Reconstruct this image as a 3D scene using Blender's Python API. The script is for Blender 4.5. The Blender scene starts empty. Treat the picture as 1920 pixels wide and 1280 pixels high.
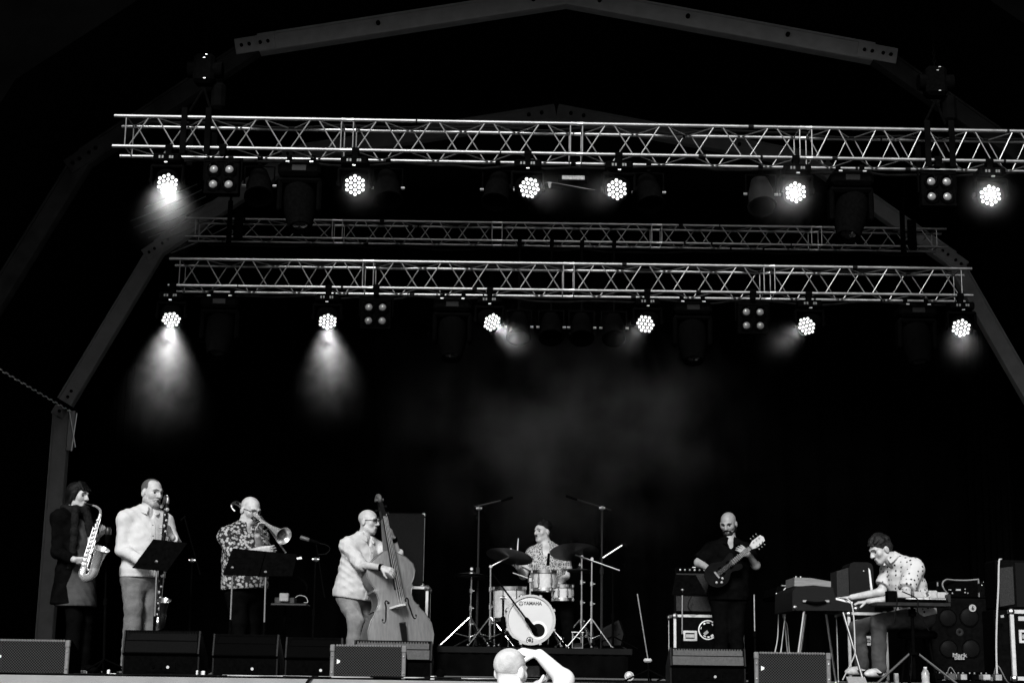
import bpy, math, random
import numpy as np
from mathutils import Vector, Matrix
random.seed(11)
rng = np.random.default_rng(11)
R_ = math.radians
SC = bpy.context.scene
COL = SC.collection

# ------------------------------------------------------------------ camera
F_PX = 2970.0                      # focal length in photo pixels (1920 wide)
PITCH, ROLL = R_(11.74), R_(0.82)
CAM = Vector((0.0, 0.0, 0.08))     # stage floor is z = 0, the ground in front lies 1.5 m lower
fw = Vector((0, math.cos(PITCH), math.sin(PITCH)))
r0, u0 = Vector((1, 0, 0)), Vector((0, -math.sin(PITCH), math.cos(PITCH)))
rt = math.cos(ROLL) * r0 + math.sin(ROLL) * u0
up = -math.sin(ROLL) * r0 + math.cos(ROLL) * u0
cd = bpy.data.cameras.new('camera')
cam = bpy.data.objects.new('camera', cd)
COL.objects.link(cam)
cd.sensor_width = 36.0
cd.lens = 36.0 * F_PX / 1920.0
cd.clip_start, cd.clip_end = 0.1, 3000
cam.matrix_world = Matrix(((rt.x, up.x, -fw.x, CAM.x), (rt.y, up.y, -fw.y, CAM.y), (rt.z, up.z, -fw.z, CAM.z), (0, 0, 0, 1)))
SC.camera = cam

# ------------------------------------------------------------------ sky, sun, exposure
SUN_EL, SUN_AZ = R_(32), R_(-12)   # from behind the camera, a little from the left
w = bpy.data.worlds.new('World'); SC.world = w; w.use_nodes = True
nt = w.node_tree; bg = nt.nodes['Background']
sky = nt.nodes.new('ShaderNodeTexSky'); sky.sky_type = 'NISHITA'; sky.sun_disc = False
sky.sun_elevation = SUN_EL; sky.sun_rotation = math.pi + SUN_AZ * -1
sky.dust_density = 3.0
bw = nt.nodes.new('ShaderNodeRGBToBW')
nt.links.new(sky.outputs[0], bw.inputs[0]); nt.links.new(bw.outputs[0], bg.inputs[0])
bg.inputs[1].default_value = 0.035
sl = bpy.data.lights.new('sun', 'SUN'); sl.energy = 1.5; sl.angle = R_(14)
so = bpy.data.objects.new('sun', sl); COL.objects.link(so)
sdir = Vector((math.sin(SUN_AZ) * math.cos(SUN_EL), -math.cos(SUN_AZ) * math.cos(SUN_EL), math.sin(SUN_EL)))
so.rotation_euler = sdir.to_track_quat('Z', 'Y').to_euler()
so.location = (-6, -10, 12)
vs = SC.view_settings
SC.display_settings.display_device = 'sRGB'
vs.view_transform = 'Standard'; vs.look = 'None'; vs.gamma = 1.0; vs.exposure = 1.45
SC.render.engine = 'CYCLES'
cy = SC.cycles
cy.use_denoising = True
try: cy.denoiser = 'OPENIMAGEDENOISE'
except Exception: pass
cy.max_bounces = 5; cy.diffuse_bounces = 3; cy.glossy_bounces = 3; cy.transmission_bounces = 4; cy.volume_bounces = 0
cy.transparent_max_bounces = 6
cy.sample_clamp_indirect = 4.0
cy.caustics_reflective = False; cy.caustics_refractive = False
cy.volume_step_rate = 1.0; cy.volume_max_steps = 128

# ------------------------------------------------------------------ helpers
def P(px, py, Y):
    """world point seen at photo pixel (px, py), on the vertical plane at distance Y"""
    d = fw * F_PX + rt * (px - 960) + up * (640 - py)
    return CAM + d * (Y / d.y)

def zoom(x0, y0, s, Y):
    return lambda zx, zy, dy=0.0: P(x0 + zx / s, y0 + zy / s, Y + dy)

def V(*a): return Vector(a if len(a) == 3 else a[0])
def lerp(a, b, t): return a + (b - a) * t

def basis(d, hint=(0, 0, 1)):
    z = Vector(d).normalized(); h = Vector(hint)
    x = h.cross(z)
    if x.length < 1e-4: x = Vector((1, 0, 0)).cross(z)
    if x.length < 1e-4: x = Vector((0, 1, 0)).cross(z)
    x.normalize(); y = z.cross(x)
    return x, y, z

def catmull(pts, n=6):
    pts = [Vector(p) for p in pts]
    if len(pts) < 3: return pts
    q = [pts[0] * 2 - pts[1]] + pts + [pts[-1] * 2 - pts[-2]]
    out = []
    for i in range(1, len(q) - 2):
        for k in range(n):
            t = k / n; a, b, c, d = q[i - 1], q[i], q[i + 1], q[i + 2]
            out.append(0.5 * ((2 * b) + (c - a) * t + (2 * a - 5 * b + 4 * c - d) * t * t + (3 * b - a - 3 * c + d) * t ** 3))
    out.append(pts[-1])
    return out

class MB:
    """collects shapes; build() links them as one mesh object"""
    def __init__(s): s.v = []; s.f = []
    def add(s, vs_, fs):
        o = len(s.v); s.v += [Vector(p) for p in vs_]; s.f += [tuple(i + o for i in f) for f in fs]; return s
    def box(s, c, size, ax=None, bev=0.0):
        c = Vector(c); X, Y, Z = ax if ax else (V(1, 0, 0), V(0, 1, 0), V(0, 0, 1))
        hx, hy, hz = [q / 2 for q in size]; b = min(bev, hx * .9, hy * .9, hz * .9)
        if b <= 0:
            vs_ = [c + X * (hx * i) + Y * (hy * j) + Z * (hz * k) for i in (-1, 1) for j in (-1, 1) for k in (-1, 1)]
            return s.add(vs_, [(0, 1, 3, 2), (4, 6, 7, 5), (0, 4, 5, 1), (2, 3, 7, 6), (0, 2, 6, 4), (1, 5, 7, 3)])
        vs_, idx = [], {}
        for i in (-1, 1):
            for j in (-1, 1):
                for k in (-1, 1):
                    for a in range(3):
                        d = [hx, hy, hz]
                        for m in range(3):
                            if m != a: d[m] -= b
                        idx[(i, j, k, a)] = len(vs_)
                        vs_.append(c + X * (d[0] * i) + Y * (d[1] * j) + Z * (d[2] * k))
        fs = []
        for sg in (-1, 1):
            q = [(sg, -1, -1), (sg, 1, -1), (sg, 1, 1), (sg, -1, 1)]
            fs.append(tuple(idx[(a[0], a[1], a[2], 0)] for a in (q if sg > 0 else q[::-1])))
            q = [(-1, sg, -1), (-1, sg, 1), (1, sg, 1), (1, sg, -1)]
            fs.append(tuple(idx[(a[0], a[1], a[2], 1)] for a in (q if sg > 0 else q[::-1])))
            q = [(-1, -1, sg), (1, -1, sg), (1, 1, sg), (-1, 1, sg)]
            fs.append(tuple(idx[(a[0], a[1], a[2], 2)] for a in (q if sg > 0 else q[::-1])))
        def edge(a0, a1, p, q):
            fs.append((idx[(*p, a0)], idx[(*q, a0)], idx[(*q, a1)], idx[(*p, a1)]))
        for i in (-1, 1):
            for j in (-1, 1):
                edge(0, 1, (i, j, -1), (i, j, 1)) if i * j < 0 else edge(1, 0, (i, j, -1), (i, j, 1))
                edge(2, 0, (i, -1, j), (i, 1, j)) if i * j < 0 else edge(0, 2, (i, -1, j), (i, 1, j))
                edge(1, 2, (-1, i, j), (1, i, j)) if i * j < 0 else edge(2, 1, (-1, i, j), (1, i, j))
        for i in (-1, 1):
            for j in (-1, 1):
                for k in (-1, 1):
                    t = (idx[(i, j, k, 0)], idx[(i, j, k, 1)], idx[(i, j, k, 2)])
                    fs.append(t if i * j * k > 0 else t[::-1])
        return s.add(vs_, fs)
    def cyl(s, a, b, r, r2=None, n=12, cap=True):
        return s.tube([a, b], [r, r if r2 is None else r2], n, cap, smooth=False)
    def tube(s, pts, rad, n=8, cap=True, smooth=True, sub=5):
        if smooth and len(pts) > 2:
            m = len(pts)
            if not isinstance(rad, (int, float)):
                rr = []
                for i in range(m - 1):
                    rr += [rad[i] + (rad[i + 1] - rad[i]) * k / sub for k in range(sub)]
                rad = rr + [rad[-1]]
            pts = catmull(pts, sub)
        pts = [Vector(p) for p in pts]
        if isinstance(rad, (int, float)): rad = [rad] * len(pts)
        vs_, fs = [], []
        x = None
        for i, p in enumerate(pts):
            d = (pts[min(i + 1, len(pts) - 1)] - pts[max(i - 1, 0)])
            if d.length < 1e-9: d = Vector((0, 0, 1))
            d.normalize()
            if x is None: x, _, _ = basis(d)
            x = (x - d * x.dot(d))
            if x.length < 1e-6: x, _, _ = basis(d)
            x.normalize(); y = d.cross(x)
            for k in range(n):
                a = 2 * math.pi * k / n
                vs_.append(p + (x * math.cos(a) + y * math.sin(a)) * rad[i])
        for i in range(len(pts) - 1):
            for k in range(n):
                k2 = (k + 1) % n
                fs.append((i * n + k, i * n + k2, (i + 1) * n + k2, (i + 1) * n + k))
        if cap:
            fs.append(tuple(range(n - 1, -1, -1))); q = (len(pts) - 1) * n
            fs.append(tuple(range(q, q + n)))
        return s.add(vs_, fs)
    def lathe(s, prof, org, axis=(0, 0, 1), n=24, ellip=1.0, hint=(0, 0, 1)):
        x, y, z = basis(axis, hint); org = Vector(org); vs_, fs = [], []
        for r, h in prof:
            for k in range(n):
                a = 2 * math.pi * k / n
                vs_.append(org + z * h + x * (r * math.cos(a)) + y * (r * ellip * math.sin(a)))
        for i in range(len(prof) - 1):
            for k in range(n):
                k2 = (k + 1) % n
                fs.append((i * n + k, i * n + k2, (i + 1) * n + k2, (i + 1) * n + k))
        if prof[0][0] > 1e-5: fs.append(tuple(range(n - 1, -1, -1)))
        if prof[-1][0] > 1e-5:
            q = (len(prof) - 1) * n; fs.append(tuple(range(q, q + n)))
        return s.add(vs_, fs)
    def shell(s, prof, org, axis=(0, 0, 1), n=24):        # lathe without caps
        x, y, z = basis(axis); org = Vector(org); vs_, fs = [], []
        for r, h in prof:
            for k in range(n):
                a = 2 * math.pi * k / n
                vs_.append(org + z * h + x * (r * math.cos(a)) + y * (r * math.sin(a)))
        for i in range(len(prof) - 1):
            for k in range(n):
                k2 = (k + 1) % n
                fs.append((i * n + k, i * n + k2, (i + 1) * n + k2, (i + 1) * n + k))
        return s.add(vs_, fs)
    def prism(s, poly, thick):
        """poly: list of 3D points in a plane; thick: vector"""
        n = len(poly); t = Vector(thick); a = [Vector(p) for p in poly]
        vs_ = a + [p + t for p in a]
        fs = [tuple(range(n - 1, -1, -1)), tuple(range(n, 2 * n))]
        fs += [(i, (i + 1) % n, n + (i + 1) % n, n + i) for i in range(n)]
        return s.add(vs_, fs)
    def ball(s, c, r, n=10, sq=(1, 1, 1)):
        prof = [(max(1e-6, r * math.sin(math.pi * i / n)), -r * math.cos(math.pi * i / n)) for i in range(n + 1)]
        o = len(s.v); s.lathe(prof, (0, 0, 0), n=max(8, n))
        for i in range(o, len(s.v)):
            p = s.v[i]; s.v[i] = Vector((p.x * sq[0], p.y * sq[1], p.z * sq[2])) + Vector(c)
        return s
    def mesh(s, name, mat, off=(0, 0, 0), angle=35):
        me = bpy.data.meshes.new(name); o = Vector(off)
        me.from_pydata([tuple(p - o) for p in s.v], [], s.f)
        import bmesh
        bm = bmesh.new(); bm.from_mesh(me); bmesh.ops.recalc_face_normals(bm, faces=bm.faces); bm.to_mesh(me); bm.free()
        me.materials.append(mat); me.shade_smooth(); me.set_sharp_from_angle(angle=R_(angle))
        return me
    def build(s, name, mat, parent=None, off=None, angle=35):
        if off is None: off = world_loc(parent) if parent else (0, 0, 0)
        return link(name, s.mesh(name, mat, off, angle), parent)

def world_loc(o):
    l = Vector((0, 0, 0))
    while o is not None: l += o.location; o = o.parent
    return l

def link(name, me, parent=None, loc=None):
    o = bpy.data.objects.new(name, me); COL.objects.link(o)
    if parent is not None: o.parent = parent
    if loc is not None: o.location = loc
    return o

def tag(o, label=None, cat=None, group=None, kind=None):
    if label: o['label'] = label
    if cat: o['category'] = cat
    if group: o['group'] = group
    if kind: o['kind'] = kind
    return o

def thing(name, label, cat, loc=(0, 0, 0), group=None):
    o = bpy.data.objects.new(name, None); COL.objects.link(o); o.location = loc; o.empty_display_size = 0.2
    return tag(o, label, cat, group)

def copy_tree(o, parent=None):
    c = o.copy(); COL.objects.link(c); c.parent = parent
    for ch in [q for q in bpy.data.objects if q.parent == o]: copy_tree(ch, c)
    return c

def set_mat(o, m):
    o.data = o.data.copy(); o.data.materials[0] = m

# ------------------------------------------------------------------ materials (the picture is black and white: neutral greys)
def mat(name, base, rough=0.6, metal=0.0, spec=0.5, var=0.0, vscale=20.0, bump=0.0, bscale=200.0, emit=0.0, coat=0.0, sheen=0.0):
    m = bpy.data.materials.new(name); m.use_nodes = True; t = m.node_tree; b = t.nodes['Principled BSDF']
    b.inputs['Base Color'].default_value = (base, base, base, 1)
    b.inputs['Roughness'].default_value = rough; b.inputs['Metallic'].default_value = metal
    b.inputs['Specular IOR Level'].default_value = spec
    if coat: b.inputs['Coat Weight'].default_value = coat; b.inputs['Coat Roughness'].default_value = 0.15
    if sheen: b.inputs['Sheen Weight'].default_value = sheen
    tc = t.nodes.new('ShaderNodeTexCoord')
    if var:
        n = t.nodes.new('ShaderNodeTexNoise'); n.inputs['Scale'].default_value = vscale; n.inputs['Detail'].default_value = 5
        r = t.nodes.new('ShaderNodeMapRange'); r.inputs[1].default_value = .3; r.inputs[2].default_value = .7
        r.inputs[3].default_value = base * (1 - var); r.inputs[4].default_value = base * (1 + var)
        t.links.new(tc.outputs['Object'], n.inputs['Vector']); t.links.new(n.outputs[0], r.inputs[0]); t.links.new(r.outputs[0], b.inputs['Base Color'])
        r2 = t.nodes.new('ShaderNodeMapRange'); r2.inputs[3].default_value = max(0, rough - .12); r2.inputs[4].default_value = min(1, rough + .12)
        t.links.new(n.outputs[0], r2.inputs[0]); t.links.new(r2.outputs[0], b.inputs['Roughness'])
    if bump:
        n = t.nodes.new('ShaderNodeTexNoise'); n.inputs['Scale'].default_value = bscale; n.inputs['Detail'].default_value = 3
        bp = t.nodes.new('ShaderNodeBump'); bp.inputs['Strength'].default_value = bump; bp.inputs['Distance'].default_value = 0.01
        t.links.new(tc.outputs['Object'], n.inputs['Vector']); t.links.new(n.outputs[0], bp.inputs['Height']); t.links.new(bp.outputs[0], b.inputs['Normal'])
    if emit:
        b.inputs['Emission Color'].default_value = (1, 1, 1, 1); b.inputs['Emission Strength'].default_value = emit
    return m

def wood_mat(name, base, rough=.36, sc=(16, 16, 1.2), amt=.45):
    m = mat(name, base, rough, spec=.5); t = m.node_tree; b = t.nodes['Principled BSDF']
    tc = t.nodes['Texture Coordinate']; mp = t.nodes.new('ShaderNodeMapping'); mp.inputs['Scale'].default_value = sc; mp.inputs['Rotation'].default_value = (0, R_(-9), 0)
    n = t.nodes.new('ShaderNodeTexNoise'); n.inputs['Scale'].default_value = 3.0; n.inputs['Detail'].default_value = 7; n.inputs['Roughness'].default_value = .65
    r = t.nodes.new('ShaderNodeMapRange'); r.inputs[1].default_value = .3; r.inputs[2].default_value = .7; r.inputs[3].default_value = base * (1 - amt); r.inputs[4].default_value = base * (1 + amt)
    t.links.new(tc.outputs['Object'], mp.inputs[0]); t.links.new(mp.outputs[0], n.inputs['Vector']); t.links.new(n.outputs[0], r.inputs[0]); t.links.new(r.outputs[0], b.inputs['Base Color'])
    return m

def pattern_mat(name, kind, dark, light, scale, rough=0.85):
    """printed shirts and perforated grilles"""
    m = bpy.data.materials.new(name); m.use_nodes = True; t = m.node_tree; b = t.nodes['Principled BSDF']
    b.inputs['Roughness'].default_value = rough; b.inputs['Specular IOR Level'].default_value = 0.02 if kind == 'grille' else 0.2
    tc = t.nodes.new('ShaderNodeTexCoord'); mp = t.nodes.new('ShaderNodeMapping'); t.links.new(tc.outputs['Object'], mp.inputs[0])
    rmp = t.nodes.new('ShaderNodeValToRGB'); rmp.color_ramp.interpolation = 'LINEAR'; e = rmp.color_ramp.elements
    vo = t.nodes.new('ShaderNodeTexVoronoi'); vo.inputs['Scale'].default_value = scale
    t.links.new(mp.outputs[0], vo.inputs['Vector'])
    def col(v): return (v, v, v, 1)
    if kind == 'flower':                  # pale blossoms of several sizes on black
        e[0].position = 0.0; e[0].color = col(light); e[1].position = 1.0; e[1].color = col(dark)
        for p, c in ((.16, light * .35), (.30, light * .9), (.44, light * .4), (.60, dark)):
            q = e.new(p); q.color = col(c)
        t.links.new(vo.outputs['Distance'], rmp.inputs[0])
    elif kind == 'rings':
        e[0].position = 0.0; e[0].color = col(light); e[1].position = 1.0; e[1].color = col(light)
        for p, c in ((.16, light), (.22, dark), (.33, dark), (.40, light), (.60, light), (.68, dark)):
            q = e.new(p); q.color = col(c)
        t.links.new(vo.outputs['Distance'], rmp.inputs[0])
    elif kind == 'dots':
        e[0].position = 0.0; e[0].color = col(dark); e[1].position = 1.0; e[1].color = col(light)
        for p, c in ((.22, dark), (.27, light)):
            q = e.new(p); q.color = col(c)
        vo.inputs['Randomness'].default_value = 0.55
        t.links.new(vo.outputs['Distance'], rmp.inputs[0])
    elif kind == 'grille':
        mp.inputs['Rotation'].default_value = (0, R_(45), 0)
        mp.inputs['Scale'].default_value = (1, 0.0001, 1)
        vo.inputs['Randomness'].default_value = 0.0
        e[0].position = 0.36; e[0].color = col(dark); e[1].position = 0.5; e[1].color = col(light)
        t.links.new(vo.outputs['Distance'], rmp.inputs[0])
    t.links.new(rmp.outputs[0], b.inputs['Base Color'])
    return m

BLK = mat('black_fabric', 0.002, 0.95, spec=0.0, var=.4, vscale=6)
DRAPE = mat('black_drape', 0.0008, 1.0, spec=0.0, var=.3, vscale=3)
SKINTENT = mat('tent_skin', 0.0012, 0.9, spec=0.02, var=.3, vscale=2)
BEAM = mat('tent_beam', 0.2, 0.55, spec=.3, var=.12, vscale=9, bump=.1, bscale=60)
ALU = mat('truss_aluminium', 0.30, 0.42, metal=.9, var=.12, vscale=14)
ALUB = mat('brace_aluminium', 0.30, 0.42, metal=.9, var=.15, vscale=14)
BLKM = mat('black_metal', 0.0018, 0.5, spec=.0, var=.3, vscale=30)
BLKM2 = mat('black_plastic', 0.0018, 0.5, spec=.0, var=.3, vscale=40)
CABLE = mat('black_cable', 0.003, 0.6, spec=.08)
GREYP = mat('grey_painted_plywood', 0.07, 0.7, spec=.1, var=.2, vscale=60, bump=.2, bscale=250)
CHROME = mat('chrome', 0.5, 0.28, metal=1.0)
STEEL = mat('satin_steel', 0.6, 0.35, metal=1.0, var=.1)
WHITEP = mat('white_paint', 0.72, 0.5, var=.06)
WCABLE = mat('pale_cable', 0.45, 0.5)
SKIN = mat('skin', 0.41, 0.5, spec=.35, var=.20, vscale=22, bump=.35, bscale=45)
SKIND = mat('skin_mid', 0.27, 0.48, spec=.35, var=.12, vscale=25, bump=.08, bscale=140)
HAIRD = mat('dark_hair', 0.004, 0.55, spec=.15, var=.6, vscale=90, bump=.6, bscale=120)
HAIRG = mat('grey_hair', 0.16, 0.7, var=.4, vscale=120, bump=.5, bscale=160)
STUB = mat('stubble', 0.06, 0.8, var=.5, vscale=140)
DENIM = mat('denim', 0.20, 0.9, spec=.1, var=.3, vscale=9, bump=.9, bscale=16)
DENIML = mat('grey_trousers', 0.13, 0.9, spec=.1, var=.25, vscale=8, bump=.9, bscale=16)
DENIMD = mat('dark_denim', 0.05, 0.9, spec=.1, var=.35, vscale=9, bump=.9, bscale=16)
BLACKC = mat('black_cotton', 0.0022, 0.95, spec=.01, var=.4, vscale=12)
SHIRTW = mat('pale_shirt', 0.50, 0.9, spec=.1, var=.04, vscale=12, bump=.45, bscale=17)
SHIRTG = mat('light_shirt', 0.47, 0.9, spec=.1, var=.07, vscale=7, bump=.5, bscale=15)
EYE = mat('eye_dark', 0.01, 0.3)
# ================================================================== the setting
GZ = -1.5
X0 = 0.45                                         # tent axis
g = MB(); g.add([(-400, -60, GZ), (400, -60, GZ), (400, 600, GZ), (-400, 600, GZ)], [(0, 1, 2, 3)])
GROUND = mat('trodden_ground', 0.10, 0.95, spec=.1, var=.35, vscale=1.5, bump=.4, bscale=25)
tag(g.build('ground', GROUND), kind='structure')
YF, YB = 12.35, 18.0                              # stage front and back
FLOOR = mat('stage_floor', 0.005, 0.7, spec=.06, var=.4, vscale=4, bump=.1, bscale=40)
EDGE = mat('pale_stage_edge', 0.24, 0.8, var=.12, vscale=5, bump=.2, bscale=60)
s_ = MB()
NX = 14; x0s, x1s = -7.4, 8.4
stage = thing('stage', None, None, (X0, YF, 0)); stage['kind'] = 'structure'
b = MB(); b.box((X0, (YF + YB) / 2 + .02, -0.13), (x1s - x0s, YB - YF - .04, .22)); b.build('deck_frame', BLKM, stage)
pw = 2.0; k = 0; y = YF
base_plate = None
for iy in range(6):
    for ix in range(8):
        xa = x0s + ix * (x1s - x0s) / 8; ww = (x1s - x0s) / 8
        m_ = MB(); m_.box((xa + ww / 2, YF + .02 + (iy + .5) * (YB - YF - .04) / 6, -0.01), (ww - .004, (YB - YF - .04) / 6 - .004, .02))
        m_.build('deck_panel', FLOOR, stage)
b = MB(); b.box((X0, YF - .005, -0.06), (x1s - x0s, .03, .119), bev=.004); b.build('edge_board', EDGE, stage)
b = MB()
n = 160; vs_, fs = [], []
for i in range(n + 1):
    x = x0s + (x1s - x0s) * i / n
    for z in (-0.12, GZ + .01): vs_.append((x, YF + .03 + .025 * math.sin(i * 1.9), z))
for i in range(n): fs.append((2 * i, 2 * i + 1, 2 * i + 3, 2 * i + 2))
b.add(vs_, fs); b.build('skirt', BLK, stage)

# ---- the tent: arched frames, skin, front scrim
PROF = [(0, 6.0), (2.76, 5.50), (4.22, 4.42), (5.10, 2.72), (5.12, GZ)]     # half section, lower edge of the frames
tent = thing('stage_tent', 'black stage tent with pale arched frames over the whole band', 'tent', (X0, 13.5, GZ))
def section(scale_out=0.0):
    right = [(x + scale_out * (1 if x > 0 else 0), z + scale_out) for x, z in PROF]
    left = [(-x, z) for x, z in right[1:]][::-1]
    return left + right
LEG_SHADE = mat('shaded_leg_beam', .018, .8, spec=.05, var=.4, vscale=7)      # darkened beam colour: shade painted on the front frame's lower parts
FY = [13.5, 16.55, 19.4]
BW = .175
for fi, yf in enumerate(FY):
    frame = link('arched_frame', None, tent, (0, yf - 13.5, 0))
    for sgn in (-1, 1):
        pts = [V(X0 + sgn * x, yf, z) for x, z in PROF]
        for i in range(4):
            a, c = pts[i], pts[i + 1]
            d = (c - a).normalized(); nrm = V(-d.z * -sgn * 1, 0, d.x * -sgn * -1)
            nrm = V(d.z, 0, -d.x) * (-sgn) 
            if nrm.z < 0 and i < 3: nrm = -nrm
            if i == 3: nrm = V(sgn, 0, 0)
            ext = .02
            m_ = MB(); L = (c - a).length
            m_.box((a + c) / 2 + nrm * (BW / 2), (L + ext, .11, BW), ax=(d, V(0, 1, 0), nrm), bev=.008)
            # rolled lips along both edges, facing the audience
            for q in (.012, BW - .012):
                m_.box((a + c) / 2 + nrm * q - V(0, .062, 0), (L, .016, .02), ax=(d, V(0, 1, 0), nrm))
            m_.build('beam', LEG_SHADE if (fi == 0 and i > 0) else BEAM, frame)
        for i in (1, 2, 3):                        # splice plates and bolts at the knees
            m_ = MB(); p = pts[i]; d = (pts[i - 1] - p).normalized()
            nn = V(sgn * .5, 0, .86)
            m_.box(p + nn * (BW * .5) - V(0, .068, 0), (.36, .014, BW * .85), ax=(V(-d.z * 0 + d.x, 0, d.z).normalized(), V(0, 1, 0), V(-d.z, 0, d.x)), bev=.004)
            m_.build('splice_plate', LEG_SHADE if fi == 0 and i > 1 else BEAM, frame)
            for q in (-.12, -.05, .05, .12):
                mm = MB(); c0 = p + nn * (BW * .5) + d * q
                mm.cyl(c0 - V(0, .075, 0), c0 - V(0, .092, 0), .016, n=8); mm.build('bolt', BLKM, frame)
    for q in (-.3, -.16, .16, .3, -1.7, 1.1, 2.0):
        c0 = V(X0 + q, yf - .056, 6.0 - abs(q) * .18 + BW * .55)
        mm = MB(); mm.cyl(c0, c0 - V(0, .03, 0), .02, n=8); mm.build('bolt', BLKM, frame)
sec = section(.20)
def skin_strip(sec, ya, yb, name, ny=14, amp=.02):
    m_ = MB(); vs_, fs = [], []
    dense = []
    for i in range(len(sec) - 1):
        for k in range(8):
            t = k / 8; dense.append((sec[i][0] * (1 - t) + sec[i + 1][0] * t, sec[i][1] * (1 - t) + sec[i + 1][1] * t))
    dense.append(sec[-1]); nn = len(dense)
    for j in range(ny + 1):
        y = ya + (yb - ya) * j / ny
        for i, (x, z) in enumerate(dense):
            q = amp * math.sin(math.pi * j / ny) * (1 + .4 * math.sin(i * 1.3))
            vs_.append((X0 + x * (1 - q * .1), y, z + (q if z > 2 else 0)))
    for j in range(ny):
        for i in range(nn - 1): fs.append((j * nn + i, j * nn + i + 1, (j + 1) * nn + i + 1, (j + 1) * nn + i))
    m_.add(vs_, fs); return m_.build(name, SKINTENT, tent, angle=80)
skin_strip(sec, 11.9, 13.5, 'skin_panel'); skin_strip(sec, 13.5, 16.55, 'skin_panel'); skin_strip(sec, 16.55, 19.4, 'skin_panel')
# front scrim: black cloth filling the front round the arch
m_ = MB(); arc = [(X0 + x, z) for x, z in sec]
outer = [(-14, GZ), (-14, 11), (X0, 11), (15, 11), (15, GZ)]
vs_ = [(x, 11.9, z) for x, z in arc]; na = len(arc)
ov = [(-14, 11.9, GZ), (-14, 11.9, 3), (-14, 11.9, 6), (-14, 11.9, 11), (X0, 11.9, 11), (15, 11.9, 11), (15, 11.9, 6), (15, 11.9, 3), (15, 11.9, GZ)]
vs_ += ov
m_.add(vs_, [(i, i + 1, na + i + 1, na + i) for i in range(na - 1)]); m_.build('front_scrim', DRAPE, tent)
# eave rail with lacing, daylight in the gaps painted as white loops, left side
ea = V(X0 - 5.10, 13.5, 2.72); eb = V(X0 - 5.10, 16.55, 2.72)
m_ = MB(); m_.cyl(ea, eb, .03); m_.build('eave_rail', BLKM, tent)
m_ = MB(); m_.cyl(V(X0 + 5.1, 13.5, 2.72), V(X0 + 5.1, 16.55, 2.72), .03); m_.build('eave_rail', BLKM, tent)
for i in range(34):
    t = (i + .5) / 34; p = lerp(ea, eb, t)
    m_ = MB(); m_.box(p + V(.035, 0, -.04 - .012 * (i % 2)), (.012, .055 + .012 * (i % 3), .012), bev=.003); m_.build('daylit_lacing', WHITEP, tent)
m_ = MB(); m_.box(V(X0 - 5.06, 16.46, 2.48), (.07, .012, .42), bev=.004); m_.build('column_bracket', ALU, tent)
for a_, b_ in (((.06, -.2), (-.04, .22)), ((.02, -.24), (.05, .16))):
    m_ = MB(); m_.cyl(V(X0 - 5.05 + a_[0], 16.42, 2.5 + a_[1]), V(X0 - 5.05 + b_[0], 16.42, 2.5 + b_[1]), .008, n=6); m_.build('column_brace', STEEL, tent)
# roof skin folds by the left knee, lamp light painted in as pale colour
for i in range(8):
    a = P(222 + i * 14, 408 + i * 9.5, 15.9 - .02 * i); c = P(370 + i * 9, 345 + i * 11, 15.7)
    m_ = MB(); m_.tube([a, lerp(a, c, .5) + V(0, 0, -.015), c], [.004, .008, .005], 6); m_.build('lamplit_fabric_fold', mat('lamplit_fold', .16, .7) if i == 0 else bpy.data.materials['lamplit_fold'], tent)
# brace lines under the roof ridge
for sgn in (-1, 1):
    m_ = MB(); m_.cyl(V(X0 + sgn * .12, 16.45, 5.95), V(X0 + sgn * 1.1, 16.45, 6.05 - .13), .006, n=6); m_.build('ridge_wire', BLKM, tent)

# ---- black drapes at the back and sides
def drape(name, label, pa, pb, z0, z1, fold=.07, n=220):
    m_ = MB(); vs_, fs = [], []; d = V(pb) - V(pa); L = d.length; nr = V(-d.y, d.x, 0).normalized()
    rr = random.Random(5); ph = 0
    for i in range(n + 1):
        ph += .55 + rr.random() * .5
        o = nr * (fold * math.sin(ph) * (.6 + .4 * rr.random())); p = V(pa) + d * (i / n)
        for z, q in ((z1, .4), ((z0 + z1) / 2, .8), (z0, 1.0)): vs_.append((p.x + o.x * q, p.y + o.y * q, z))
    for i in range(n):
        for j in range(2): fs.append((i * 3 + j, i * 3 + j + 1, i * 3 + j + 4, i * 3 + j + 3))
    m_.add(vs_, fs); return tag(m_.build(name, DRAPE, angle=80), label, 'drape')
drape('backdrop_drape', 'black pleated backdrop drape hanging behind the drum kit and the whole band', (-4.9, 17.6, 0), (5.8, 17.6, 0), .02, 5.55)
drape('side_drape', 'black side drape behind the two saxophone players at the left wing', (-4.55, 16.8, 0), (-4.2, 17.45, 0), .02, 4.4, n=50)
drape('side_drape', 'black side drape behind the guitar amplifier stack at the right wing', (5.35, 16.8, 0), (5.1, 17.45, 0), .02, 4.4, n=50)

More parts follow.
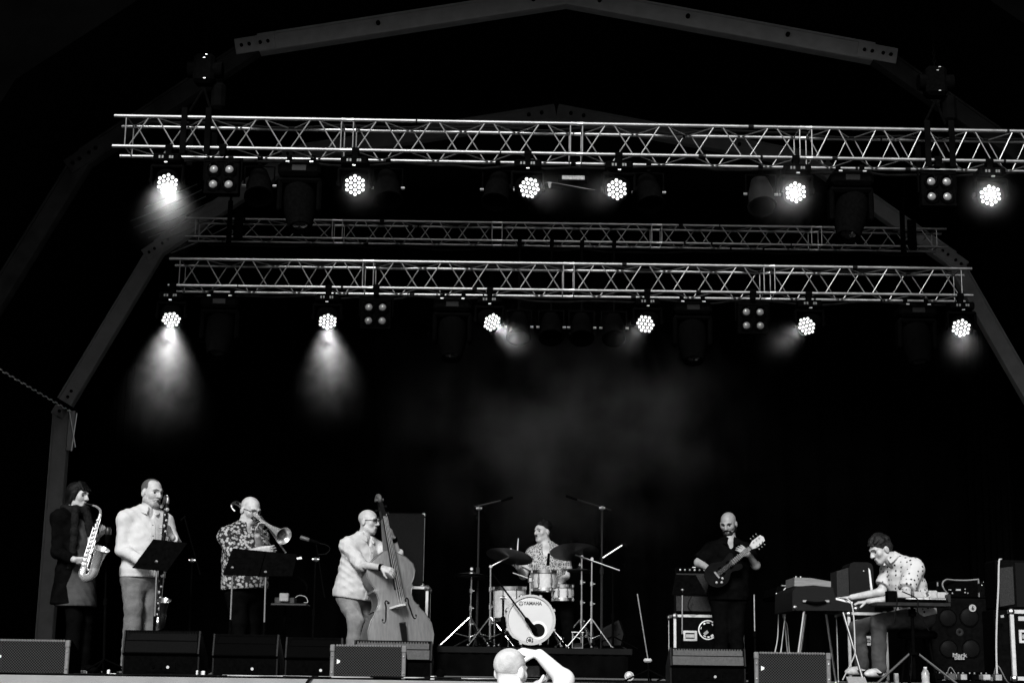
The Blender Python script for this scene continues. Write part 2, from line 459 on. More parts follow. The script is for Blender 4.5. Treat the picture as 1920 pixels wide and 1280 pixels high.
# ================================================================== trusses
def truss(label, A, B, s, seg, phase, rc=.0155, rb=.0058, yd=None, ncable=2):
    A, B = Vector(A), Vector(B); ex = (B - A).normalized(); ez = V(0, 0, 1); ez = (ez - ex * ex.z).normalized(); ey = V(0, 1, 0)
    L = (B - A).length; yd = yd or s
    T = thing('lighting_truss', label, 'truss', A, 'aluminium lighting trusses')
    nodes = [(0, 0), (0, -s), (yd, 0), (yd, -s)]
    q = lambda x, i: A + ex * x + ey * nodes[i][0] + ez * nodes[i][1]
    for i in range(4):
        m_ = MB(); m_.cyl(q(-.05, i), q(L + .05, i), rc, n=12); m_.build('chord', ALU, T)
    joints = [0.0]; x = phase
    while x < L - .3: joints.append(x); x += seg
    joints.append(L)
    shared = {}
    def brace(a, c):
        d = c - a; key = round(d.length, 3)
        if key not in shared:
            mm = MB(); mm.cyl((0, 0, 0), (0, 0, d.length), rb, n=8, cap=False); shared[key] = mm.mesh('brace', ALUB)
        o = link('brace', shared[key], T, a - A); o.rotation_mode = 'QUATERNION'; o.rotation_quaternion = d.to_track_quat('Z', 'Y')
    for j in range(len(joints) - 1):
        xa, xb = joints[j] + .05, joints[j + 1] - .05
        nb = max(1, round((xb - xa) / .40)); w_ = (xb - xa) / nb
        for x in (xa, xb):
            brace(q(x, 1), q(x, 0)); brace(q(x, 3), q(x, 2)); brace(q(x, 1), q(x, 3)); brace(q(x, 0), q(x, 2))
        for k in range(nb):
            x = xa + k * w_; h = w_ / 2
            for (t_, b_, fl) in ((0, 1, 0), (2, 3, 1)):
                if fl == 0: brace(q(x + .03, b_), q(x + h - .03, t_)); brace(q(x + h + .03, t_), q(x + w_ - .03, b_))
                else: brace(q(x + .03, t_), q(x + h - .03, b_)); brace(q(x + h + .03, b_), q(x + w_ - .03, t_))
            brace(q(x, 1), q(x + h, 3)); brace(q(x + h, 3), q(x + w_, 1))
            brace(q(x, 2), q(x + h, 0)); brace(q(x + h, 0), q(x + w_, 2))
        if j:                                      # conical connectors at the joint
            for i in range(4):
                mm = MB(); c0 = q(joints[j], i); mm.cyl(c0 - ex * .05, c0, rc * 1.22, rc * 1.02); mm.cyl(c0, c0 + ex * .05, rc * 1.02, rc * 1.22); mm.build('connector', STEEL, T)
    rr = random.Random(int(L * 1000 + s * 777))
    for c in range(ncable):                        # cables tied along the rear chords
        i = (2, 3)[c % 2]; pts = []; x = .15
        while x < L:
            pts.append(q(x, i) + V(0, -.03, (.035 if c == 0 else -.03)) + V(0, 0, rr.uniform(-.035, .012))); x += rr.uniform(.18, .34)
        mm = MB(); mm.tube(pts, .010, 6, sub=3); mm.build('cable', CABLE, T)
    for c in range(int(L * 2.2)):                  # tape wraps
        i = rr.choice((0, 1, 1, 3, 3, 2)); x = rr.uniform(.1, L - .1); c0 = q(x, i)
        mm = MB(); mm.cyl(c0, c0 + ex * rr.choice((.012, .02, .045)), rc * 1.12, n=10); mm.build('tape_wrap', CABLE, T)
    return T, q, L
Y1, Y2, Y3 = 12.5, 14.4, 15.3
tA = P(226, 217.5, Y1); tB = P(1960, 247.2, Y1)
T1, q1, L1 = truss('front lighting truss nearest the audience, highest of the three in view', tA, tB, .262, 1.90, (P(652, 225, Y1) - tA).length)
T2, q2, L2 = truss('lowest lighting truss carrying six lit lamps above the band', P(328, 485, Y2), P(1812, 503.8, Y2), .256, 1.88, (P(691, 489, Y2) - P(328, 485, Y2)).length)
T3, q3, L3 = truss('slim rear lighting truss seen between the two bigger trusses', P(358, 409, Y3), P(1765, 429, Y3), .186, 1.60, (P(633, 413, Y3) - P(358, 409, Y3)).length, rc=.0125, rb=.0055)

def on_chord(q, L, px, i=1):
    """point of chord i of a truss below photo column px"""
    best = None
    for k in range(400):
        p = q(L * k / 399, i); d = p - CAM; u = 960 + F_PX * d.dot(rt) / d.dot(fw)
        if best is None or abs(u - px) < best[0]: best = (abs(u - px), p)
    return best[1]

# ---- moving head LED lamps
LENS = mat('lit_led_lens', 0.8, 0.3, emit=.6)
LENS2 = mat('bright_led_lens', 0.8, 0.3, emit=3.0)
def led_proto():
    root = thing('led_lamp', 'x', 'lamp', (0, 0, 0), 'moving LED lamps hanging on the trusses')
    m_ = MB(); m_.box((0, 0, -.035), (.05, .06, .07), bev=.006); m_.cyl((-.03, 0, 0), (.03, 0, 0), .034, n=12); m_.build('clamp', BLKM, root)
    m_ = MB(); m_.box((0, 0, -.105), (.225, .18, .075), bev=.014); m_.box((0, -.092, -.105), (.20, .006, .05), bev=.002); o = m_.build('base', BLKM2, root)
    fpm = mat('fixture_print', .12, .5)
    for x in (-.055, -.03, .03, .05): mm = MB(); mm.box((x, -.097, -.105), (.014, .004, .022)); mm.build('print_mark', fpm, o)
    mm = MB(); mm.box((0, -.094, -.150), (.03, .02, .012), bev=.003); mm.build('status_plate', STEEL, o)
    m_ = MB(); m_.box((0, 0, -.165), (.26, .10, .03), bev=.008)
    for sx in (-1, 1): m_.box((sx * .128, 0, -.235), (.022, .085, .16), bev=.008); m_.cyl((sx * .118, 0, -.285), (sx * .148, 0, -.285), .028, n=12)
    m_.build('yoke', BLKM2, root)
    head = link('head', None, root, (0, 0, -.285))
    m_ = MB(); m_.lathe([(.03, -.13), (.075, -.12), (.095, -.06), (.104, .02), (.106, .062), (.098, .062), (.098, .05), (.0001, .05)], (0, 0, 0), (0, 0, 1), 28)
    h = m_.mesh('barrel', BLKM2); link('barrel', h, head)
    lm = MB(); lm.lathe([(.0142, 0), (.0136, .004), (.010, .0085), (.0001, .0105)], (0, 0, 0), n=12); lm = lm.mesh('led_lens', LENS)
    pos = [(0, 0)] + [(.0385 * math.cos(R_(60 * k)), .0385 * math.sin(R_(60 * k))) for k in range(6)]
    pos += [(.0745 * math.cos(R_(30 * k)) * (1 if k % 2 == 0 else .895), .0745 * math.sin(R_(30 * k)) * (1 if k % 2 == 0 else .895)) for k in range(12)]
    for x, y in pos: link('led_lens', lm, head, (x, y, .052))
    return root, head
def point_head(root, d):
    for ch in root.children:
        if ch.name.startswith('head'):
            ch.rotation_mode = 'QUATERNION'; ch.rotation_quaternion = Vector(d).to_track_quat('Z', 'Y') @ Matrix.Rotation(random.uniform(0, 1.05), 3, 'Z').to_quaternion()
lamp0, _ = led_proto(); used = False
SPOTS = []
#  px, lens row py, truss, aim, plume (length, radius, density, energy), label
LEDS = [
 (317, 332, 1, (.02, -.80, -.60), (1.15, .42, 1.0, 34), 'lit LED lamp at the left end of the front truss, glowing in smoke'),
 (666, 340, 1, (.08, -.92, -.38), (.9, .34, .22, 12), 'lit LED lamp on the front truss beside its second joint from the left'),
 (991, 349, 1, (.30, -.90, -.32), (.9, .36, .16, 12), 'lit LED lamp on the front truss just left of the small white light bar'),
 (1161, 351, 1, (-.28, -.90, -.33), (.9, .36, .16, 12), 'lit LED lamp on the front truss just right of the small white light bar'),
 (1492, 352, 1, (-.10, -.93, -.34), (1.1, .50, .30, 20), 'lit LED lamp on the front truss beside the pale unlit spotlight'),
 (1855, 357, 1, (-.02, -.95, -.30), (.9, .42, .40, 20), 'lit LED lamp at the far right of the front truss, hazy glare'),
 (325, 585, 2, (-.02, -.66, -.74), (1.75, .62, .62, 60), 'lit LED lamp at the left end of the lowest truss with the largest smoke cone'),
 (615, 592, 2, (.05, -.66, -.74), (1.50, .52, .55, 52), 'lit LED lamp second from the left on the lowest truss with a tall smoke cone'),
 (917, 597, 2, (.46, -.72, -.52), (.75, .25, .80, 34), 'lit LED lamp third from the left on the lowest truss, beam to the right'),
 (1214, 601, 2, (-.34, -.80, -.50), (.85, .32, .16, 14), 'lit LED lamp fourth from the left on the lowest truss, above the drummer\'s right side'),
 (1517, 603, 2, (-.48, -.74, -.48), (.90, .32, .26, 18), 'lit LED lamp fifth from the left on the lowest truss, beam to the left'),
 (1801, 606, 2, (.0, -.86, -.50), (.95, .36, .34, 18), 'lit LED lamp at the right end of the lowest truss'),
]
bright = bpy.data.materials['lit_led_lens']
LED_ROOTS = []
for (px, py, ti, aim, plume, label) in LEDS:
    q, L = (q1, L1) if ti == 1 else (q2, L2)
    root = lamp0 if not used else copy_tree(lamp0); used = True
    root.location = on_chord(q, L, px) - V(0, 0, .012); root['label'] = label
    LED_ROOTS.append((root, aim, plume))
for root, aim, plume in LED_ROOTS:
    d = Vector((aim[0] - root.location.x / root.location.y * abs(aim[1]), aim[1], aim[2])).normalized(); point_head(root, d)
    org = root.location + V(0, 0, -.285) + d * .075
    for ch in list(root.children):
        if ch.name.startswith('head') and ch.data is None:
            l = bpy.data.lights.new('lamp_beam', 'SPOT'); l.energy = plume[3] * .75; l.spot_size = R_(58); l.spot_blend = .9; l.shadow_soft_size = .06
            o = bpy.data.objects.new('lamp_beam', l); COL.objects.link(o); o.parent = ch; o.location = (0, 0, .07); o.rotation_euler = (math.pi, 0, 0)
    # smoke drifting through the beam: a closed cone with soft noisy density
    Lp, Rp, dens, _e = plume; Rp *= .95; Lp *= .92
    m_ = MB(); m_.lathe([(.0001, .0), (.09, .015)] + [(.10 + (Rp - .10) * (i / 9) ** .9, .015 + Lp * i / 9) for i in range(1, 10)] + [(Rp * .8, Lp * 1.06), (.0001, Lp * 1.12)], (0, 0, 0), (0, 0, 1), 24)
    vm = bpy.data.materials.new('beam_smoke'); vm.use_nodes = True; t = vm.node_tree
    t.nodes.remove(t.nodes['Principled BSDF']); out = t.nodes['Material Output']
    pv = t.nodes.new('ShaderNodeVolumePrincipled'); pv.inputs['Color'].default_value = (.95, .95, .95, 1); pv.inputs['Anisotropy'].default_value = .25
    tc = t.nodes.new('ShaderNodeTexCoord'); sx = t.nodes.new('ShaderNodeSeparateXYZ'); t.links.new(tc.outputs['Object'], sx.inputs[0])
    nz = t.nodes.new('ShaderNodeTexNoise'); nz.inputs['Scale'].default_value = 4.5; nz.inputs['Detail'].default_value = 4; nz.inputs['Distortion'].default_value = .8; t.links.new(tc.outputs['Object'], nz.inputs['Vector'])
    def math_(op, a, b_=None, clamp=False):
        nn = t.nodes.new('ShaderNodeMath'); nn.operation = op; nn.use_clamp = clamp
        for i, v in enumerate((a, b_)):
            if v is None: continue
            if isinstance(v, (int, float)): nn.inputs[i].default_value = v
            else: t.links.new(v, nn.inputs[i])
        return nn.outputs[0]
    fall = math_('POWER', math_('SUBTRACT', 1.0, math_('DIVIDE', sx.outputs[2], Lp * 1.05), True), 2.4)
    rad = math_('SQRT', math_('ADD', math_('MULTIPLY', sx.outputs[0], sx.outputs[0]), math_('MULTIPLY', sx.outputs[1], sx.outputs[1])))
    rmax = math_('ADD', .11, math_('MULTIPLY', sx.outputs[2], (Rp - .10) / Lp))
    edge = math_('POWER', math_('SUBTRACT', 1.0, math_('DIVIDE', rad, rmax), True), 2.3)
    noi = math_('ADD', .12, math_('MULTIPLY', 3.2, math_('SUBTRACT', nz.outputs[0], .30, True)))
    ramp = math_('DIVIDE', sx.outputs[2], .16 if plume[2] in (1.0, .30, .40) else .5, True)
    dd = math_('MULTIPLY', math_('MULTIPLY', math_('MULTIPLY', math_('MULTIPLY', fall, ramp), edge), noi), dens * 5.4)
    t.links.new(dd, pv.inputs['Density']); t.links.new(pv.outputs[0], out.inputs['Volume'])
    o = m_.build('smoke', vm); o.location = org; o.rotation_mode = 'QUATERNION'; o.rotation_quaternion = d.to_track_quat('Z', 'Y')
    tag(o, 'pale stage smoke drifting in a lamp beam under the truss', 'smoke', 'smoke in the lamp beams', 'stuff')
# wide thin smoke hanging behind the drum kit
vm = bpy.data.materials.new('back_smoke'); vm.use_nodes = True; t = vm.node_tree
t.nodes.remove(t.nodes['Principled BSDF']); out = t.nodes['Material Output']
pv = t.nodes.new('ShaderNodeVolumePrincipled'); pv.inputs['Color'].default_value = (.95, .95, .95, 1)
tc = t.nodes.new('ShaderNodeTexCoord'); ln = t.nodes.new('ShaderNodeVectorMath'); ln.operation = 'LENGTH'
mp = t.nodes.new('ShaderNodeMapping'); mp.inputs['Scale'].default_value = (1 / 2.5, 1 / .42, 1 / 2.0); t.links.new(tc.outputs['Object'], mp.inputs[0]); t.links.new(mp.outputs[0], ln.inputs[0])
nz = t.nodes.new('ShaderNodeTexNoise'); nz.inputs['Scale'].default_value = 1.4; nz.inputs['Detail'].default_value = 4; t.links.new(tc.outputs['Object'], nz.inputs['Vector'])
dd = math_('MULTIPLY', math_('POWER', math_('SUBTRACT', 1.0, ln.outputs['Value'], True), 1.8), math_('MULTIPLY', math_('SUBTRACT', nz.outputs[0], .34, True), 1.7))
t.links.new(dd, pv.inputs['Density']); t.links.new(pv.outputs[0], out.inputs['Volume'])
m_ = MB(); m_.ball((0, 0, 0), 1.0, 16, (2.5, .42, 2.0)); o = m_.build('smoke', vm); o.location = P(1060, 770, 16.95)
tag(o, 'thin grey stage smoke hanging before the backdrop above the drummer', 'smoke', None, 'stuff')

# ---- four-lamp blinders
GLASS = mat('lamp_reflector', .8, .22, metal=1.0)
BULB = mat('frosted_bulb', .16, .12, spec=.8)
bl = None
for px, ti, label in ((418, 1, 'black four-lamp blinder near the left end of the front truss'), (1757, 1, 'black four-lamp blinder near the right end of the front truss'),
                      (705, 2, 'black four-lamp blinder on the left half of the lowest truss'), (1413, 2, 'black four-lamp blinder on the right half of the lowest truss')):
    q, L = (q1, L1) if ti == 1 else (q2, L2); p = on_chord(q, L, px)
    if bl is None:
        bl = thing('blinder_lamp', label, 'lamp', p, 'four-lamp blinders on the trusses')
        m_ = MB(); m_.box((0, 0, -.03), (.05, .06, .08), bev=.006); m_.cyl((-.03, 0, 0), (.03, 0, 0), .034); m_.box((0, .05, -.085), (.30, .03, .03), bev=.004)
        for sx in (-1, 1): m_.box((sx * .155, .05, -.17), (.012, .03, .2), bev=.003)
        link('bracket', m_.mesh('bracket', BLKM), bl)
        m_ = MB(); m_.box((0, .05, -.25), (.285, .11, .285), bev=.008)
        for a, c, wd, hh in ((0, -.25, .006, .28),): m_.box((a, -.008, c), (wd, .01, hh))
        m_.box((0, -.008, -.115), (.285, .012, .02), bev=.002); m_.box((0, -.008, -.385), (.285, .012, .02), bev=.002)
        link('housing', m_.mesh('housing', BLKM), bl)
        rim = MB(); rim.shell([(.052, 0), (.06, -.006), (.06, .012), (.052, .012)], (0, 0, 0), (0, -1, 0), 20); rim = rim.mesh('lamp_ring', BLKM2)
        bowl = MB(); bowl.shell([(.046, 0), (.041, -.014), (.028, -.03), (.012, -.038), (.0005, -.04)], (0, 0, .012), (0, -1, 0), 20); bowl = bowl.mesh('reflector', GLASS, angle=80)
        gl = MB(); gl.lathe([(.034, 0), (.031, .007), (.018, .013), (.0004, .016)], (0, 0, 0), (0, -1, 0), 18); gl = gl.mesh('bulb', BULB, angle=80)
        for x in (-.064, .064):
            for z in (-.186, -.314):
                lo = link('lamp', None, bl, (x, -.02, z)); link('lamp_ring', rim, lo); link('reflector', bowl, lo); link('bulb', gl, lo, (0, .006, -.004))
    else:
        o = copy_tree(bl); o.location = p; o['label'] = label

# ---- unlit moving spotlights
sp = None
for px, ti, dx, label in ((565, 1, .1, 'large dark moving spotlight on the left half of the front truss, unlit'), (1592, 1, -.2, 'large dark moving spotlight on the right half of the front truss, unlit'),
                      (415, 2, 0, 'dark moving spotlight on the lowest truss right of its left end lamp, unlit'), (850, 2, 0, 'dark moving spotlight on the lowest truss left of the centre, unlit'),
                      (1297, 2, 0, 'dark moving spotlight on the lowest truss right of the centre, unlit'), (1716, 2, 0, 'dark moving spotlight on the lowest truss near its right end, unlit')):
    q, L = (q1, L1) if ti == 1 else (q2, L2); p = on_chord(q, L, px, 3)
    if sp is None:
        sp = thing('moving_spotlight', label, 'spotlight', p, 'unlit moving spotlights on the trusses')
        for x in (-.1, .1): m_ = MB(); m_.cyl((x - .02, 0, 0), (x + .02, 0, 0), .034); m_.box((x, 0, -.03), (.04, .05, .05), bev=.004); link('clamp', m_.mesh('clamp', BLKM), sp)
        m_ = MB(); m_.box((0, 0, -.115), (.36, .25, .12), bev=.03); bo = link('base', m_.mesh('base', BLKM2), sp)
        m_ = MB(); m_.box((0, -.127, -.115), (.12, .006, .05), bev=.002); link('display', m_.mesh('display', mat('display_window', .008, .3, spec=.05)), bo)
        for x in (-.1, .1): m_ = MB(); m_.box((x, -.12, -.06), (.035, .01, .016), bev=.003); link('base_catch', m_.mesh('base_catch', STEEL), bo)
        m_ = MB(); m_.box((0, 0, -.2), (.36, .16, .05), bev=.02)
        for x in (-1, 1): m_.box((x * .165, 0, -.33), (.04, .14, .28), bev=.018)
        link('yoke', m_.mesh('yoke', BLKM2), sp)
        hd = link('head', None, sp, (0, 0, -.40))
        m_ = MB(); m_.lathe([(.09, -.2), (.125, -.17), (.135, -.05), (.13, .08), (.105, .2), (.095, .24), (.085, .24), (.08, .2), (.0001, .19)], (0, 0, 0), (0, 0, 1), 24); link('barrel', m_.mesh('barrel', BLKM2), hd)
        m_ = MB(); m_.lathe([(.078, .0), (.06, .02), (.0001, .03)], (0, 0, .195), (0, 0, 1), 20); link('front_lens', m_.mesh('front_lens', mat('dark_lens', .02, .05, spec=.8)), hd)
        o = sp
    else:
        o = copy_tree(sp); o.location = p; o['label'] = label
    for ch in o.children:
        if ch.name.startswith('head'):
            ch.rotation_mode = 'QUATERNION'; ch.rotation_quaternion = V(dx, -.35, -.93).to_track_quat('Z', 'Y')

# ---- par cans
pc = None
PARGREY = mat('grey_can', .008, .5, spec=.1, var=.2, vscale=20)
for px, ti, ci, aim, label, mt in ((490, 1, 3, (.1, -.5, -.85), 'dark can spotlight right of the left blinder on the front truss', None), (728, 1, 3, (.1, -.4, -.9), 'dark can spotlight hanging beside the second lit lamp of the front truss', None),
     (1424, 1, 3, (0, -.45, -.89), 'greyish can spotlight in a yoke left of the fifth lit lamp of the front truss', PARGREY), (1215, 1, 3, (.1, -.4, -.9), 'dark can spotlight right of the fourth lit lamp of the front truss', None),
     (935, 1, 3, (-.1, -.4, -.9), 'dark can spotlight left of the third lit lamp of the front truss', None), (975, 3, 1, (0, -.5, -.86), 'first from the left of four dim cans hanging behind the lowest truss', None),
     (1035, 3, 1, (0, -.5, -.86), 'second from the left of four dim cans hanging behind the lowest truss', None), (1092, 3, 1, (0, -.5, -.86), 'third from the left of four dim cans hanging behind the lowest truss', None), (1150, 3, 1, (0, -.5, -.86), 'fourth from the left of four dim cans hanging behind the lowest truss', None)):
    q, L = {1: (q1, L1), 3: (q3, L3)}[ti]; p = on_chord(q, L, px, ci)
    if pc is None:
        pc = thing('can_spotlight', label, 'spotlight', p, 'unlit can spotlights')
        m_ = MB(); m_.cyl((-.02, 0, 0), (.02, 0, 0), .034); m_.box((0, 0, -.035), (.035, .04, .06), bev=.004); link('clamp', m_.mesh('clamp', BLKM), pc)
        m_ = MB(); m_.tube([(-.125, 0, -.24), (-.125, 0, -.075), (0, 0, -.07), (.125, 0, -.075), (.125, 0, -.24)], .008, 6, smooth=False); yk = link('yoke', m_.mesh('yoke', BLKM), pc)
        for sx in (-1, 1): m_ = MB(); m_.cyl((sx * .115, 0, -.24), (sx * .145, 0, -.24), .012, n=8); link('knob', m_.mesh('knob', STEEL), yk)
        hd = link('head', None, pc, (0, 0, -.24))
        m_ = MB(); m_.shell([(.03, -.17), (.07, -.16), (.085, -.10), (.105, -.02), (.112, .13), (.106, .13), (.09, .0), (.0005, -.03)], (0, 0, 0), (0, 0, 1), 22); link('barrel', m_.mesh('barrel', BLKM2), hd)
        m_ = MB(); m_.shell([(.112, .132), (.124, .132), (.124, .142), (.104, .142), (.104, .132)], (0, 0, 0), (0, 0, 1), 22); link('rim', m_.mesh('rim', BLKM2), hd)
        o = pc
    else:
        o = copy_tree(pc); o.location = p; o['label'] = label
    if ti == 3:
        o.location = p - V(0, 0, .02)
        for ch in o.children: ch.location = ch.location + V(0, 0, -.62) if not ch.name.startswith('clamp') else ch.location
        mm = MB(); mm.cyl((0, 0, 0), (0, 0, -.70), .012, n=8); link('drop_pole', mm.mesh('drop_pole', BLKM), o)
    for ch in o.children:
        if ch.name.startswith('head'):
            ch.rotation_mode = 'QUATERNION'; ch.rotation_quaternion = Vector(aim).to_track_quat('Z', 'Y')
            if mt:
                for h in ch.children: set_mat(h, mt)

# ---- small pale light bar in the middle of the front truss
p = on_chord(q1, L1, 1076, 3); lb = thing('light_bar', 'small pale bar light under the middle of the front truss', 'lamp', p)
m_ = MB(); m_.cyl(p + V(-.02, 0, 0), p + V(.02, 0, 0), .034); m_.cyl(p, p - V(0, 0, .12), .01, n=8); m_.build('clamp', BLKM, lb)
m_ = MB(); m_.box(p - V(0, 0, .135), (.25, .09, .05), bev=.008); m_.build('housing', BLKM2, lb)
m_ = MB(); m_.box(p - V(0, .05, .137), (.19, .006, .034), bev=.002); m_.build('front_panel', mat('bar_panel', .45, .4, var=.3, vscale=60), lb)

# ---- chain hoists holding the front truss
for px, label in ((372, 'black chain hoist above the left end of the front truss'), (1765, 'black chain hoist above the right end of the front truss')):
    p = on_chord(q1, L1, px, 0) + V(0, .12, 0); h = thing('chain_hoist', label, 'hoist', p, 'chain hoists')
    for dx in (-.12, .08):
        m_ = MB(); m_.box(p + V(dx, -.145, -.13), (.05, .012, .40), bev=.004); m_.box(p + V(dx, .168, -.13), (.05, .012, .40), bev=.004); m_.box(p + V(dx, .01, .07), (.05, .32, .012), bev=.004); m_.build('sling', BLK, h)
    m_ = MB(); m_.cyl(p + V(-.12, 0, .07), p + V(0, 0, .3), .012, n=6); m_.cyl(p + V(.08, 0, .07), p + V(0, 0, .3), .012, n=6); m_.build('steel', BLKM, h)
    m_ = MB(); m_.box(p + V(0, 0, .46), (.18, .16, .26), bev=.03); m_.cyl(p + V(-.14, 0, .46), p + V(.15, 0, .46), .07); m_.build('motor', BLKM2, h)
    for z_ in (.36, .54, .57):
        m_ = MB(); m_.box(p + V(.02 * (z_ * 30 % 3 - 1), -.083, z_), (.022, .006, .008), bev=.002); m_.build('motor_plate', STEEL, h)
    m_ = MB()
    for i in range(11):
        z_ = .62 + i * .033; ex_ = V(1, 0, 0) if i % 2 else V(0, 1, 0)
        m_.tube([p + V(0, 0, z_) + ex_ * (.011 * math.cos(a)) + V(0, 0, .02 * math.sin(a)) for a in [2 * math.pi * k / 8 for k in range(9)]], .004, 5, smooth=False)
    m_.build('chain', BLKM, h)
    m_ = MB(); m_.box(p + V(.12, .06, .24), (.12, .14, .24), bev=.03); m_.build('chain_bag', BLK, h)
# dark hoists in front of the rear truss
for px, q, L, label in ((432, q3, L3, 'black drop strap hanging by the left part of the rear truss'), (1690, q3, L3, 'black drop strap hanging by the right part of the rear truss')):
    p = on_chord(q, L, px, 0); o = thing('drop_strap', label, 'strap', p, 'drop straps')
    m_ = MB(); m_.box(p + V(0, -.03, -.05), (.05, .012, .46), bev=.004); m_.box(p + V(.09, -.035, -.07), (.09, .02, .30), bev=.006); m_.build('webbing', BLK, o)
    m_ = MB(); m_.box(p + V(0, -.05, -.26), (.05, .04, .05), bev=.01); m_.build('shackle', BLKM, o)
    m_ = MB(); m_.tube([p + V(.0, -.05, .16), p + V(.03, -.06, .4), p + V(.01, -.05, .75)], .012, 6); m_.build('drop_line', BLKM, o)
# ================================================================== people: smooth blended solids, meshed on a grid
def _n(v): return np.array(v, dtype=np.float32)
class Field:
    def __init__(s, vox=.0055, k=.03): s.pr = []; s.vox = vox; s.k = k; s.noise = 0.0; s.clips = []
    def rc(s, a, b, r1, r2=None, k=None, clip=None, sub=False):
        s.pr.append(('rc', (_n(a), _n(b), r1, r1 if r2 is None else r2), s.k if k is None else k, clip, sub)); return s
    def el(s, c, ax, r, k=None, clip=None, sub=False):
        s.pr.append(('el', (_n(c), np.array([list(a) for a in ax], dtype=np.float32), _n(r)), s.k if k is None else k, clip, sub)); return s
    def _box(s, p):
        if p[0] == 'rc':
            a, b, r1, r2 = p[1]; r = max(r1, r2); return np.minimum(a, b) - r, np.maximum(a, b) + r
        c, ax, r = p[1]; e = np.sqrt(((ax * r[:, None]) ** 2).sum(0)); return c - e, c + e
    def mesh(s, name, mt, off):
        h = s.vox; lo = np.min([s._box(p)[0] for p in s.pr if not p[4]], axis=0) - 4 * h - .01; hi = np.max([s._box(p)[1] for p in s.pr if not p[4]], axis=0) + 4 * h + .01
        n = np.ceil((hi - lo) / h).astype(int) + 1; F = np.full(n, .4, dtype=np.float32)
        axs = [(lo[i] + h * np.arange(n[i])).astype(np.float32) for i in range(3)]
        for sub in (False, True):
            for p in s.pr:
                if p[4] != sub: continue
                b0, b1 = s._box(p); m = p[2] + 3 * h
                i0 = np.clip(((b0 - m - lo) / h).astype(int), 0, n); i1 = np.clip(((b1 + m - lo) / h).astype(int) + 2, 0, n)
                if np.any(i1 <= i0): continue
                sl_ = tuple(slice(i0[i], i1[i]) for i in range(3))
                X = axs[0][sl_[0]][:, None, None]; Y = axs[1][sl_[1]][None, :, None]; Z = axs[2][sl_[2]][None, None, :]
                if p[0] == 'rc':
                    a, b, r1, r2 = p[1]; ba = b - a; L = max(float(ba @ ba), 1e-9)
                    t = np.clip(((X - a[0]) * ba[0] + (Y - a[1]) * ba[1] + (Z - a[2]) * ba[2]) / L, 0, 1)
                    d = np.sqrt((X - a[0] - t * ba[0]) ** 2 + (Y - a[1] - t * ba[1]) ** 2 + (Z - a[2] - t * ba[2]) ** 2) - (r1 + t * (r2 - r1))
                else:
                    c, ax, r = p[1]; q = [((X - c[0]) * ax[i][0] + (Y - c[1]) * ax[i][1] + (Z - c[2]) * ax[i][2]) for i in range(3)]
                    k0 = np.sqrt(sum((q[i] / r[i]) ** 2 for i in range(3))); k1 = np.sqrt(sum((q[i] / r[i] ** 2) ** 2 for i in range(3))) + 1e-6
                    d = k0 * (k0 - 1) / k1
                if p[3] is not None:
                    for (cp, cn) in (p[3] if isinstance(p[3], list) else [p[3]]):
                        d = np.maximum(d, (X - cp[0]) * cn[0] + (Y - cp[1]) * cn[1] + (Z - cp[2]) * cn[2])
                A = F[sl_]; k = max(p[2], 1e-4)
                if sub:
                    d = -d; hh = np.clip(.5 - .5 * (A - d) / k * -1, 0, 1); F[sl_] = d + (A - d) * hh + k * hh * (1 - hh)
                else:
                    hh = np.clip(.5 + .5 * (d - A) / k, 0, 1); F[sl_] = d + (A - d) * hh - k * hh * (1 - hh)
        if s.noise:
            X = axs[0][:, None, None]; Y = axs[1][None, :, None]; Z = axs[2][None, None, :]
            w1 = np.sin(X * 31 + 2.2 * np.sin(Z * 17 + 1) + Y * 13) * np.sin(Z * 39 + 1.9 * np.sin(X * 21 + Y * 15))
            w2 = np.sin((X + Z) * 67 + 1.5 * np.sin(Y * 31)) * np.sin((Z - X) * 58 + Y * 40)
            ph = Z * 30 + X * 13 + Y * 11 + 2.6 * np.sin(X * 8 + Z * 4.5 + 1.3) + 1.7 * np.sin(Y * 12 - Z * 7)
            ph2 = (Z * 17 - X * 24) + 2.1 * np.sin(Z * 9 + X * 5) + Y * 19
            w3 = np.abs(np.sin(ph)) - .6 + .7 * (np.abs(np.sin(ph2)) - .6)
            F = F + (s.noise * (.5 * w1 + .3 * w2 + 1.5 * w3)).astype(np.float32)
        for (cp, cn) in s.clips:
            F = np.maximum(F, ((axs[0][:, None, None] - cp[0]) * cn[0] + (axs[1][None, :, None] - cp[1]) * cn[1] + (axs[2][None, None, :] - cp[2]) * cn[2]).astype(np.float32))
        S = F < 0; u = S.astype(np.uint8)
        cnt = sum(u[a:n[0] - 1 + a, b:n[1] - 1 + b, c:n[2] - 1 + c] for a in (0, 1) for b in (0, 1) for c in (0, 1))
        act = (cnt > 0) & (cnt < 8); idx = np.argwhere(act); N = len(idx)
        acc = np.zeros((N, 3), np.float32); num = np.zeros(N, np.float32)
        cor = [(a, b, c) for a in (0, 1) for b in (0, 1) for c in (0, 1)]
        fv = {c: F[idx[:, 0] + c[0], idx[:, 1] + c[1], idx[:, 2] + c[2]] for c in cor}
        for c in cor:
            for ax in range(3):
                if c[ax]: continue
                e = list(c); e[ax] = 1; e = tuple(e); f0, f1 = fv[c], fv[e]; m = (f0 < 0) != (f1 < 0)
                t = f0 / np.where(m, f0 - f1, 1); pt = np.zeros((N, 3), np.float32); pt += np.array(c, np.float32); pt[:, ax] = t
                acc += pt * m[:, None]; num += m
        ve = (idx + acc / np.maximum(num, 1)[:, None]) * h + lo
        vid = np.full(act.shape, -1, np.int64); vid[act] = np.arange(N)
        quads = []
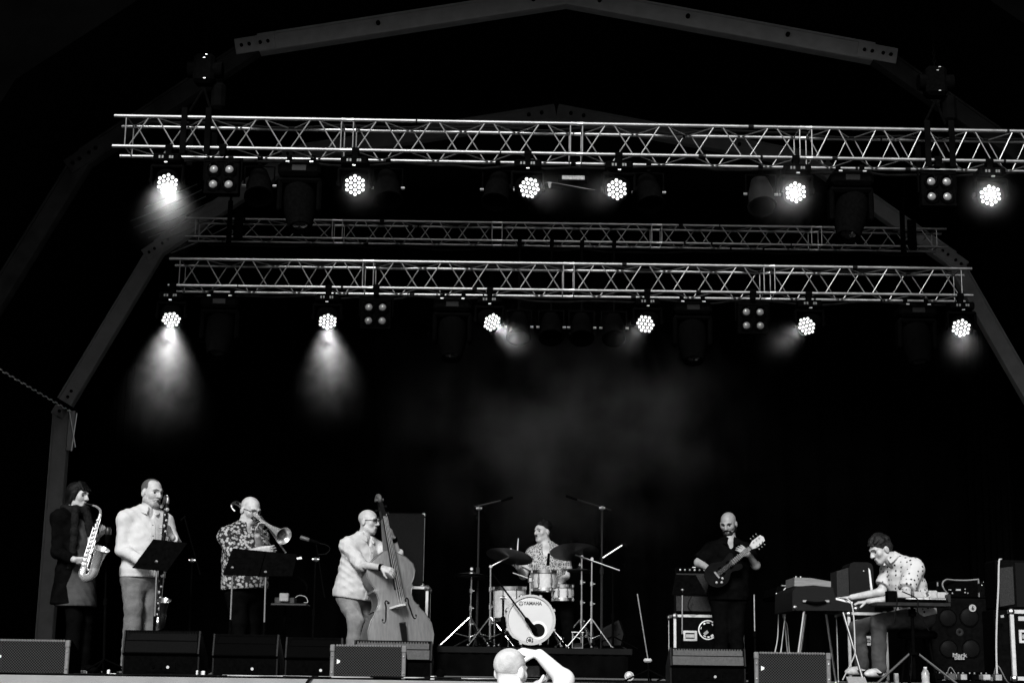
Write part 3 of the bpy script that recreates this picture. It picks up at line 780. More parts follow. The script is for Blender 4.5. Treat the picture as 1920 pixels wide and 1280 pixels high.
        for ax in range(3):
            o1, o2 = [(1, 2), (2, 0), (0, 1)][ax]
            sa = [slice(None)] * 3; sb = [slice(None)] * 3; sa[ax] = slice(0, -1); sb[ax] = slice(1, None)
            A, B = S[tuple(sa)], S[tuple(sb)]
            e = np.argwhere(A != B); ok = (e[:, o1] > 0) & (e[:, o2] > 0) & (e[:, o1] < n[o1] - 1) & (e[:, o2] < n[o2] - 1); e = e[ok]
            flip = A[tuple(e.T)]
            def cell(d1, d2):
                c = e.copy(); c[:, o1] -= d1; c[:, o2] -= d2; return vid[tuple(c.T)]
            q = np.stack([cell(1, 1), cell(0, 1), cell(0, 0), cell(1, 0)], 1); q[~flip] = q[~flip][:, ::-1]; quads.append(q)
        Q = np.concatenate(quads).astype(np.int32); Q = Q[(Q >= 0).all(1)]
        # two smoothing passes take out the grid
        ve = ve.astype(np.float64)
        for it in range(2):
            sm = np.zeros_like(ve); ct = np.zeros(N)
            for a in range(4):
                for b in ((a + 1) % 4, (a + 3) % 4):
                    np.add.at(sm, Q[:, a], ve[Q[:, b]]) if False else None
            for d in range(3):
                sm[:, d] = sum(np.bincount(Q[:, a], weights=ve[Q[:, b], d], minlength=N) for a in range(4) for b in ((a + 1) % 4, (a + 3) % 4))
            ct = sum(np.bincount(Q[:, a], minlength=N) for a in range(4)) * 2.0
            ve = .5 * ve + .5 * sm / np.maximum(ct, 1)[:, None]
        ve = (ve - np.array(off)).astype(np.float32)
        me = bpy.data.meshes.new(name); me.vertices.add(N); me.vertices.foreach_set('co', ve.ravel())
        me.loops.add(len(Q) * 4); me.loops.foreach_set('vertex_index', Q.ravel()); me.polygons.add(len(Q))
        me.polygons.foreach_set('loop_start', np.arange(len(Q), dtype=np.int32) * 4)
        me.update(calc_edges=True); me.validate(); me.materials.append(mt); me.shade_smooth()
        return me
    def build(s, name, mt, parent): return link(name, s.mesh(name, mt, world_loc(parent)), parent)

def azv(az, pitch=0.0):
    a, p = R_(az), R_(pitch); return V(math.sin(a) * math.cos(p), -math.cos(a) * math.cos(p), math.sin(p))

class Head:
    def __init__(s, c, az, pitch=0, s_=1.0, tilt=0):
        s.c = Vector(c); s.f = azv(az, pitch); left = azv(az + 90); u = s.f.cross(left).normalized()
        if u.z < 0: u = -u
        if tilt:
            ct, st = math.cos(R_(tilt)), math.sin(R_(tilt)); left, u = left * ct + u * st, u * ct - left * st
        s.l = left; s.u = u; s.s = s_; s.ax = (s.l, s.f, s.u)
    def p(s, x, y, z): return s.c + (s.l * x + s.f * y + s.u * z) * s.s

def add_head(F, H, neck, neck_r=.055):
    q = H.s; k = .02 * q
    F.el(H.p(0, -.012, .038), H.ax, (.075 * q, .094 * q, .080 * q), k)
    F.el(H.p(0, .02, -.01), H.ax, (.066 * q, .070 * q, .085 * q), k)
    F.rc(H.p(0, .028, -.055), H.p(0, .056, -.091), .044 * q, .025 * q, k)                 # jaw, chin
    for sx in (-1, 1):
        F.rc(H.p(sx * .045, .0, -.055), H.p(sx * .018, .058, -.085), .026 * q, .022 * q, k)
        F.el(H.p(sx * .042, .056, -.014), H.ax, (.024 * q, .016 * q, .020 * q), k * 1.2)    # cheek
        F.el(H.p(sx * .079, -.012, -.006), H.ax, (.011 * q, .022 * q, .032 * q), .006)     # ear
        F.rc(H.p(sx * .014, .089, .030), H.p(sx * .046, .074, .030), .011 * q, .009 * q, .012 * q)   # brow
    F.rc(H.p(0, .088, .022), H.p(0, .110, -.020), .009 * q, .0135 * q, .010 * q)           # nose
    for sx in (-1, 1): F.el(H.p(sx * .011, .098, -.023), H.ax, (.010 * q, .011 * q, .008 * q), .006)
    F.rc(H.p(-.016, .083, -.053), H.p(.016, .083, -.053), .0085 * q, k=.008); F.rc(H.p(-.013, .080, -.066), H.p(.013, .080, -.066), .0095 * q, k=.008)
    F.rc(H.p(0, -.025, -.05), neck, neck_r * q, neck_r * 1.12, .03)
    for sx in (-1, 1): F.el(H.p(sx * .031, .093, .010), H.ax, (.017 * q, .016 * q, .0105 * q), .012 * q, sub=True)
    F.rc(H.p(-.016, .098, -.0605), H.p(.016, .098, -.0605), .0036 * q, k=.004, sub=True)

MOUTH = mat('mouth_line', .05, .6)
def face_bits(root, H, brow=HAIRD):
    m_ = MB()
    for sx in (-1, 1): m_.ball(H.p(sx * .031, .0705, .007), .0125 * H.s, 8)
    m_.build('eyes', EYE, root)
    m_ = MB()
    for sx in (-1, 1): m_.tube([H.p(sx * .014, .099, .031), H.p(sx * .034, .094, .037), H.p(sx * .052, .078, .030)], [.0026 * H.s, .0032 * H.s, .002 * H.s], 6)
    m_.build('eyebrows', brow, root)
    m_ = MB(); m_.tube([H.p(-.021, .083, -.0615), H.p(-.009, .0915, -.0600), H.p(.009, .0915, -.0600), H.p(.021, .083, -.0615)], [.0015, .0026, .0026, .0015], 6); m_.build('mouth', MOUTH, root)

def add_hand(F, w_, d, nrm, side, curl=35, spread=7, sc=1.0):
    """wrist, finger direction, palm normal, +1/-1 thumb side"""
    d = Vector(d).normalized(); nrm = Vector(nrm); nrm = (nrm - d * nrm.dot(d)).normalized(); t = d.cross(nrm) * side
    w_ = Vector(w_); k = .007
    for o, r in ((-.026, .014), (-.009, .0155), (.009, .0155), (.026, .015)): F.rc(w_ + d * .012 + t * (o * .6 * sc), w_ + d * (.085 * sc) + t * (o * sc), r * sc, .0125 * sc, k)
    for i, (o, L) in enumerate(((.029, .072), (.010, .082), (-.010, .076), (-.029, .060))):
        p = w_ + d * (.088 * sc) + t * (o * sc); a = R_(spread) * (1.5 - i) / 1.5; f = d * math.cos(a) + t * math.sin(a)
        for j, fr in enumerate((.45, .31, .24)):
            an = R_(curl * (.55, 1.0, .8)[j] + 3 * i); f2 = (f * math.cos(an) + nrm * math.sin(an)).normalized()
            q = p + f2 * (L * fr * sc); F.rc(p, q, (.0092 - .0006 * j) * sc, (.0088 - .0008 * j) * sc, .003); p = q; f = f2
            nrm_l = nrm
    p = w_ + d * (.03 * sc) + t * (.026 * sc); f = (d * .62 + t * .62 + nrm * .42).normalized()
    q = p + f * (.045 * sc); F.rc(p, q, .0135 * sc, .0110 * sc, .006); f = (f + d * .5 + nrm * .35 - t * .25).normalized(); F.rc(q, q + f * (.034 * sc), .0108 * sc, .0088 * sc, .004)

class Person:
    def __init__(s, label, head, neck, chest, pelvis, az, sw=.185, arms=None, legs=None, build_=1.0, belly=1.0, skin=SKIN, head_pose=(0, 0, 1.0), lean=None, tilt=0, neck_r=.050, group='musicians on the stage'):
        s.label = label; s.az = az; s.l = azv(az + 90); s.fwd = azv(az)
        s.chest = Vector(chest); s.pelvis = Vector(pelvis); s.neck = Vector(neck); s.arms = arms; s.legs = legs; s.b = build_; s.belly = belly; s.skin = skin; s.sw = sw
        base = V(s.pelvis.x, s.pelvis.y, 0)
        s.root = thing('person', label, 'person', base, group)
        s.H = Head(head, head_pose[0], head_pose[1], head_pose[2], tilt)
        s.up = (s.chest - s.pelvis).normalized(); s.bf = (s.fwd - s.up * s.fwd.dot(s.up)).normalized(); s.bl = s.up.cross(s.bf) if s.up.cross(s.bf).dot(s.l) > 0 else s.bf.cross(s.up)
        s.sh = {'L': s.chest + s.l * (sw * .93) - s.up * .03, 'R': s.chest - s.l * (sw * .93) - s.up * .03}
        s.hip = {'L': s.pelvis + s.l * .085 - s.up * .03, 'R': s.pelvis - s.l * .085 - s.up * .03}
        s.neck_r = neck_r
    def torso(s, F, g=0.0, k=.05):
        ax = (s.bl, s.bf, s.up); T = (s.chest - s.pelvis).length; b = s.b
        c = lambda t, f=0: s.pelvis + s.up * (T * t) + s.bf * f
        F.el(c(.70), ax, (.158 * b + g, .108 * b + g, T * .36 + g), k)
        F.el(c(.36, .012 * s.belly), ax, (.142 * b * s.belly ** .5 + g, .105 * b * s.belly + g, T * .36 + g), k)
        F.el(c(.0), ax, (.158 * b + g, .115 * b + g, .13 + g), k)
        for q in 'LR':
            F.rc(s.chest + s.up * .012 - s.bf * .01, s.sh[q], .052 * b + g, .050 * b + g, k)
            F.rc(s.neck + s.up * .0, lerp(s.chest, s.sh[q], .85) + s.up * .012, .050 + g * .5, .044 * b + g, k)
    def arm(s, F, q, g=0.0, upto=None, k=.03, shrink=0.0):
        sh = s.sh[q]; el, wr = [Vector(v) for v in s.arms[q][:2]]; b = s.b
        F.rc(sh, el, .053 * b + g, .041 * b + g, k)
        if upto is None: F.rc(el, wr, .041 * b + g, .027 + g, k)
        else:
            e = lerp(el, wr, upto); F.rc(el, e, .041 * b + g, (.041 + (.029 - .041) * upto) + g, k, clip=(e, (wr - el).normalized()))
    def leg(s, F, q, g=0.0, k=.04, flare=0.0):
        kn, an = [Vector(v) for v in s.legs[q][:2]]; b = s.b
        F.rc(s.hip[q], kn, .086 * b + g, .058 * b + g, k); F.rc(kn, an, .056 * b + g, .037 + g + flare, k)
    def body(s, vox=.0055, hide_legs=False):
        F = Field(vox, .035); s.torso(F)
        for q in 'LR':
            if s.arms: s.arm(F, q)
            if s.legs: s.leg(F, q)
        add_head(F, s.H, s.neck, s.neck_r)
        for q in 'LR':
            if s.arms and len(s.arms[q]) > 2:
                h = s.arms[q][2]; add_hand(F, s.arms[q][1], h[0], h[1], h[2], *h[3:])
        return F.build('body', s.skin, s.root)
    def shirt(s, mt, hem, sleeve=.85, g=.02, name='shirt', noise=.0022, vopen=.5, short=None, vox=.0075, tail=.0, flare=.0, collar=True, collar_mat=None):
        """sleeve: share of the forearm covered; short: share of the upper arm covered instead"""
        F = Field(vox, .045); s.torso(F, g)
        F.el(lerp(s.pelvis, s.chest, .42) + s.bf * (.01 * s.belly), (s.bl, s.bf, s.up), (.158 * s.b * s.belly ** .5 + g, .118 * s.b * s.belly + g, (s.chest - s.pelvis).length * .62), .06)
        if tail: F.el(s.pelvis + s.up * .02, (s.bl, s.bf, s.up), (.16 * s.b + g + flare, .125 * s.b * s.belly ** .5 + g + flare, tail), .05)
        for q in 'LR':
            el, wr = [Vector(v) for v in s.arms[q][:2]]
            if short:
                e = lerp(s.sh[q], el, short); d = (el - s.sh[q]).normalized()
                F.rc(s.sh[q], e + d * .03, .056 * s.b + g, .052 * s.b + g + .004, .045, clip=(e, d))
            else: s.arm(F, q, g * .62, sleeve, .03)
        for i in range(len(F.pr)):                     # all torso pieces stop at the hem
            pass
        F.noise = noise
        F.clips.append((Vector(hem), -s.up * .97 + V(0, 0, -.03)))
        nk = s.neck; F.rc(nk - s.up * .02, s.H.p(0, -.02, -.03), .064, .075, .012, sub=True)
        if vopen: F.el(nk + s.bf * .075 - s.up * .05 * vopen, (s.bl, s.bf, s.up), (.028 * vopen + .012, .06, .075 * vopen + .02), .01, sub=True)
        o = F.build(name, mt, s.root)
        if collar:
            m_ = MB(); vs_, fs = [], []; N = 22; nd = (s.H.p(0, -.02, -.05) - nk).normalized()
            for i in range(N + 1):
                a = R_(22 + (338 - 22) * i / N); fr = abs(math.cos(a / 2))
                dirv = s.bf * math.cos(a) + s.bl * math.sin(a)
                drop = -.032 * max(0, math.cos(a)) ** 1.5
                top = nk + dirv * .066 + nd * (.050 + drop); bot = nk + dirv * (.104 + .020 * max(0, math.cos(a))) + nd * (.008 + drop * 1.9)
                vs_ += [top, bot, bot - dirv * .014, top - dirv * .008]
            for i in range(N):
                for j in range(4): fs.append((i * 4 + j, i * 4 + (j + 1) % 4, i * 4 + 4 + (j + 1) % 4, i * 4 + 4 + j))
            fs += [(0, 1, 2, 3), (N * 4 + 3, N * 4 + 2, N * 4 + 1, N * 4)]
            m_.add(vs_, fs); m_.build('collar', collar_mat or mt, s.root, angle=50)
        return o
    def placket(s, mt, hem, g=.02):
        from mathutils.bvhtree import BVHTree
        sh = [c for c in s.root.children if c.name.startswith('shirt')][0]; me = sh.data; off = world_loc(s.root)
        bv = BVHTree.FromPolygons([v.co for v in me.vertices], [tuple(p.vertices) for p in me.polygons])
        a = s.neck - s.up * .10; b = V(s.pelvis) + s.up * ((Vector(hem) - s.pelvis).dot(s.up) + .015); m_ = MB(); rows = []
        for i in range(26):
            c = lerp(a, b, i / 25); row = []
            for x in (-.019, .019):
                h = bv.ray_cast(c + s.bl * x + s.bf * .6 - off, -s.bf)
                if h[0] is not None: row.append(h[0] + off)
            if len(row) == 2: rows.append(row)
        vs_, fs = [], []
        for r in rows: vs_ += [r[0] + s.bf * .001, r[0] + s.bf * .006, r[1] + s.bf * .006, r[1] + s.bf * .001]
        for i in range(len(rows) - 1):
            for j in range(3): fs.append((i * 4 + j, i * 4 + j + 1, i * 4 + 5 + j, i * 4 + 4 + j))
        m_.add(vs_, fs); o = m_.build('placket', mt, s.root)
        for i in range(2, len(rows), 5):
            mm = MB(); p = (rows[i][0] + rows[i][1]) / 2 + s.bf * .006; mm.lathe([(.006, 0), (.0055, .003), (.0004, .003)], p, s.bf, 8); mm.build('button', STUB, o)
        return o
    def trousers(s, mt, g=.014, noise=.0026, vox=.0075, flare=.015, name='trousers', top=None):
        F = Field(vox, .04); ax = (s.bl, s.bf, s.up)
        F.el(s.pelvis - s.up * .01, ax, (.160 * s.b + g, .118 * s.b + g, .13 + g), .05)
        for q in 'LR': s.leg(F, q, g, .035, flare)
        F.noise = noise; F.clips.append((top if top is not None else s.pelvis + s.up * .11, s.up))
        return F.build(name, mt, s.root)
    def shoes(s, mt, toe=None, vox=.007):
        for q in 'LR':
            an = Vector(s.legs[q][1]); f = Vector(toe[q]) if toe else s.fwd; f = V(f.x, f.y, 0).normalized(); l = V(-f.y, f.x, 0)
            z0 = max(0.0, an.z - .085)
            b0 = V(an.x, an.y, z0); F = Field(vox, .03)
            F.el(b0 + f * -.02 + V(0, 0, .045), (f, l, V(0, 0, 1)), (.062, .042, .05)); F.el(b0 + f * .06 + V(0, 0, .038), (f, l, V(0, 0, 1)), (.10, .043, .042)); F.el(b0 + f * .135 + V(0, 0, .03), (f, l, V(0, 0, 1)), (.07, .045, .032))
            F.rc(b0 + V(0, 0, .06), b0 + V(0, 0, .10), .042, .042)
            F.clips.append((b0 + V(0, 0, .002), V(0, 0, -1)))
            F.build('shoe', mt, s.root)
    def hair(s, style, mt=HAIRD, vox=.006):
        H = s.H; q = H.s; F = Field(vox, .015)
        if style == 'short':
            F.el(H.p(0, -.014, .041), H.ax, (.0775 * q, .096 * q, .0815 * q)); F.noise = .0008
            F.el(H.p(0, .115, -.02), H.ax, (.12 * q, .085 * q, .098 * q), .02, sub=True); F.el(H.p(0, .03, -.09), H.ax, (.15 * q, .13 * q, .088 * q), .015, sub=True)
            for sx in (-1, 1): F.el(H.p(sx * .085, .0, -.005), H.ax, (.03 * q, .030 * q, .038 * q), .008, sub=True)
        elif style == 'thin':
            F.el(H.p(0, -.013, .0385), H.ax, (.0765 * q, .0955 * q, .0812 * q)); F.noise = .0005
            F.el(H.p(0, .115, .0), H.ax, (.13 * q, .10 * q, .105 * q), .02, sub=True); F.el(H.p(0, .03, -.09), H.ax, (.15 * q, .12 * q, .085 * q), .015, sub=True)
            for sx in (-1, 1): F.el(H.p(sx * .085, .0, -.005), H.ax, (.03 * q, .030 * q, .038 * q), .008, sub=True); F.el(H.p(sx * .045, .075, .085), H.ax, (.035 * q, .06 * q, .05 * q), .015, sub=True)
        elif style == 'curly':
            r = random.Random(3)
            F.el(H.p(0, -.022, .054), H.ax, (.082 * q, .098 * q, .083 * q))
            F.noise = .0025
            for i in range(46):
                a = r.uniform(0, 6.283); e = r.uniform(.15, 1.5); d = (math.cos(a) * math.cos(e), math.sin(a) * math.cos(e), math.sin(e))
                F.el(H.p(d[0] * .080, -.020 + d[1] * .092, .056 + d[2] * .082), H.ax, (.016 * q,) * 3, .01)
            F.el(H.p(0, .118, -.02), H.ax, (.12 * q, .082 * q, .105 * q), .012, sub=True); F.el(H.p(0, .03, -.09), H.ax, (.15 * q, .125 * q, .092 * q), .015, sub=True)
            for sx in (-1, 1): F.el(H.p(sx * .085, .005, -.005), H.ax, (.03 * q, .032 * q, .040 * q), .008, sub=True)
        elif style == 'mop':
            F.el(H.p(0, -.02, .046), H.ax, (.083 * q, .100 * q, .084 * q)); F.noise = .0015
            r = random.Random(9)
            for i in range(40):
                a = r.uniform(0, 6.283); e = r.uniform(.2, 1.5); d = (math.cos(a) * math.cos(e), math.sin(a) * math.cos(e), math.sin(e)); c0 = H.p(d[0] * .078, -.018 + d[1] * .095, .05 + d[2] * .082)
                F.rc(c0, c0 + (H.f * .03 - H.u * .012) * q, .019 * q, .010 * q, .008)
            F.rc(H.p(-.045, -.055, .005), H.p(.045, -.055, .005), .044 * q, k=.02)
            F.el(H.p(0, .122, -.02), H.ax, (.12 * q, .088 * q, .098 * q), .012, sub=True); F.el(H.p(0, .05, -.115), H.ax, (.15 * q, .13 * q, .09 * q), .012, sub=True)
            for sx in (-1, 1): F.el(H.p(sx * .09, .0, -.012), H.ax, (.03 * q, .026 * q, .036 * q), .008, sub=True)
        elif style == 'bob':
            F.el(H.p(0, -.026, .042), H.ax, (.087 * q, .102 * q, .090 * q)); F.noise = .0015
            for sx in (-1, 1):
                F.rc(H.p(sx * .074, .0, .02), H.p(sx * .078, -.02, -.07), .030 * q, .016 * q, .02); F.rc(H.p(sx * .066, .030, .06), H.p(sx * .078, .020, -.030), .018 * q, .010 * q, .015)
            F.rc(H.p(0, -.075, .0), H.p(0, -.085, -.085), .055 * q, .035 * q, .03)
            for x in (-.05, -.015, .02, .05): F.rc(H.p(x * .6, .02, .115), H.p(x, .088, .060), .024 * q, .012 * q, .012)
            F.el(H.p(0, .118, -.035), H.ax, (.095 * q, .088 * q, .092 * q), .012, sub=True)
        elif style == 'beard':
            F.rc(H.p(0, .030, -.058), H.p(0, .057, -.095), .052 * q, .031 * q)
            for sx in (-1, 1): F.rc(H.p(sx * .047, .0, -.055), H.p(sx * .018, .060, -.087), .031 * q, .028 * q); F.rc(H.p(sx * .064, .0, -.02), H.p(sx * .050, .005, -.055), .014 * q, .027 * q)
            F.rc(H.p(-.032, .076, -.052), H.p(0, .0905, -.042), .009 * q, k=.006); F.rc(H.p(.032, .076, -.052), H.p(0, .0905, -.042), .009 * q, k=.006); F.rc(H.p(-.025, .064, -.084), H.p(.025, .064, -.084), .024 * q, k=.01)
            F.el(H.p(0, .105, -.060), H.ax, (.02 * q, .03 * q, .008 * q), .004, sub=True); F.el(H.p(0, .06, .03), H.ax, (.10 * q, .09 * q, .066 * q), .012, sub=True)
        elif style == 'goatee':
            F.rc(H.p(0, .062, -.085), H.p(0, .070, -.112), .022 * q, .012 * q, .01); F.noise = .0015
        elif style == 'moustache':
            for sx in (-1, 1): F.rc(H.p(0, .0965, -.0445), H.p(sx * .033, .082, -.054), .0055 * q, .0035 * q, .003)
            F.vox = .004
        return F.build({'beard': 'beard', 'goatee': 'beard', 'moustache': 'moustache'}.get(style, 'hair'), mt, s.root)
    def glasses(s, lens=None, rim=None):
        H = s.H; m_ = MB()
        for sx in (-1, 1):
            pts = [H.p(sx * (.033 + .023 * math.cos(a)), .106 - .006 * abs(math.cos(a)), .012 + .016 * math.sin(a)) for a in [2 * math.pi * k / 12 for k in range(13)]]
            m_.tube(pts, .0022, 5, smooth=False); m_.cyl(H.p(sx * .056, .10, .016), H.p(sx * .082, -.01, .012), .0026, n=5)
        m_.cyl(H.p(-.010, .107, .016), H.p(.010, .107, .016), .0022, n=5); g_ = m_.build('glasses', rim or BLKM, s.root)
        if lens:
            m_ = MB()
            for sx in (-1, 1): m_.prism([H.p(sx * (.033 + .023 * math.cos(a)), .104 - .006 * abs(math.cos(a)), .012 + .016 * math.sin(a)) for a in [2 * math.pi * k / 12 for k in range(12)]], H.f * .002)
            m_.build('dark_lenses', lens, g_)

def fl(zf, zx, dy=0.0, h=.09):
    """floor point (height h) below a zoom column"""
    p = zf(zx, 1000, dy); return V(p.x, p.y, h)

# ---------------- 1. woman with alto saxophone
z1 = zoom(80, 880, 3.2, 14.1)
WR, WL = z1(190, 540, -.30), z1(322, 412, -.22)
p1 = Person('woman in a long dark coat and scarf playing an alto saxophone at far left', z1(212, 160), z1(192, 250), z1(182, 285), z1(205, 605), 52, .165,
    arms={'R': (z1(90, 495, -.16), WR, ((.95, .0, -.1), (.2, .5, .3), -1, 40)), 'L': (z1(305, 470, -.05), WL, ((.5, -.45, .35), (-.6, .3, .2), 1, 45))},
    legs={'R': (fl(z1, 185, -.06, .48), fl(z1, 180, -.04)), 'L': (fl(z1, 250, .06, .48), fl(z1, 250, .08))}, build_=.95, head_pose=(68, -6, .98), neck_r=.047)
p1.body(); face_bits(p1.root, p1.H)
DRESS = mat('grey_dress', .05, .9, spec=.1, var=.25, vscale=10); COAT = mat('dark_coat', .0025, .95, spec=.01, var=.4, vscale=14); SCARF = mat('dark_scarf', .009, .95, spec=.03, var=.5, vscale=50, bump=.5, bscale=90)
F = Field(.0075, .05); p1.torso(F, .018); hemz = z1(230, 822).z
F.rc(p1.pelvis, V(p1.pelvis.x + .01, p1.pelvis.y, hemz), .155, .185, .05); F.noise = .003; F.clips.append((V(0, 0, hemz), V(0, 0, -1)))
F.rc(p1.neck, p1.H.p(0, -.02, -.03), .07, .08, .012, sub=True); F.build('dress', DRESS, p1.root)
F = Field(.0075, .05); p1.torso(F, .027); hc = z1(160, 810).z
F.rc(p1.pelvis - p1.fwd * .03, V(p1.pelvis.x - .03, p1.pelvis.y, hc), .160, .185, .06)
for q in 'LR': p1.arm(F, q, .016, .92)
F.noise = .003; F.clips.append((V(0, 0, hc), V(0, 0, -1)))
c = p1.pelvis + p1.fwd * .26
F.rc(c + V(0, 0, -.6) - p1.l * .02, p1.chest + p1.fwd * .2, .15, .10, .015, sub=True); F.rc(p1.neck, p1.H.p(0, -.02, -.03), .068, .08, .012, sub=True)
F.build('coat', COAT, p1.root)
F = Field(.0075, .025)
rg = [p1.neck + V(0, 0, .015) + (p1.bf * math.cos(a) + p1.bl * math.sin(a)) * .088 - V(0, 0, .025) * math.cos(a) for a in [2 * math.pi * k / 14 for k in range(15)]]
for a, c in zip(rg[:-1], rg[1:]): F.rc(a, c, .034)
for sx, L in ((-1, .50), (1, .22)):
    a = p1.neck + p1.bf * .10 + p1.bl * (sx * .055)
    for j in range(5):
        t0, t1 = j / 5, (j + 1) / 5; f = lambda t: a + p1.bl * (sx * .035 * t - .01) + p1.bf * (.035 * math.sin(t * 2)) - V(0, 0, L * t)
        F.rc(f(t0), f(t1), .036 - .008 * (j % 2), .034)
F.noise = .004; F.build('scarf', SCARF, p1.root)
p1.trousers(BLACKC, name='leggings'); p1.hair('bob'); p1.shoes(BLKM2)

# ---------------- 2. man with bass clarinet
z2 = zoom(80, 880, 3.2, 14.0)
p2 = Person('man in a pale collared shirt and grey trousers playing a bass clarinet', z2(655, 142), z2(628, 245), z2(618, 290), z2(598, 640), 36, .20,
    arms={'R': (z2(478, 480, -.14), z2(600, 552, -.34), ((.75, -.35, -.1), (.1, .6, .2), -1, 45)), 'L': (z2(792, 455, -.02), z2(778, 408, -.24), ((-.25, -.25, .55), (-.7, .2, .1), 1, 50))},
    legs={'R': (z2(545, 830, -.09), fl(z2, 535, -.06)), 'L': (z2(640, 830, .05), fl(z2, 650, .08))}, build_=1.03, belly=1.05, head_pose=(52, -8, 1.07))
p2.body(); face_bits(p2.root, p2.H); p2.hair('thin', STUB); p2.hair('beard', mat('shaved_jaw', .30, .7, var=.3, vscale=60))
p2.shirt(SHIRTW, z2(600, 650), .95, g=.026, noise=.0035, tail=.16, flare=.008); p2.placket(SHIRTW, z2(600, 650))
p2.trousers(DENIML, g=.02, flare=.025, noise=.0035); p2.shoes(BLKM2)

# ---------------- 3. trombonist
z3 = zoom(380, 900, 3.369, 14.6)
p3 = Person('bald man with glasses in a flowered shirt playing a trombone', z3(300, 192), z3(262, 290), z3(258, 345), z3(265, 690), 42, .20,
    arms={'R': (z3(205, 492, -.26), z3(362, 436, -.44), ((.95, -.1, -.05), (-.1, .8, .2), -1, 55)), 'L': (z3(372, 470, -.06), z3(345, 352, -.24), ((.2, -.1, .85), (.5, -.4, 0), -1, 55))},
    legs={'R': (fl(z3, 225, -.07, .48), fl(z3, 220, -.06)), 'L': (fl(z3, 310, .06, .48), fl(z3, 315, .08))}, build_=1.08, belly=1.2, head_pose=(48, -20, 1.06))
p3.body(); face_bits(p3.root, p3.H, HAIRG); p3.glasses()
p3.shirt(pattern_mat('flowered_shirt', 'flower', .012, .5, 36), z3(265, 690), .35, g=.028, noise=.003, tail=.2, flare=.02)
p3.trousers(BLACKC); p3.shoes(BLKM2)

# ---------------- 4. double bass player
z4 = zoom(600, 900, 3.367, 15.2)
p4 = Person('bald man with sunglasses and goatee in a light shirt plucking a double bass', z4(306, 264), z4(276, 360), z4(265, 405), z4(214, 720), 48, .19,
    arms={'R': (z4(258, 532, -.28), z4(385, 550, -.44), ((.9, -.1, -.3), (.2, .6, -.5), -1, 32, 10)), 'L': (z4(485, 470, -.02), z4(466, 372, -.10), ((-.3, -.45, .8), (-.85, .1, -.2), 1, 40))},
    legs={'R': (z4(226, 890, -.14), fl(z4, 205, -.06)), 'L': (z4(300, 900, .16), fl(z4, 300, .14))}, build_=1.0, belly=1.1, head_pose=(66, -3, 1.0))
p4.body(); face_bits(p4.root, p4.H, HAIRG); p4.hair('goatee', HAIRG); p4.glasses(lens=mat('sunglass', .004, .08, spec=.8))
p4.shirt(SHIRTG, z4(214, 752), .12, g=.03, noise=.0045, tail=.22, flare=.02); p4.placket(SHIRTG, z4(214, 752))
p4.trousers(DENIM, g=.016, flare=.022, noise=.0038); p4.shoes(BLKM2)
m_ = MB(); a = z4(378, 549, -.435); c = z4(392, 551, -.445); m_.cyl(a, c, .034, n=14); m_.build('wrist_watch', BLKM2, p4.root)
m_ = MB(); a = z4(466, 385, -.09); c = z4(462, 362, -.11); m_.cyl(a, c, .036, n=14); m_.build('wrist_band', BLKM2, p4.root)

# ---------------- 5. drummer
z5 = zoom(800, 900, 3.369, 16.4)
p5 = Person('seated drummer with a moustache and ring-patterned shirt looking left', z5(731, 328), z5(752, 410), z5(766, 458), z5(770, 700), 0, .165,
    arms={'R': (z5(610, 600, -.02), z5(580, 548, -.24), ((-.35, -.5, .35), (.5, .1, -.5), 1, 75)), 'L': (z5(878, 605, -.02), z5(835, 660, -.24), ((-.5, -.6, -.1), (.1, .2, -.9), -1, 65))},
    legs={'R': (z5(680, 800, -.46), z5(665, 1000, -.40)), 'L': (z5(880, 800, -.46), z5(900, 1000, -.40))}, build_=.98, head_pose=(-48, -2, .92), neck_r=.052)
p5.body(); face_bits(p5.root, p5.H); p5.hair('curly'); p5.hair('moustache')
p5.shirt(pattern_mat('ring_shirt', 'rings', .02, .38, 34), z5(770, 690), short=.66, g=.022, noise=.0025, vopen=.9, collar=False)
for q in 'LR':
    sh, el = p5.sh[q], Vector(p5.arms[q][0]); d = (el - sh).normalized(); e = lerp(sh, el, .66); m_ = MB(); m_.cyl(e - d * .018, e + d * .008, .079, .078, n=20); m_.build('sleeve_cuff', mat('cuff', .42, .9) if q == 'L' else bpy.data.materials['cuff'], p5.root)
p5.trousers(BLACKC)
DRUMSTICK = mat('pale_wood', .5, .5, var=.15, vscale=30)
for a, c, lab in ((z5(566, 560, -.33), z5(579, 366, -.30), 'pale drumstick raised upright in the drummer\'s fist'), (z5(850, 690, -.35), z5(545, 584, -.55), 'pale drumstick slanting over the bass drum hoop')):
    m_ = MB(); m_.tube([a, lerp(a, c, .8), lerp(a, c, .96), c], [.0075, .0065, .004, .0045], 8, smooth=False); tag(m_.build('drumstick', DRUMSTICK), lab, 'drumstick', 'drumsticks')

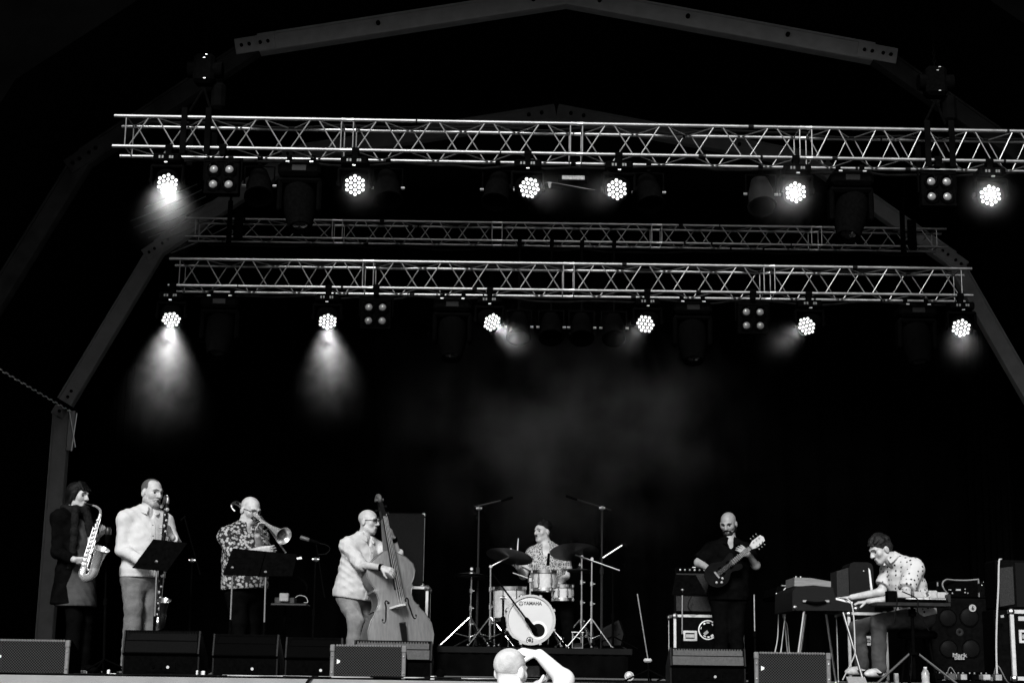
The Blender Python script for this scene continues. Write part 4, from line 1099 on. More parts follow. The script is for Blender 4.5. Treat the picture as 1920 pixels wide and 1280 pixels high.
# ---------------- 6. guitarist
z6 = zoom(1200, 920, 3.557, 16.0)
p6 = Person('guitarist with shaved head and dark beard dressed all in black', z6(590, 222), z6(602, 335), z6(590, 385), z6(590, 700), -4, .19,
    arms={'R': (z6(392, 478, -.02), z6(462, 520, -.20), ((.9, -.25, -.1), (.1, .8, -.35), -1, 50)), 'L': (z6(772, 495, -.06), z6(728, 428, -.20), ((-.75, -.2, .55), (-.3, .75, .2), 1, 55))},
    legs={'R': (fl(z6, 545, -.03, .5), fl(z6, 530, 0)), 'L': (fl(z6, 640, -.03, .5), fl(z6, 660, 0))}, build_=1.05, belly=1.08, skin=SKIND, head_pose=(-24, -22, 1.0))
p6.body(); face_bits(p6.root, p6.H); p6.hair('beard', HAIRD)
p6.shirt(BLACKC, z6(590, 730), short=.9, g=.025, noise=.003, tail=.2, flare=.01, vopen=.55)
p6.trousers(BLACKC); p6.shoes(BLKM2)

# ---------------- 7. keyboard player
z7 = zoom(1420, 960, 4.0, 14.5)
KH = z7(925, 282)
p7 = Person('seated keyboard player in a pale dotted shirt leaning over the keys', KH, z7(1010, 352), z7(1080, 405, .02), z7(1195, 765), -62, .175,
    arms={'L': (z7(1095, 640, -.30), z7(832, 670, -.26), ((-.95, .05, -.1), (0, .1, -1), 1, 28, 9)), 'R': (z7(930, 598, .12), z7(705, 638, .06), ((-.95, -.05, -.12), (0, -.1, -1), -1, 26, 9))},
    legs={'L': (z7(908, 822, -.20), z7(915, 1165, -.20)), 'R': (z7(752, 860, .12), z7(785, 1150, .10))}, build_=.98, head_pose=(-72, -26, 1.05))
p7.body(); face_bits(p7.root, p7.H); p7.hair('mop', mat('brown_hair', .009, .55, spec=.2, var=.6, vscale=70, bump=.6, bscale=110))
p7.shirt(pattern_mat('dotted_shirt', 'dots', .01, .5, 24), z7(1195, 800), short=.72, g=.026, noise=.0035, tail=.17, vopen=.6, flare=.012)
p7.trousers(DENIMD, g=.016, flare=.012, noise=.0035, top=p7.pelvis + p7.up * .09)
SNEAK = mat('white_sneaker', .5, .6, var=.2, vscale=30)
p7.shoes(SNEAK, toe={'L': (-.75, -.65, 0), 'R': (-.8, -.5, 0)})
for q in 'LR':                                   # dark swoosh band and sole on the sneakers
    an = Vector(p7.legs[q][1]); f = V(-.75, -.6, 0).normalized(); l = V(-f.y, f.x, 0); b0 = V(an.x, an.y, max(0, an.z - .085)); m_ = MB()
    for sd in (-1, 1):
        m_.tube([b0 + f * -.02 + l * (sd * .044) + V(0, 0, .055), b0 + f * .05 + l * (sd * .046) + V(0, 0, .03), b0 + f * .12 + l * (sd * .045) + V(0, 0, .045)], [.004, .011, .004], 6)
    m_.build('shoe_stripe', BLKM2, p7.root)

# ---------------- 8. photographer below the stage front
z8 = zoom(800, 900, 3.369, 7.4)
WHIT = mat('white_stubble_hair', .55, .85, var=.4, vscale=13, bump=.3, bscale=150)
p8 = Person('white-haired photographer seen from behind raising a camera below the stage edge', z8(530, 1212), z8(538, 1370, -.03), z8(560, 1480), z8(570, 2150), 160, .19,
    arms={'R': (z8(868, 1258, .10), z8(712, 1100, .24), ((-.8, .1, .12), (0, .3, -.9), 1, 42)), 'L': (z8(420, 1700, .2), z8(640, 1330, .28), ((.7, .2, .5), (.1, -.1, 1), 1, 40))},
    legs={'R': (P(985, 1700, 7.4), V(P(985, 1700, 7.4).x, 7.4, GZ + .09)), 'L': (P(955, 1700, 7.45), V(P(950, 1700, 7.45).x, 7.45, GZ + .09))}, build_=1.05, head_pose=(146, -4, .88), skin=mat('pale_skin', .78, .55, spec=.3, var=.08, vscale=25), group='people below the stage')
p8.root.location.z = GZ
p8.legs['R'] = (V(p8.legs['R'][0].x, 7.45, GZ + .5), p8.legs['R'][1]); p8.legs['L'] = (V(p8.legs['L'][0].x, 7.5, GZ + .5), p8.legs['L'][1])
p8.pelvis.z = max(p8.pelvis.z, GZ + .88)
p8.body(); face_bits(p8.root, p8.H, HAIRG); p8.hair('short', WHIT)
p8.shirt(mat('dark_jacket', .02, .9, spec=.1), p8.pelvis - V(0, 0, .05), short=.55, g=.02, noise=.002)
p8.trousers(DENIMD); 
cb = z8(672, 1190, .30); ph = thing('photo_camera', 'black photo camera held up in the photographer\'s hands', 'camera', cb)
ax = (V(.97, .25, 0).normalized(), V(-.25, .97, 0).normalized(), V(0, 0, 1))
m_ = MB(); m_.box(cb, (.13, .06, .085), ax=ax, bev=.012); m_.box(cb + V(0, 0, .05), (.05, .055, .03), ax=ax, bev=.01); m_.build('camera_body', BLKM2, ph)
m_ = MB(); m_.lathe([(.036, .0), (.036, .05), (.04, .06), (.04, .11), (.034, .11), (.030, .09), (.0001, .088)], cb + ax[1] * .03, ax[1], 18); m_.build('lens', BLKM2, ph)
m_ = MB(); m_.box(cb - ax[1] * .033 + V(-.01, 0, -.01), (.07, .006, .05), ax=ax, bev=.002); m_.build('rear_screen', mat('screen_glass', .015, .1), ph)
# ================================================================== instruments and stage gear
BRASS = mat('lacquered_brass', .80, .24, metal=.75, var=.15, vscale=12)
BRASSK = mat('brass_keys', .85, .2, metal=.7)
EBONY = mat('dark_wood', .004, .4, spec=.12, var=.3, vscale=30)
def text_mesh(name, s, size, mt, o, ex, ey, parent, thick=.0015, bold=0.0, align='CENTER', xs=1.0):
    cu = bpy.data.curves.new(name, 'FONT'); cu.body = s; cu.size = size; cu.align_x = align; cu.align_y = 'CENTER'; cu.extrude = thick; cu.offset = bold; cu.resolution_u = 3
    tmp = bpy.data.objects.new(name, cu); COL.objects.link(tmp); dg = bpy.context.evaluated_depsgraph_get()
    me = bpy.data.meshes.new_from_object(tmp.evaluated_get(dg)); bpy.data.objects.remove(tmp)
    ex, ey = Vector(ex).normalized(), Vector(ey).normalized(); ez = ex.cross(ey); off = world_loc(parent); o = Vector(o)
    for v in me.vertices: v.co = o - off + ex * (v.co.x * xs) + ey * v.co.y + ez * v.co.z
    me.materials.clear(); me.materials.append(mt); return link(name, me, parent)

# ---- alto saxophone
sx_ = thing('alto_saxophone', 'brass alto saxophone held by the woman at far left', 'saxophone', z1(240, 640, -.30))
dS = -.34
m_ = MB(); m_.tube([z1(258, 206, -.10), z1(283, 210, -.17), z1(300, 216, -.22)], .009, 8, smooth=False); m_.build('mouthpiece', EBONY, sx_)
m_ = MB(); m_.tube([z1(296, 214, -.21), z1(322, 222, -.24), z1(345, 243, -.28), z1(346, 272, dS)], [.008, .010, .011, .012], 10); m_.build('neck', BRASS, sx_)
m_ = MB(); m_.tube([z1(346, 268, dS), z1(300, 430, dS - .02), z1(250, 585, dS - .04)], [.013, .021, .030], 14); m_.build('body_tube', BRASS, sx_)
m_ = MB(); m_.tube([z1(250, 585, dS - .04), z1(237, 628, dS - .05), z1(262, 652, dS - .07), z1(300, 628, dS - .09), z1(318, 575, dS - .10)], [.030, .034, .036, .038, .041], 14); m_.build('bow', BRASS, sx_)
m_ = MB(); a = z1(316, 582, dS - .10); c = z1(352, 474, dS - .15); d = (c - a).normalized(); L = (c - a).length
m_.shell([(.040, 0), (.044, L * .4), (.052, L * .75), (.066, L * .93), (.075, L), (.072, L), (.060, L * .9), (.045, L * .6), (.035, L * .2)], a, d, 22); m_.build('bell', BRASS, sx_)
for t_ in np.linspace(.12, .95, 11):
    p = lerp(z1(346, 268, dS), z1(250, 585, dS - .04), t_); o = V(-.012, -.02 - .012 * t_, 0); r = .009 + .010 * t_
    m_ = MB(); m_.lathe([(r, 0), (r, .004), (r * .7, .007), (.0005, .007)], p + o + V(.010, -.008, 0), V(.2, -1, .1), 10); m_.build('key', BRASSK, sx_)
for off, ta, tb in ((.022, .1, .9), (-.020, .25, .8), (.034, .5, 1.0)):
    m_ = MB(); a = lerp(z1(346, 268, dS), z1(250, 585, dS - .04), ta); c = lerp(z1(346, 268, dS), z1(250, 585, dS - .04), tb); m_.cyl(a + V(off, -.024, 0), c + V(off, -.036, 0), .0035, n=6); m_.build('key_rod', BRASSK, sx_)
for a in ((275, 600), (300, 560), (325, 520), (258, 540), (285, 500), (230, 600), (318, 340), (328, 320), (335, 300)):
    m_ = MB(); m_.ball(z1(a[0], a[1], dS - .075), .010, 7, (1, .6, 1)); m_.build('key_touch', BRASSK, sx_)

# ---- bass clarinet
bc = thing('bass_clarinet', 'black bass clarinet with silver keys and upturned bell', 'clarinet', z2(700, 930, -.3)); dB = -.34
m_ = MB(); m_.tube([z2(693, 190, -.16), z2(706, 212, -.22)], .009, 8, smooth=False); m_.build('mouthpiece', EBONY, bc)
m_ = MB(); m_.tube([z2(702, 205, -.2), z2(712, 224, -.25), z2(724, 205, -.29), z2(732, 172, -.31), z2(742, 158, -.32), z2(752, 175, dB), z2(748, 205, dB)], [.009, .010, .011, .012, .013, .014, .015], 10); m_.build('neck', CHROME, bc)
m_ = MB(); m_.tube([z2(747, 200, dB), z2(726, 420, dB), z2(706, 700, dB + .02), z2(694, 890, dB + .04)], [.016, .018, .020, .022], 12); m_.build('body_tube', EBONY, bc)
m_ = MB(); m_.tube([z2(694, 885, dB + .04), z2(692, 925, dB + .03), z2(706, 940, dB), z2(718, 910, dB - .05), z2(722, 850, dB - .08)], [.022, .025, .028, .030, .032], 12); a = z2(722, 852, dB - .08); c = z2(729, 783, dB - .12); d = (c - a).normalized(); L = (c - a).length
m_.shell([(.032, 0), (.036, L * .5), (.046, L * .85), (.060, L), (.056, L), (.040, L * .8), (.02, L * .2)], a, d, 20); m_.build('bell', CHROME, bc)
for i, t_ in enumerate(np.linspace(.06, .97, 20)):
    p = lerp(z2(747, 200, dB), z2(694, 890, dB + .04), t_); m_ = MB(); r = .011 + .005 * (i % 3 == 0)
    m_.lathe([(r, 0), (r, .004), (.0005, .006)], p + V(.010 * (-1) ** i, -.022, 0), V(.3 * (-1) ** i, -1, 0), 10); m_.build('key', CHROME, bc)
for off, ta, tb in ((-.02, .05, .45), (.021, .1, .5), (.02, .55, .95), (-.022, .5, .9)):
    a = lerp(z2(747, 200, dB), z2(694, 890, dB + .04), ta); c = lerp(z2(747, 200, dB), z2(694, 890, dB + .04), tb); m_ = MB(); m_.cyl(a + V(off, -.014, 0), c + V(off, -.014, 0), .0038, n=6); m_.build('key_rod', CHROME, bc)

# ---- trombone
tb_ = thing('trombone', 'shiny trombone aimed down to the right by the bald man with glasses', 'trombone', z3(320, 245, -.22))
m_ = MB(); a = z3(312, 238, -.20); c = z3(328, 262, -.26); d = (c - a).normalized(); m_.lathe([(.013, 0), (.014, .004), (.008, .02), (.006, .045)], a, d, 12); m_.build('mouthpiece', CHROME, tb_)
sa, sb = z3(322, 254, -.24), z3(478, 484, -.50); side = V(.055, .05, .045)
m_ = MB(); m_.cyl(sa, sb, .0085, n=10); m_.cyl(sa + side, sb + side, .0085, n=10)
m_.tube([sb, sb + (sb - sa).normalized() * .035 + side * .5, sb + side], .0095, 8); m_.build('slide', CHROME, tb_)
for t_ in (.06, .34): 
    m_ = MB(); p = lerp(sa, sb, t_); m_.cyl(p, p + side, .006, n=8); m_.build('brace', CHROME, tb_)
# bell section: from the slide joint back over the shoulder, round the tuning slide and forward to the bell
bs = lerp(sa, sb, .06) + side
m_ = MB(); m_.tube([bs, z3(300, 200, .0), z3(236, 165, .12)], .009, 8); m_.build('rear_tube', BRASS, tb_)
m_ = MB(); m_.tube([z3(236, 168, .12), z3(200, 148, .16), z3(186, 172, .17), z3(205, 196, .16)], .010, 8); m_.tube([z3(238, 148, .10), z3(212, 134, .14), z3(184, 150, .16), z3(184, 172, .16)], .010, 8); m_.build('tuning_slide', CHROME, tb_)
bd = (sb - sa).normalized(); ba = z3(365, 250, -.22); bb = z3(512, 352, -.50); d = (bb - ba).normalized(); L = (bb - ba).length
m_ = MB(); m_.tube([z3(236, 150, .10), z3(300, 196, -.05), ba], [.010, .011, .012], 8)
m_.shell([(.012, 0), (.016, L * .35), (.024, L * .6), (.042, L * .82), (.058, L * .95), (.080, L), (.078, L * 1.002), (.056, L * .945), (.040, L * .8), (.02, L * .5), (.004, L * .3)], ba, d, 26); m_.build('bell', BRASS, tb_)
m_ = MB(); m_.cyl(z3(385, 300, -.28), z3(368, 252, -.23), .007, n=8); m_.build('brace', CHROME, tb_)

# ---- double bass
BASSW = wood_mat('bass_top_wood', .15, .28, amt=.24)
BASSR = mat('bass_rib_wood', .085, .4, spec=.45, var=.2, vscale=8)
db = z4(540, 1150, -.30); dtp = z4(388, 205, -.22); dbs = thing('double_bass', 'varnished double bass standing before the man with sunglasses', 'double bass', V(db.x, db.y, 0))
u_ = (dtp - db).normalized(); n_ = V(math.sin(R_(24)), -math.cos(R_(24)), 0); r_ = u_.cross(n_).normalized() * -1
if r_.x < 0: r_ = -r_
n_ = r_.cross(u_).normalized()
if n_.y > 0: n_ = -n_
HW = [(0, .0), (.004, .10), (.02, .18), (.05, .245), (.11, .300), (.22, .335), (.33, .328), (.42, .285), (.475, .235), (.50, .222), (.507, .232), (.520, .205), (.56, .178), (.61, .170), (.655, .180), (.685, .205), (.692, .200), (.71, .190), (.76, .222), (.83, .248), (.90, .236), (.965, .18), (1.01, .105), (1.04, .055), (1.055, .03)]
W = lambda r, u, n: db + r_ * (r * .95) + u_ * u + n_ * n
def plate(nz, sgn, arch=.028, over=.008):
    m_ = MB(); vs_, fs = [], []; K = 12
    for u, hw in HW:
        for i in range(K + 1):
            t_ = -1 + 2 * i / K; h = (hw + over); a = arch * (1 - t_ * t_) ** .8 * min(1, (u + .02) * 8, (1.075 - u) * 6); vs_.append(W(h * t_, u, nz + sgn * a))
    for j in range(len(HW) - 1):
        for i in range(K): fs.append((j * (K + 1) + i, j * (K + 1) + i + 1, (j + 1) * (K + 1) + i + 1, (j + 1) * (K + 1) + i))
    m_.add(vs_, fs); return m_
plate(.0, 1).build('front_plate', BASSW, dbs, angle=70); plate(-.19, -1, .02).build('back_plate', BASSR, dbs, angle=70)
m_ = MB(); vs_, fs = [], []; ol = [(hw, u) for u, hw in HW] + [(-hw, u) for u, hw in HW[::-1]]
for r, u in ol: vs_ += [W(r, u, 0), W(r, u, -.19)]
nn = len(ol)
for i in range(nn): j = (i + 1) % nn; fs.append((2 * i, 2 * i + 1, 2 * j + 1, 2 * j))
m_.add(vs_, fs); m_.build('ribs', BASSR, dbs, angle=50)
m_ = MB(); m_.tube([W(r, u, .002) for r, u in ol] + [W(ol[0][0], ol[0][1], .002)], .0045, 6, smooth=False); m_.build('edge_purfling', BASSR, dbs)
for sg in (-1, 1):
    m_ = MB(); fz = lambda r: .030 * (1 - (r / .19) ** 2 * .55)
    S = [(.085, .625), (.105, .645), (.12, .63), (.118, .59), (.130, .53), (.142, .47), (.160, .445), (.178, .455), (.176, .475)]
    pts = [W(sg * r, u - .06, max(.012, fz(r))) for r, u in S]; m_.tube(pts, [.004, .005, .007, .008, .009, .008, .007, .005, .004], 6)
    m_.ball(W(sg * .088, .563, fz(.09)), .013, 8, (1, .5, 1)); m_.ball(W(sg * .174, .412, fz(.174)), .013, 8, (1, .5, 1)); m_.build('f_hole', EBONY, dbs)
BRG = .50
m_ = MB(); m_.prism([W(-.085, BRG, .03), W(-.06, BRG, .03), W(-.03, BRG, .055), W(0, BRG, .05), W(.03, BRG, .055), W(.06, BRG, .03), W(.085, BRG, .03), W(.06, BRG, .12), W(.03, BRG, .165), W(-.03, BRG, .172), W(-.06, BRG, .14)], u_ * .018); m_.build('bridge', mat('pale_maple', .5, .5, var=.1), dbs)
m_ = MB(); m_.prism([W(-.03, .36, .075), W(.03, .36, .075), W(.022, .06, .045), W(-.022, .06, .045)], n_ * .02); m_.build('tailpiece', EBONY, dbs)
m_ = MB(); m_.prism([W(-.042, .66, .115), W(.042, .66, .115), W(.024, 1.34, .065), W(-.024, 1.34, .065)], n_ * .018); m_.build('fingerboard', EBONY, dbs)
m_ = MB(); m_.prism([W(-.030, 1.02, -.06), W(.030, 1.02, -.06), W(.024, 1.34, .01), W(-.024, 1.34, .01)], n_ * .058); m_.build('neck', BASSR, dbs)
for i in range(4):
    x = (-.03, -.01, .01, .03)[i]; m_ = MB(); b_ = W(x, BRG + .01, .175 - abs(x) * .6); m_.cyl(W(x * .6, .35, .095), b_, .0018, n=5); m_.cyl(b_, W(x * .62, 1.36, .09), .0013, n=5); m_.build('string', mat('bass_string', .25, .4, metal=.8) if 'bass_string' not in bpy.data.materials else bpy.data.materials['bass_string'], dbs)
m_ = MB(); m_.prism([W(-.024, 1.34, .01), W(.024, 1.34, .01), W(.020, 1.51, -.03), W(-.020, 1.51, -.03)], n_ * .06 ); m_.build('pegbox', EBONY, dbs)
m_ = MB(); cS = W(0, 1.535, -.01)
sp_ = [cS + u_ * ((.048 - .0045 * k) * math.cos(k * .62 - 1.2)) + n_ * ((.048 - .0045 * k) * math.sin(k * .62 - 1.2)) for k in range(11)]
m_.tube(sp_, [.026, .025, .024, .022, .020, .018, .016, .014, .013, .012, .012], 8); m_.cyl(cS - r_ * .042, cS + r_ * .042, .014, n=10); m_.build('scroll', mat('scroll_wood', .09, .3, spec=.6), dbs)
for i in range(4):
    m_ = MB(); p = W(0, 1.37 + .032 * i, .01); sd = 1 if i % 2 else -1; m_.cyl(p, p + r_ * (sd * .045), .005, n=8); m_.box(p + r_ * (sd * .05), (.022, .008, .022), ax=(r_, n_, u_), bev=.003); m_.build('tuning_peg', EBONY, dbs)
m_ = MB(); m_.cyl(W(0, .0, -.09), V(db.x + .005, db.y - .02, .0), .008, n=8); m_.build('end_pin', STEEL, dbs)

# ---- electric guitar
zg = zoom(1200, 920, 3.557, 15.72)
gt = thing('electric_guitar', 'dark electric guitar with pale headstock held by the man in black', 'guitar', zg(500, 560)); gA, gB = zg(497, 572), zg(822, 308, -.05)
gu = (gB - gA).normalized(); gn = V(0, -1, 0); gr_ = gu.cross(gn).normalized(); gn = gr_.cross(gu).normalized()
if gn.y > 0: gn = -gn; 
G = lambda r, u, n=0: gA + gr_ * r + gu * u + gn * n
GB = mat('dark_guitar_lacquer', .003, .3, spec=.06, coat=.0, var=.3, vscale=15)
outl = [(-.02, -.10), (.06, -.085), (.125, -.03), (.145, .05), (.12, .115), (.085, .16), (.085, .20), (.115, .25), (.115, .30), (.075, .31), (.045, .27), (.03, .265), (-.03, .265), (-.05, .30), (-.085, .305), (-.105, .275), (-.085, .21), (-.08, .165), (-.11, .12), (-.14, .06), (-.13, -.02), (-.08, -.08)]
ol2 = catmull([G(r * .86, u * .92) for r, u in outl] + [G(outl[0][0] * .86, outl[0][1] * .92)], 3)[:-1]
m_ = MB(); m_.prism(ol2, -gn * .042); m_.build('body', GB, gt)
m_ = MB(); m_.prism([G(-.028, .21, .002), G(.028, .21, .002), G(.021, .46, .002), G(-.021, .46, .002)], gn * .012); nk = m_.build('neck', mat('rosewood', .02, .5, spec=.15, var=.2), gt)
for i in range(15):
    u = .23 + .22 * (1 - .945 ** (i * 1.3)) / (1 - .945 ** 19.5) * 1.0; hw = .028 - .007 * (u - .21) / .25; m_ = MB(); m_.cyl(G(-hw, u, .015), G(hw, u, .015), .0016, n=5); m_.build('fret', STEEL, nk)
m_ = MB(); m_.prism([G(-.02, .46, -.004), G(.02, .46, -.004), G(.040, .51, -.01), G(.036, .61, -.014), G(.0, .625, -.014), G(-.036, .61, -.014), G(-.040, .51, -.01)], gn * .014); hs = m_.build('headstock', mat('pale_headstock', .45, .4, var=.1), gt)
for i in range(6):
    sd = 1 if i % 2 else -1; u = .515 + .035 * (i // 2); m_ = MB(); m_.cyl(G(sd * .024, u, .0), G(sd * .024, u, .02), .006, n=8); m_.cyl(G(sd * .036, u, -.006), G(sd * .062, u, -.006), .005, n=6); m_.ball(G(sd * .066, u, -.006), .009, 7); m_.build('tuner', CHROME, hs)
for r, u in ((.055, -.02), (.085, .02), (.06, .05)):
    m_ = MB(); m_.lathe([(.013, 0), (.012, .012), (.0005, .013)], G(r, u, 0), gn, 12); m_.build('control_knob', CHROME, gt)
for u in (.09, .19):
    m_ = MB(); m_.box(G(0, u, .004), (.085, .036, .012), ax=(gr_, gu, gn), bev=.003); m_.build('pickup', BLKM2, gt)
m_ = MB(); m_.box(G(0, .03, .006), (.08, .022, .014), ax=(gr_, gu, gn), bev=.003); m_.build('bridge', CHROME, gt)
for i in range(6):
    x = -.02 + .008 * i; m_ = MB(); m_.cyl(G(x, .03, .016), G(x * .75, .47, .016), .001, n=4); m_.build('string', STEEL, gt)

# ---------------------------------------------------------------- stands
def tripod(m_, p, h=.22, r=.26, rad=.008, a0=20):
    for k in range(3):
        a = R_(a0 + 120 * k); e = V(p.x + r * math.cos(a), p.y + r * math.sin(a), p.z0 if hasattr(p, 'z0') else p.z); m_.cyl(V(p.x, p.y, p.z + h), e + V(0, 0, rad), rad, n=6)
def mic_stand(label, foot, top, boom=None, r=.0095, mt=BLKM, shine=None, group='microphone stands', legs=True, knob=True):
    foot = Vector(foot); top = Vector(top); t = thing('microphone_stand', label, 'microphone stand', foot, group)
    m_ = MB(); mid = lerp(foot, top, .55); m_.cyl(foot + V(0, 0, .02), mid, r * 1.25, n=8); m_.build('lower_pole', mt, t)
    m_ = MB(); m_.cyl(mid, top, r * .9, n=8); m_.build('upper_pole', shine or mt, t)
    m_ = MB(); m_.cyl(mid - V(0, 0, .03), mid + V(0, 0, .03), r * 1.9, n=8); m_.build('clutch', mt, t)
    for k in range(3):
        a = R_(25 + 120 * k); m_ = MB(); m_.cyl(V(foot.x, foot.y, foot.z + .13), V(foot.x + .28 * math.cos(a), foot.y + .28 * math.sin(a), foot.z + .012), .008, n=6); m_.build('leg', mt, t)
    if boom:
        m_ = MB(); m_.cyl(boom[0], boom[1], r * .72, n=8); m_.build('boom', shine or mt, t)
        if knob: m_ = MB(); m_.ball(top, .022, 8); m_.cyl(top - V(.03, .0, 0), top + V(.03, 0, 0), .012, n=8); m_.build('boom_joint', STEEL, t)
    return t
def mic(label, a, b_, r=.02, mt=BLKM2, group='microphones', cable=None):
    a, b_ = Vector(a), Vector(b_); d = (b_ - a).normalized(); L = (b_ - a).length; t = thing('microphone', label, 'microphone', b_, group)
    m_ = MB(); m_.lathe([(.0005, 0), (r * .7, .003), (r, r * .6), (r, L * .45), (r * .9, L * .48)], a, d, 14); m_.build('mic_grille', mt, t)
    m_ = MB(); m_.lathe([(r * .9, L * .48), (r * .85, L * .9), (r * .55, L), (.0005, L)], a, d, 14); m_.build('mic_body', BLKM2, t)
    if cable: m_ = MB(); m_.tube(cable, .004, 6); m_.build('mic_cable', CABLE, t)
    return t
zw = zoom(80, 880, 3.2, 13.75)
mic_stand('straight microphone stand in front of the woman with the saxophone', fl(zw, 380, 0, 0), zw(384, 440))
mic('large dark studio microphone pointing at the alto saxophone', zw(394, 345), zw(388, 440), .028, mat('mic_mesh', .03, .4, metal=.6))
zb = zoom(80, 880, 3.2, 14.15)
mic_stand('boom microphone stand right of the bass clarinet player', fl(zb, 885, 0, 0), zb(897, 545), (zb(852, 290), zb(946, 630)))
mic('slim microphone on the boom beside the bass clarinet player', zb(826, 308), zb(858, 278), .010)
zt = zoom(380, 900, 3.369, 14.2)
mic_stand('boom microphone stand in front of the trombone', fl(zt, 697, 0, 0), zt(714, 500), (zt(718, 405), zt(771, 742)))
mic('grey pencil microphone aimed at the trombone bell', zt(614, 358), zt(738, 398), .019, mat('grey_mic', .06, .45, spec=.4), cable=[zt(738, 398), zt(780, 408), zt(804, 432), zt(780, 462), zt(725, 470)])
mic_stand('thin microphone stand without microphone beside the guitarist', fl(z6, 766, -.2, 0), z6(762, 690, -.2), shine=STEEL)

def music_stand(label, corners, pole_top, foot, lip=True, group='music stands'):
    t = thing('music_stand', label, 'music stand', foot, group); c = [Vector(q) for q in corners]; nrm = (c[1] - c[0]).cross(c[2] - c[0]).normalized()
    if nrm.y < 0: nrm = -nrm
    m_ = MB(); m_.prism(c, nrm * .006); m_.build('desk', BLKM, t)
    m_ = MB(); e = (c[2] - c[3]).normalized(); m_.prism([c[3], c[2], c[2] + V(0, .055, .01), c[3] + V(0, .055, .01)], V(0, 0, .006)); m_.build('lip', BLKM, t)
    foot = Vector(foot); pole_top = Vector(pole_top); mid = lerp(pole_top, foot, .48)
    m_ = MB(); m_.cyl(pole_top, mid, .0085, n=10); m_.build('inner_tube', CHROME, t)
    m_ = MB(); m_.cyl(mid, foot + V(0, 0, .02), .013, n=10); m_.build('outer_tube', BLKM, t)
    m_ = MB(); m_.ball(pole_top + V(0, -.012, 0), .016, 8); m_.build('tilt_knob', STEEL, t)
    for k in range(3):
        a = R_(35 + 120 * k); m_ = MB(); m_.cyl(V(foot.x, foot.y, .12), V(foot.x + .25 * math.cos(a), foot.y + .25 * math.sin(a), .01), .009, n=6); m_.build('leg', BLKM, t)
zs = zoom(80, 880, 3.2, 13.48)
music_stand('black music stand with tilted desk before the bass clarinet player', [zs(664, 416, .08), zs(868, 440, .02), zs(745, 610, -.06), zs(538, 588, 0)], zs(686, 552), fl(zs, 672, 0, 0))
zs3 = zoom(380, 900, 3.369, 13.88)
music_stand('left one of the pair of black music stands before the trombonist', [zs3(190, 428, .08), zs3(398, 448, .08), zs3(352, 604, -.04), zs3(128, 596, -.04)], zs3(190, 552), fl(zs3, 172, 0, 0))
music_stand('right one of the pair of black music stands before the trombonist', [zs3(385, 447, .1), zs3(597, 467, .1), zs3(566, 606, -.02), zs3(345, 604, -.02)], zs3(399, 580, .02), fl(zs3, 390, .02, 0))
m_ = MB(); m_.prism([zs3(592, 488, .05), zs3(624, 482, .05), zs3(628, 496, .05), zs3(596, 499, .05)], V(0, .01, 0)); tag(m_.build('paper_clip', WHITEP), 'small white clip on the right end of the trombonist\'s music stand', 'clip')
zs6 = zoom(1200, 920, 3.557, 15.45)
music_stand('black music stand in front of the guitar amplifier', [zs6(236, 556, .06), zs6(372, 560, .06), zs6(446, 690, -.02), zs6(212, 692, -.02)], zs6(283, 660), fl(zs6, 278, 0, 0))

# ---------------------------------------------------------------- boxes: cases, cabinets, monitors
def pbox(zf, x0, y0, x1, y1, dy, depth):
    a, b_ = zf(x0, y1, dy), zf(x1, y0, dy); return V((a.x + b_.x) / 2, a.y + depth / 2, (a.z + b_.z) / 2), (b_.x - a.x, depth, b_.z - a.z)
LAM = mat('case_laminate', .003, .5, spec=.0, var=.3, vscale=30, bump=.1)
EDGEA = mat('case_edge_aluminium', .55, .4, metal=.25, var=.12, vscale=25)
def flight_case(label, c, size, latches=(), edge=.028, group='flight cases', parent_only=False):
    t = thing('flight_case', label, 'flight case', c - V(0, 0, size[2] / 2), group); sx, sy, sz = size
    m_ = MB(); m_.box(c, (sx - .012, sy - .012, sz - .012)); m_.build('case_panels', LAM, t)
    for i in (-1, 1):
        for j in (-1, 1):
            for ax_, cc, ss in ((0, c + V(0, i * (sy / 2 - edge / 2), j * (sz / 2 - edge / 2)), (sx - .05, edge, edge)), (1, c + V(i * (sx / 2 - edge / 2), 0, j * (sz / 2 - edge / 2)), (edge, sy - .05, edge)), (2, c + V(i * (sx / 2 - edge / 2), j * (sy / 2 - edge / 2), 0), (edge, edge, sz - .05))):
                m_ = MB(); m_.box(cc, ss, bev=.003); m_.build('edge_strip', EDGEA, t)
            for k in (-1, 1):
                m_ = MB(); m_.ball(c + V(i * (sx / 2 - .018), j * (sy / 2 - .018), k * (sz / 2 - .018)), .034, 8); m_.build('ball_corner', STEEL, t)
    for (x, z, w_, h) in latches:
        p = V(x, c.y - sy / 2 - .004, z); m_ = MB(); m_.box(p + V(0, 0, h / 2 - .012), (w_, .008, .024), bev=.003); m_.box(p - V(0, 0, h / 2 - .012), (w_, .008, .024), bev=.003)
        for sg in (-1, 1): m_.box(p + V(sg * (w_ / 2 - .013), .0005, 0), (.026, .008, h - .040), bev=.003)
        l_ = m_.build('latch_dish', EDGEA, t); m_ = MB(); m_.box(p + V(0, -.003, 0), (w_ * .62, .008, h * .34), bev=.002); m_.build('latch', STEEL, l_)
    return t
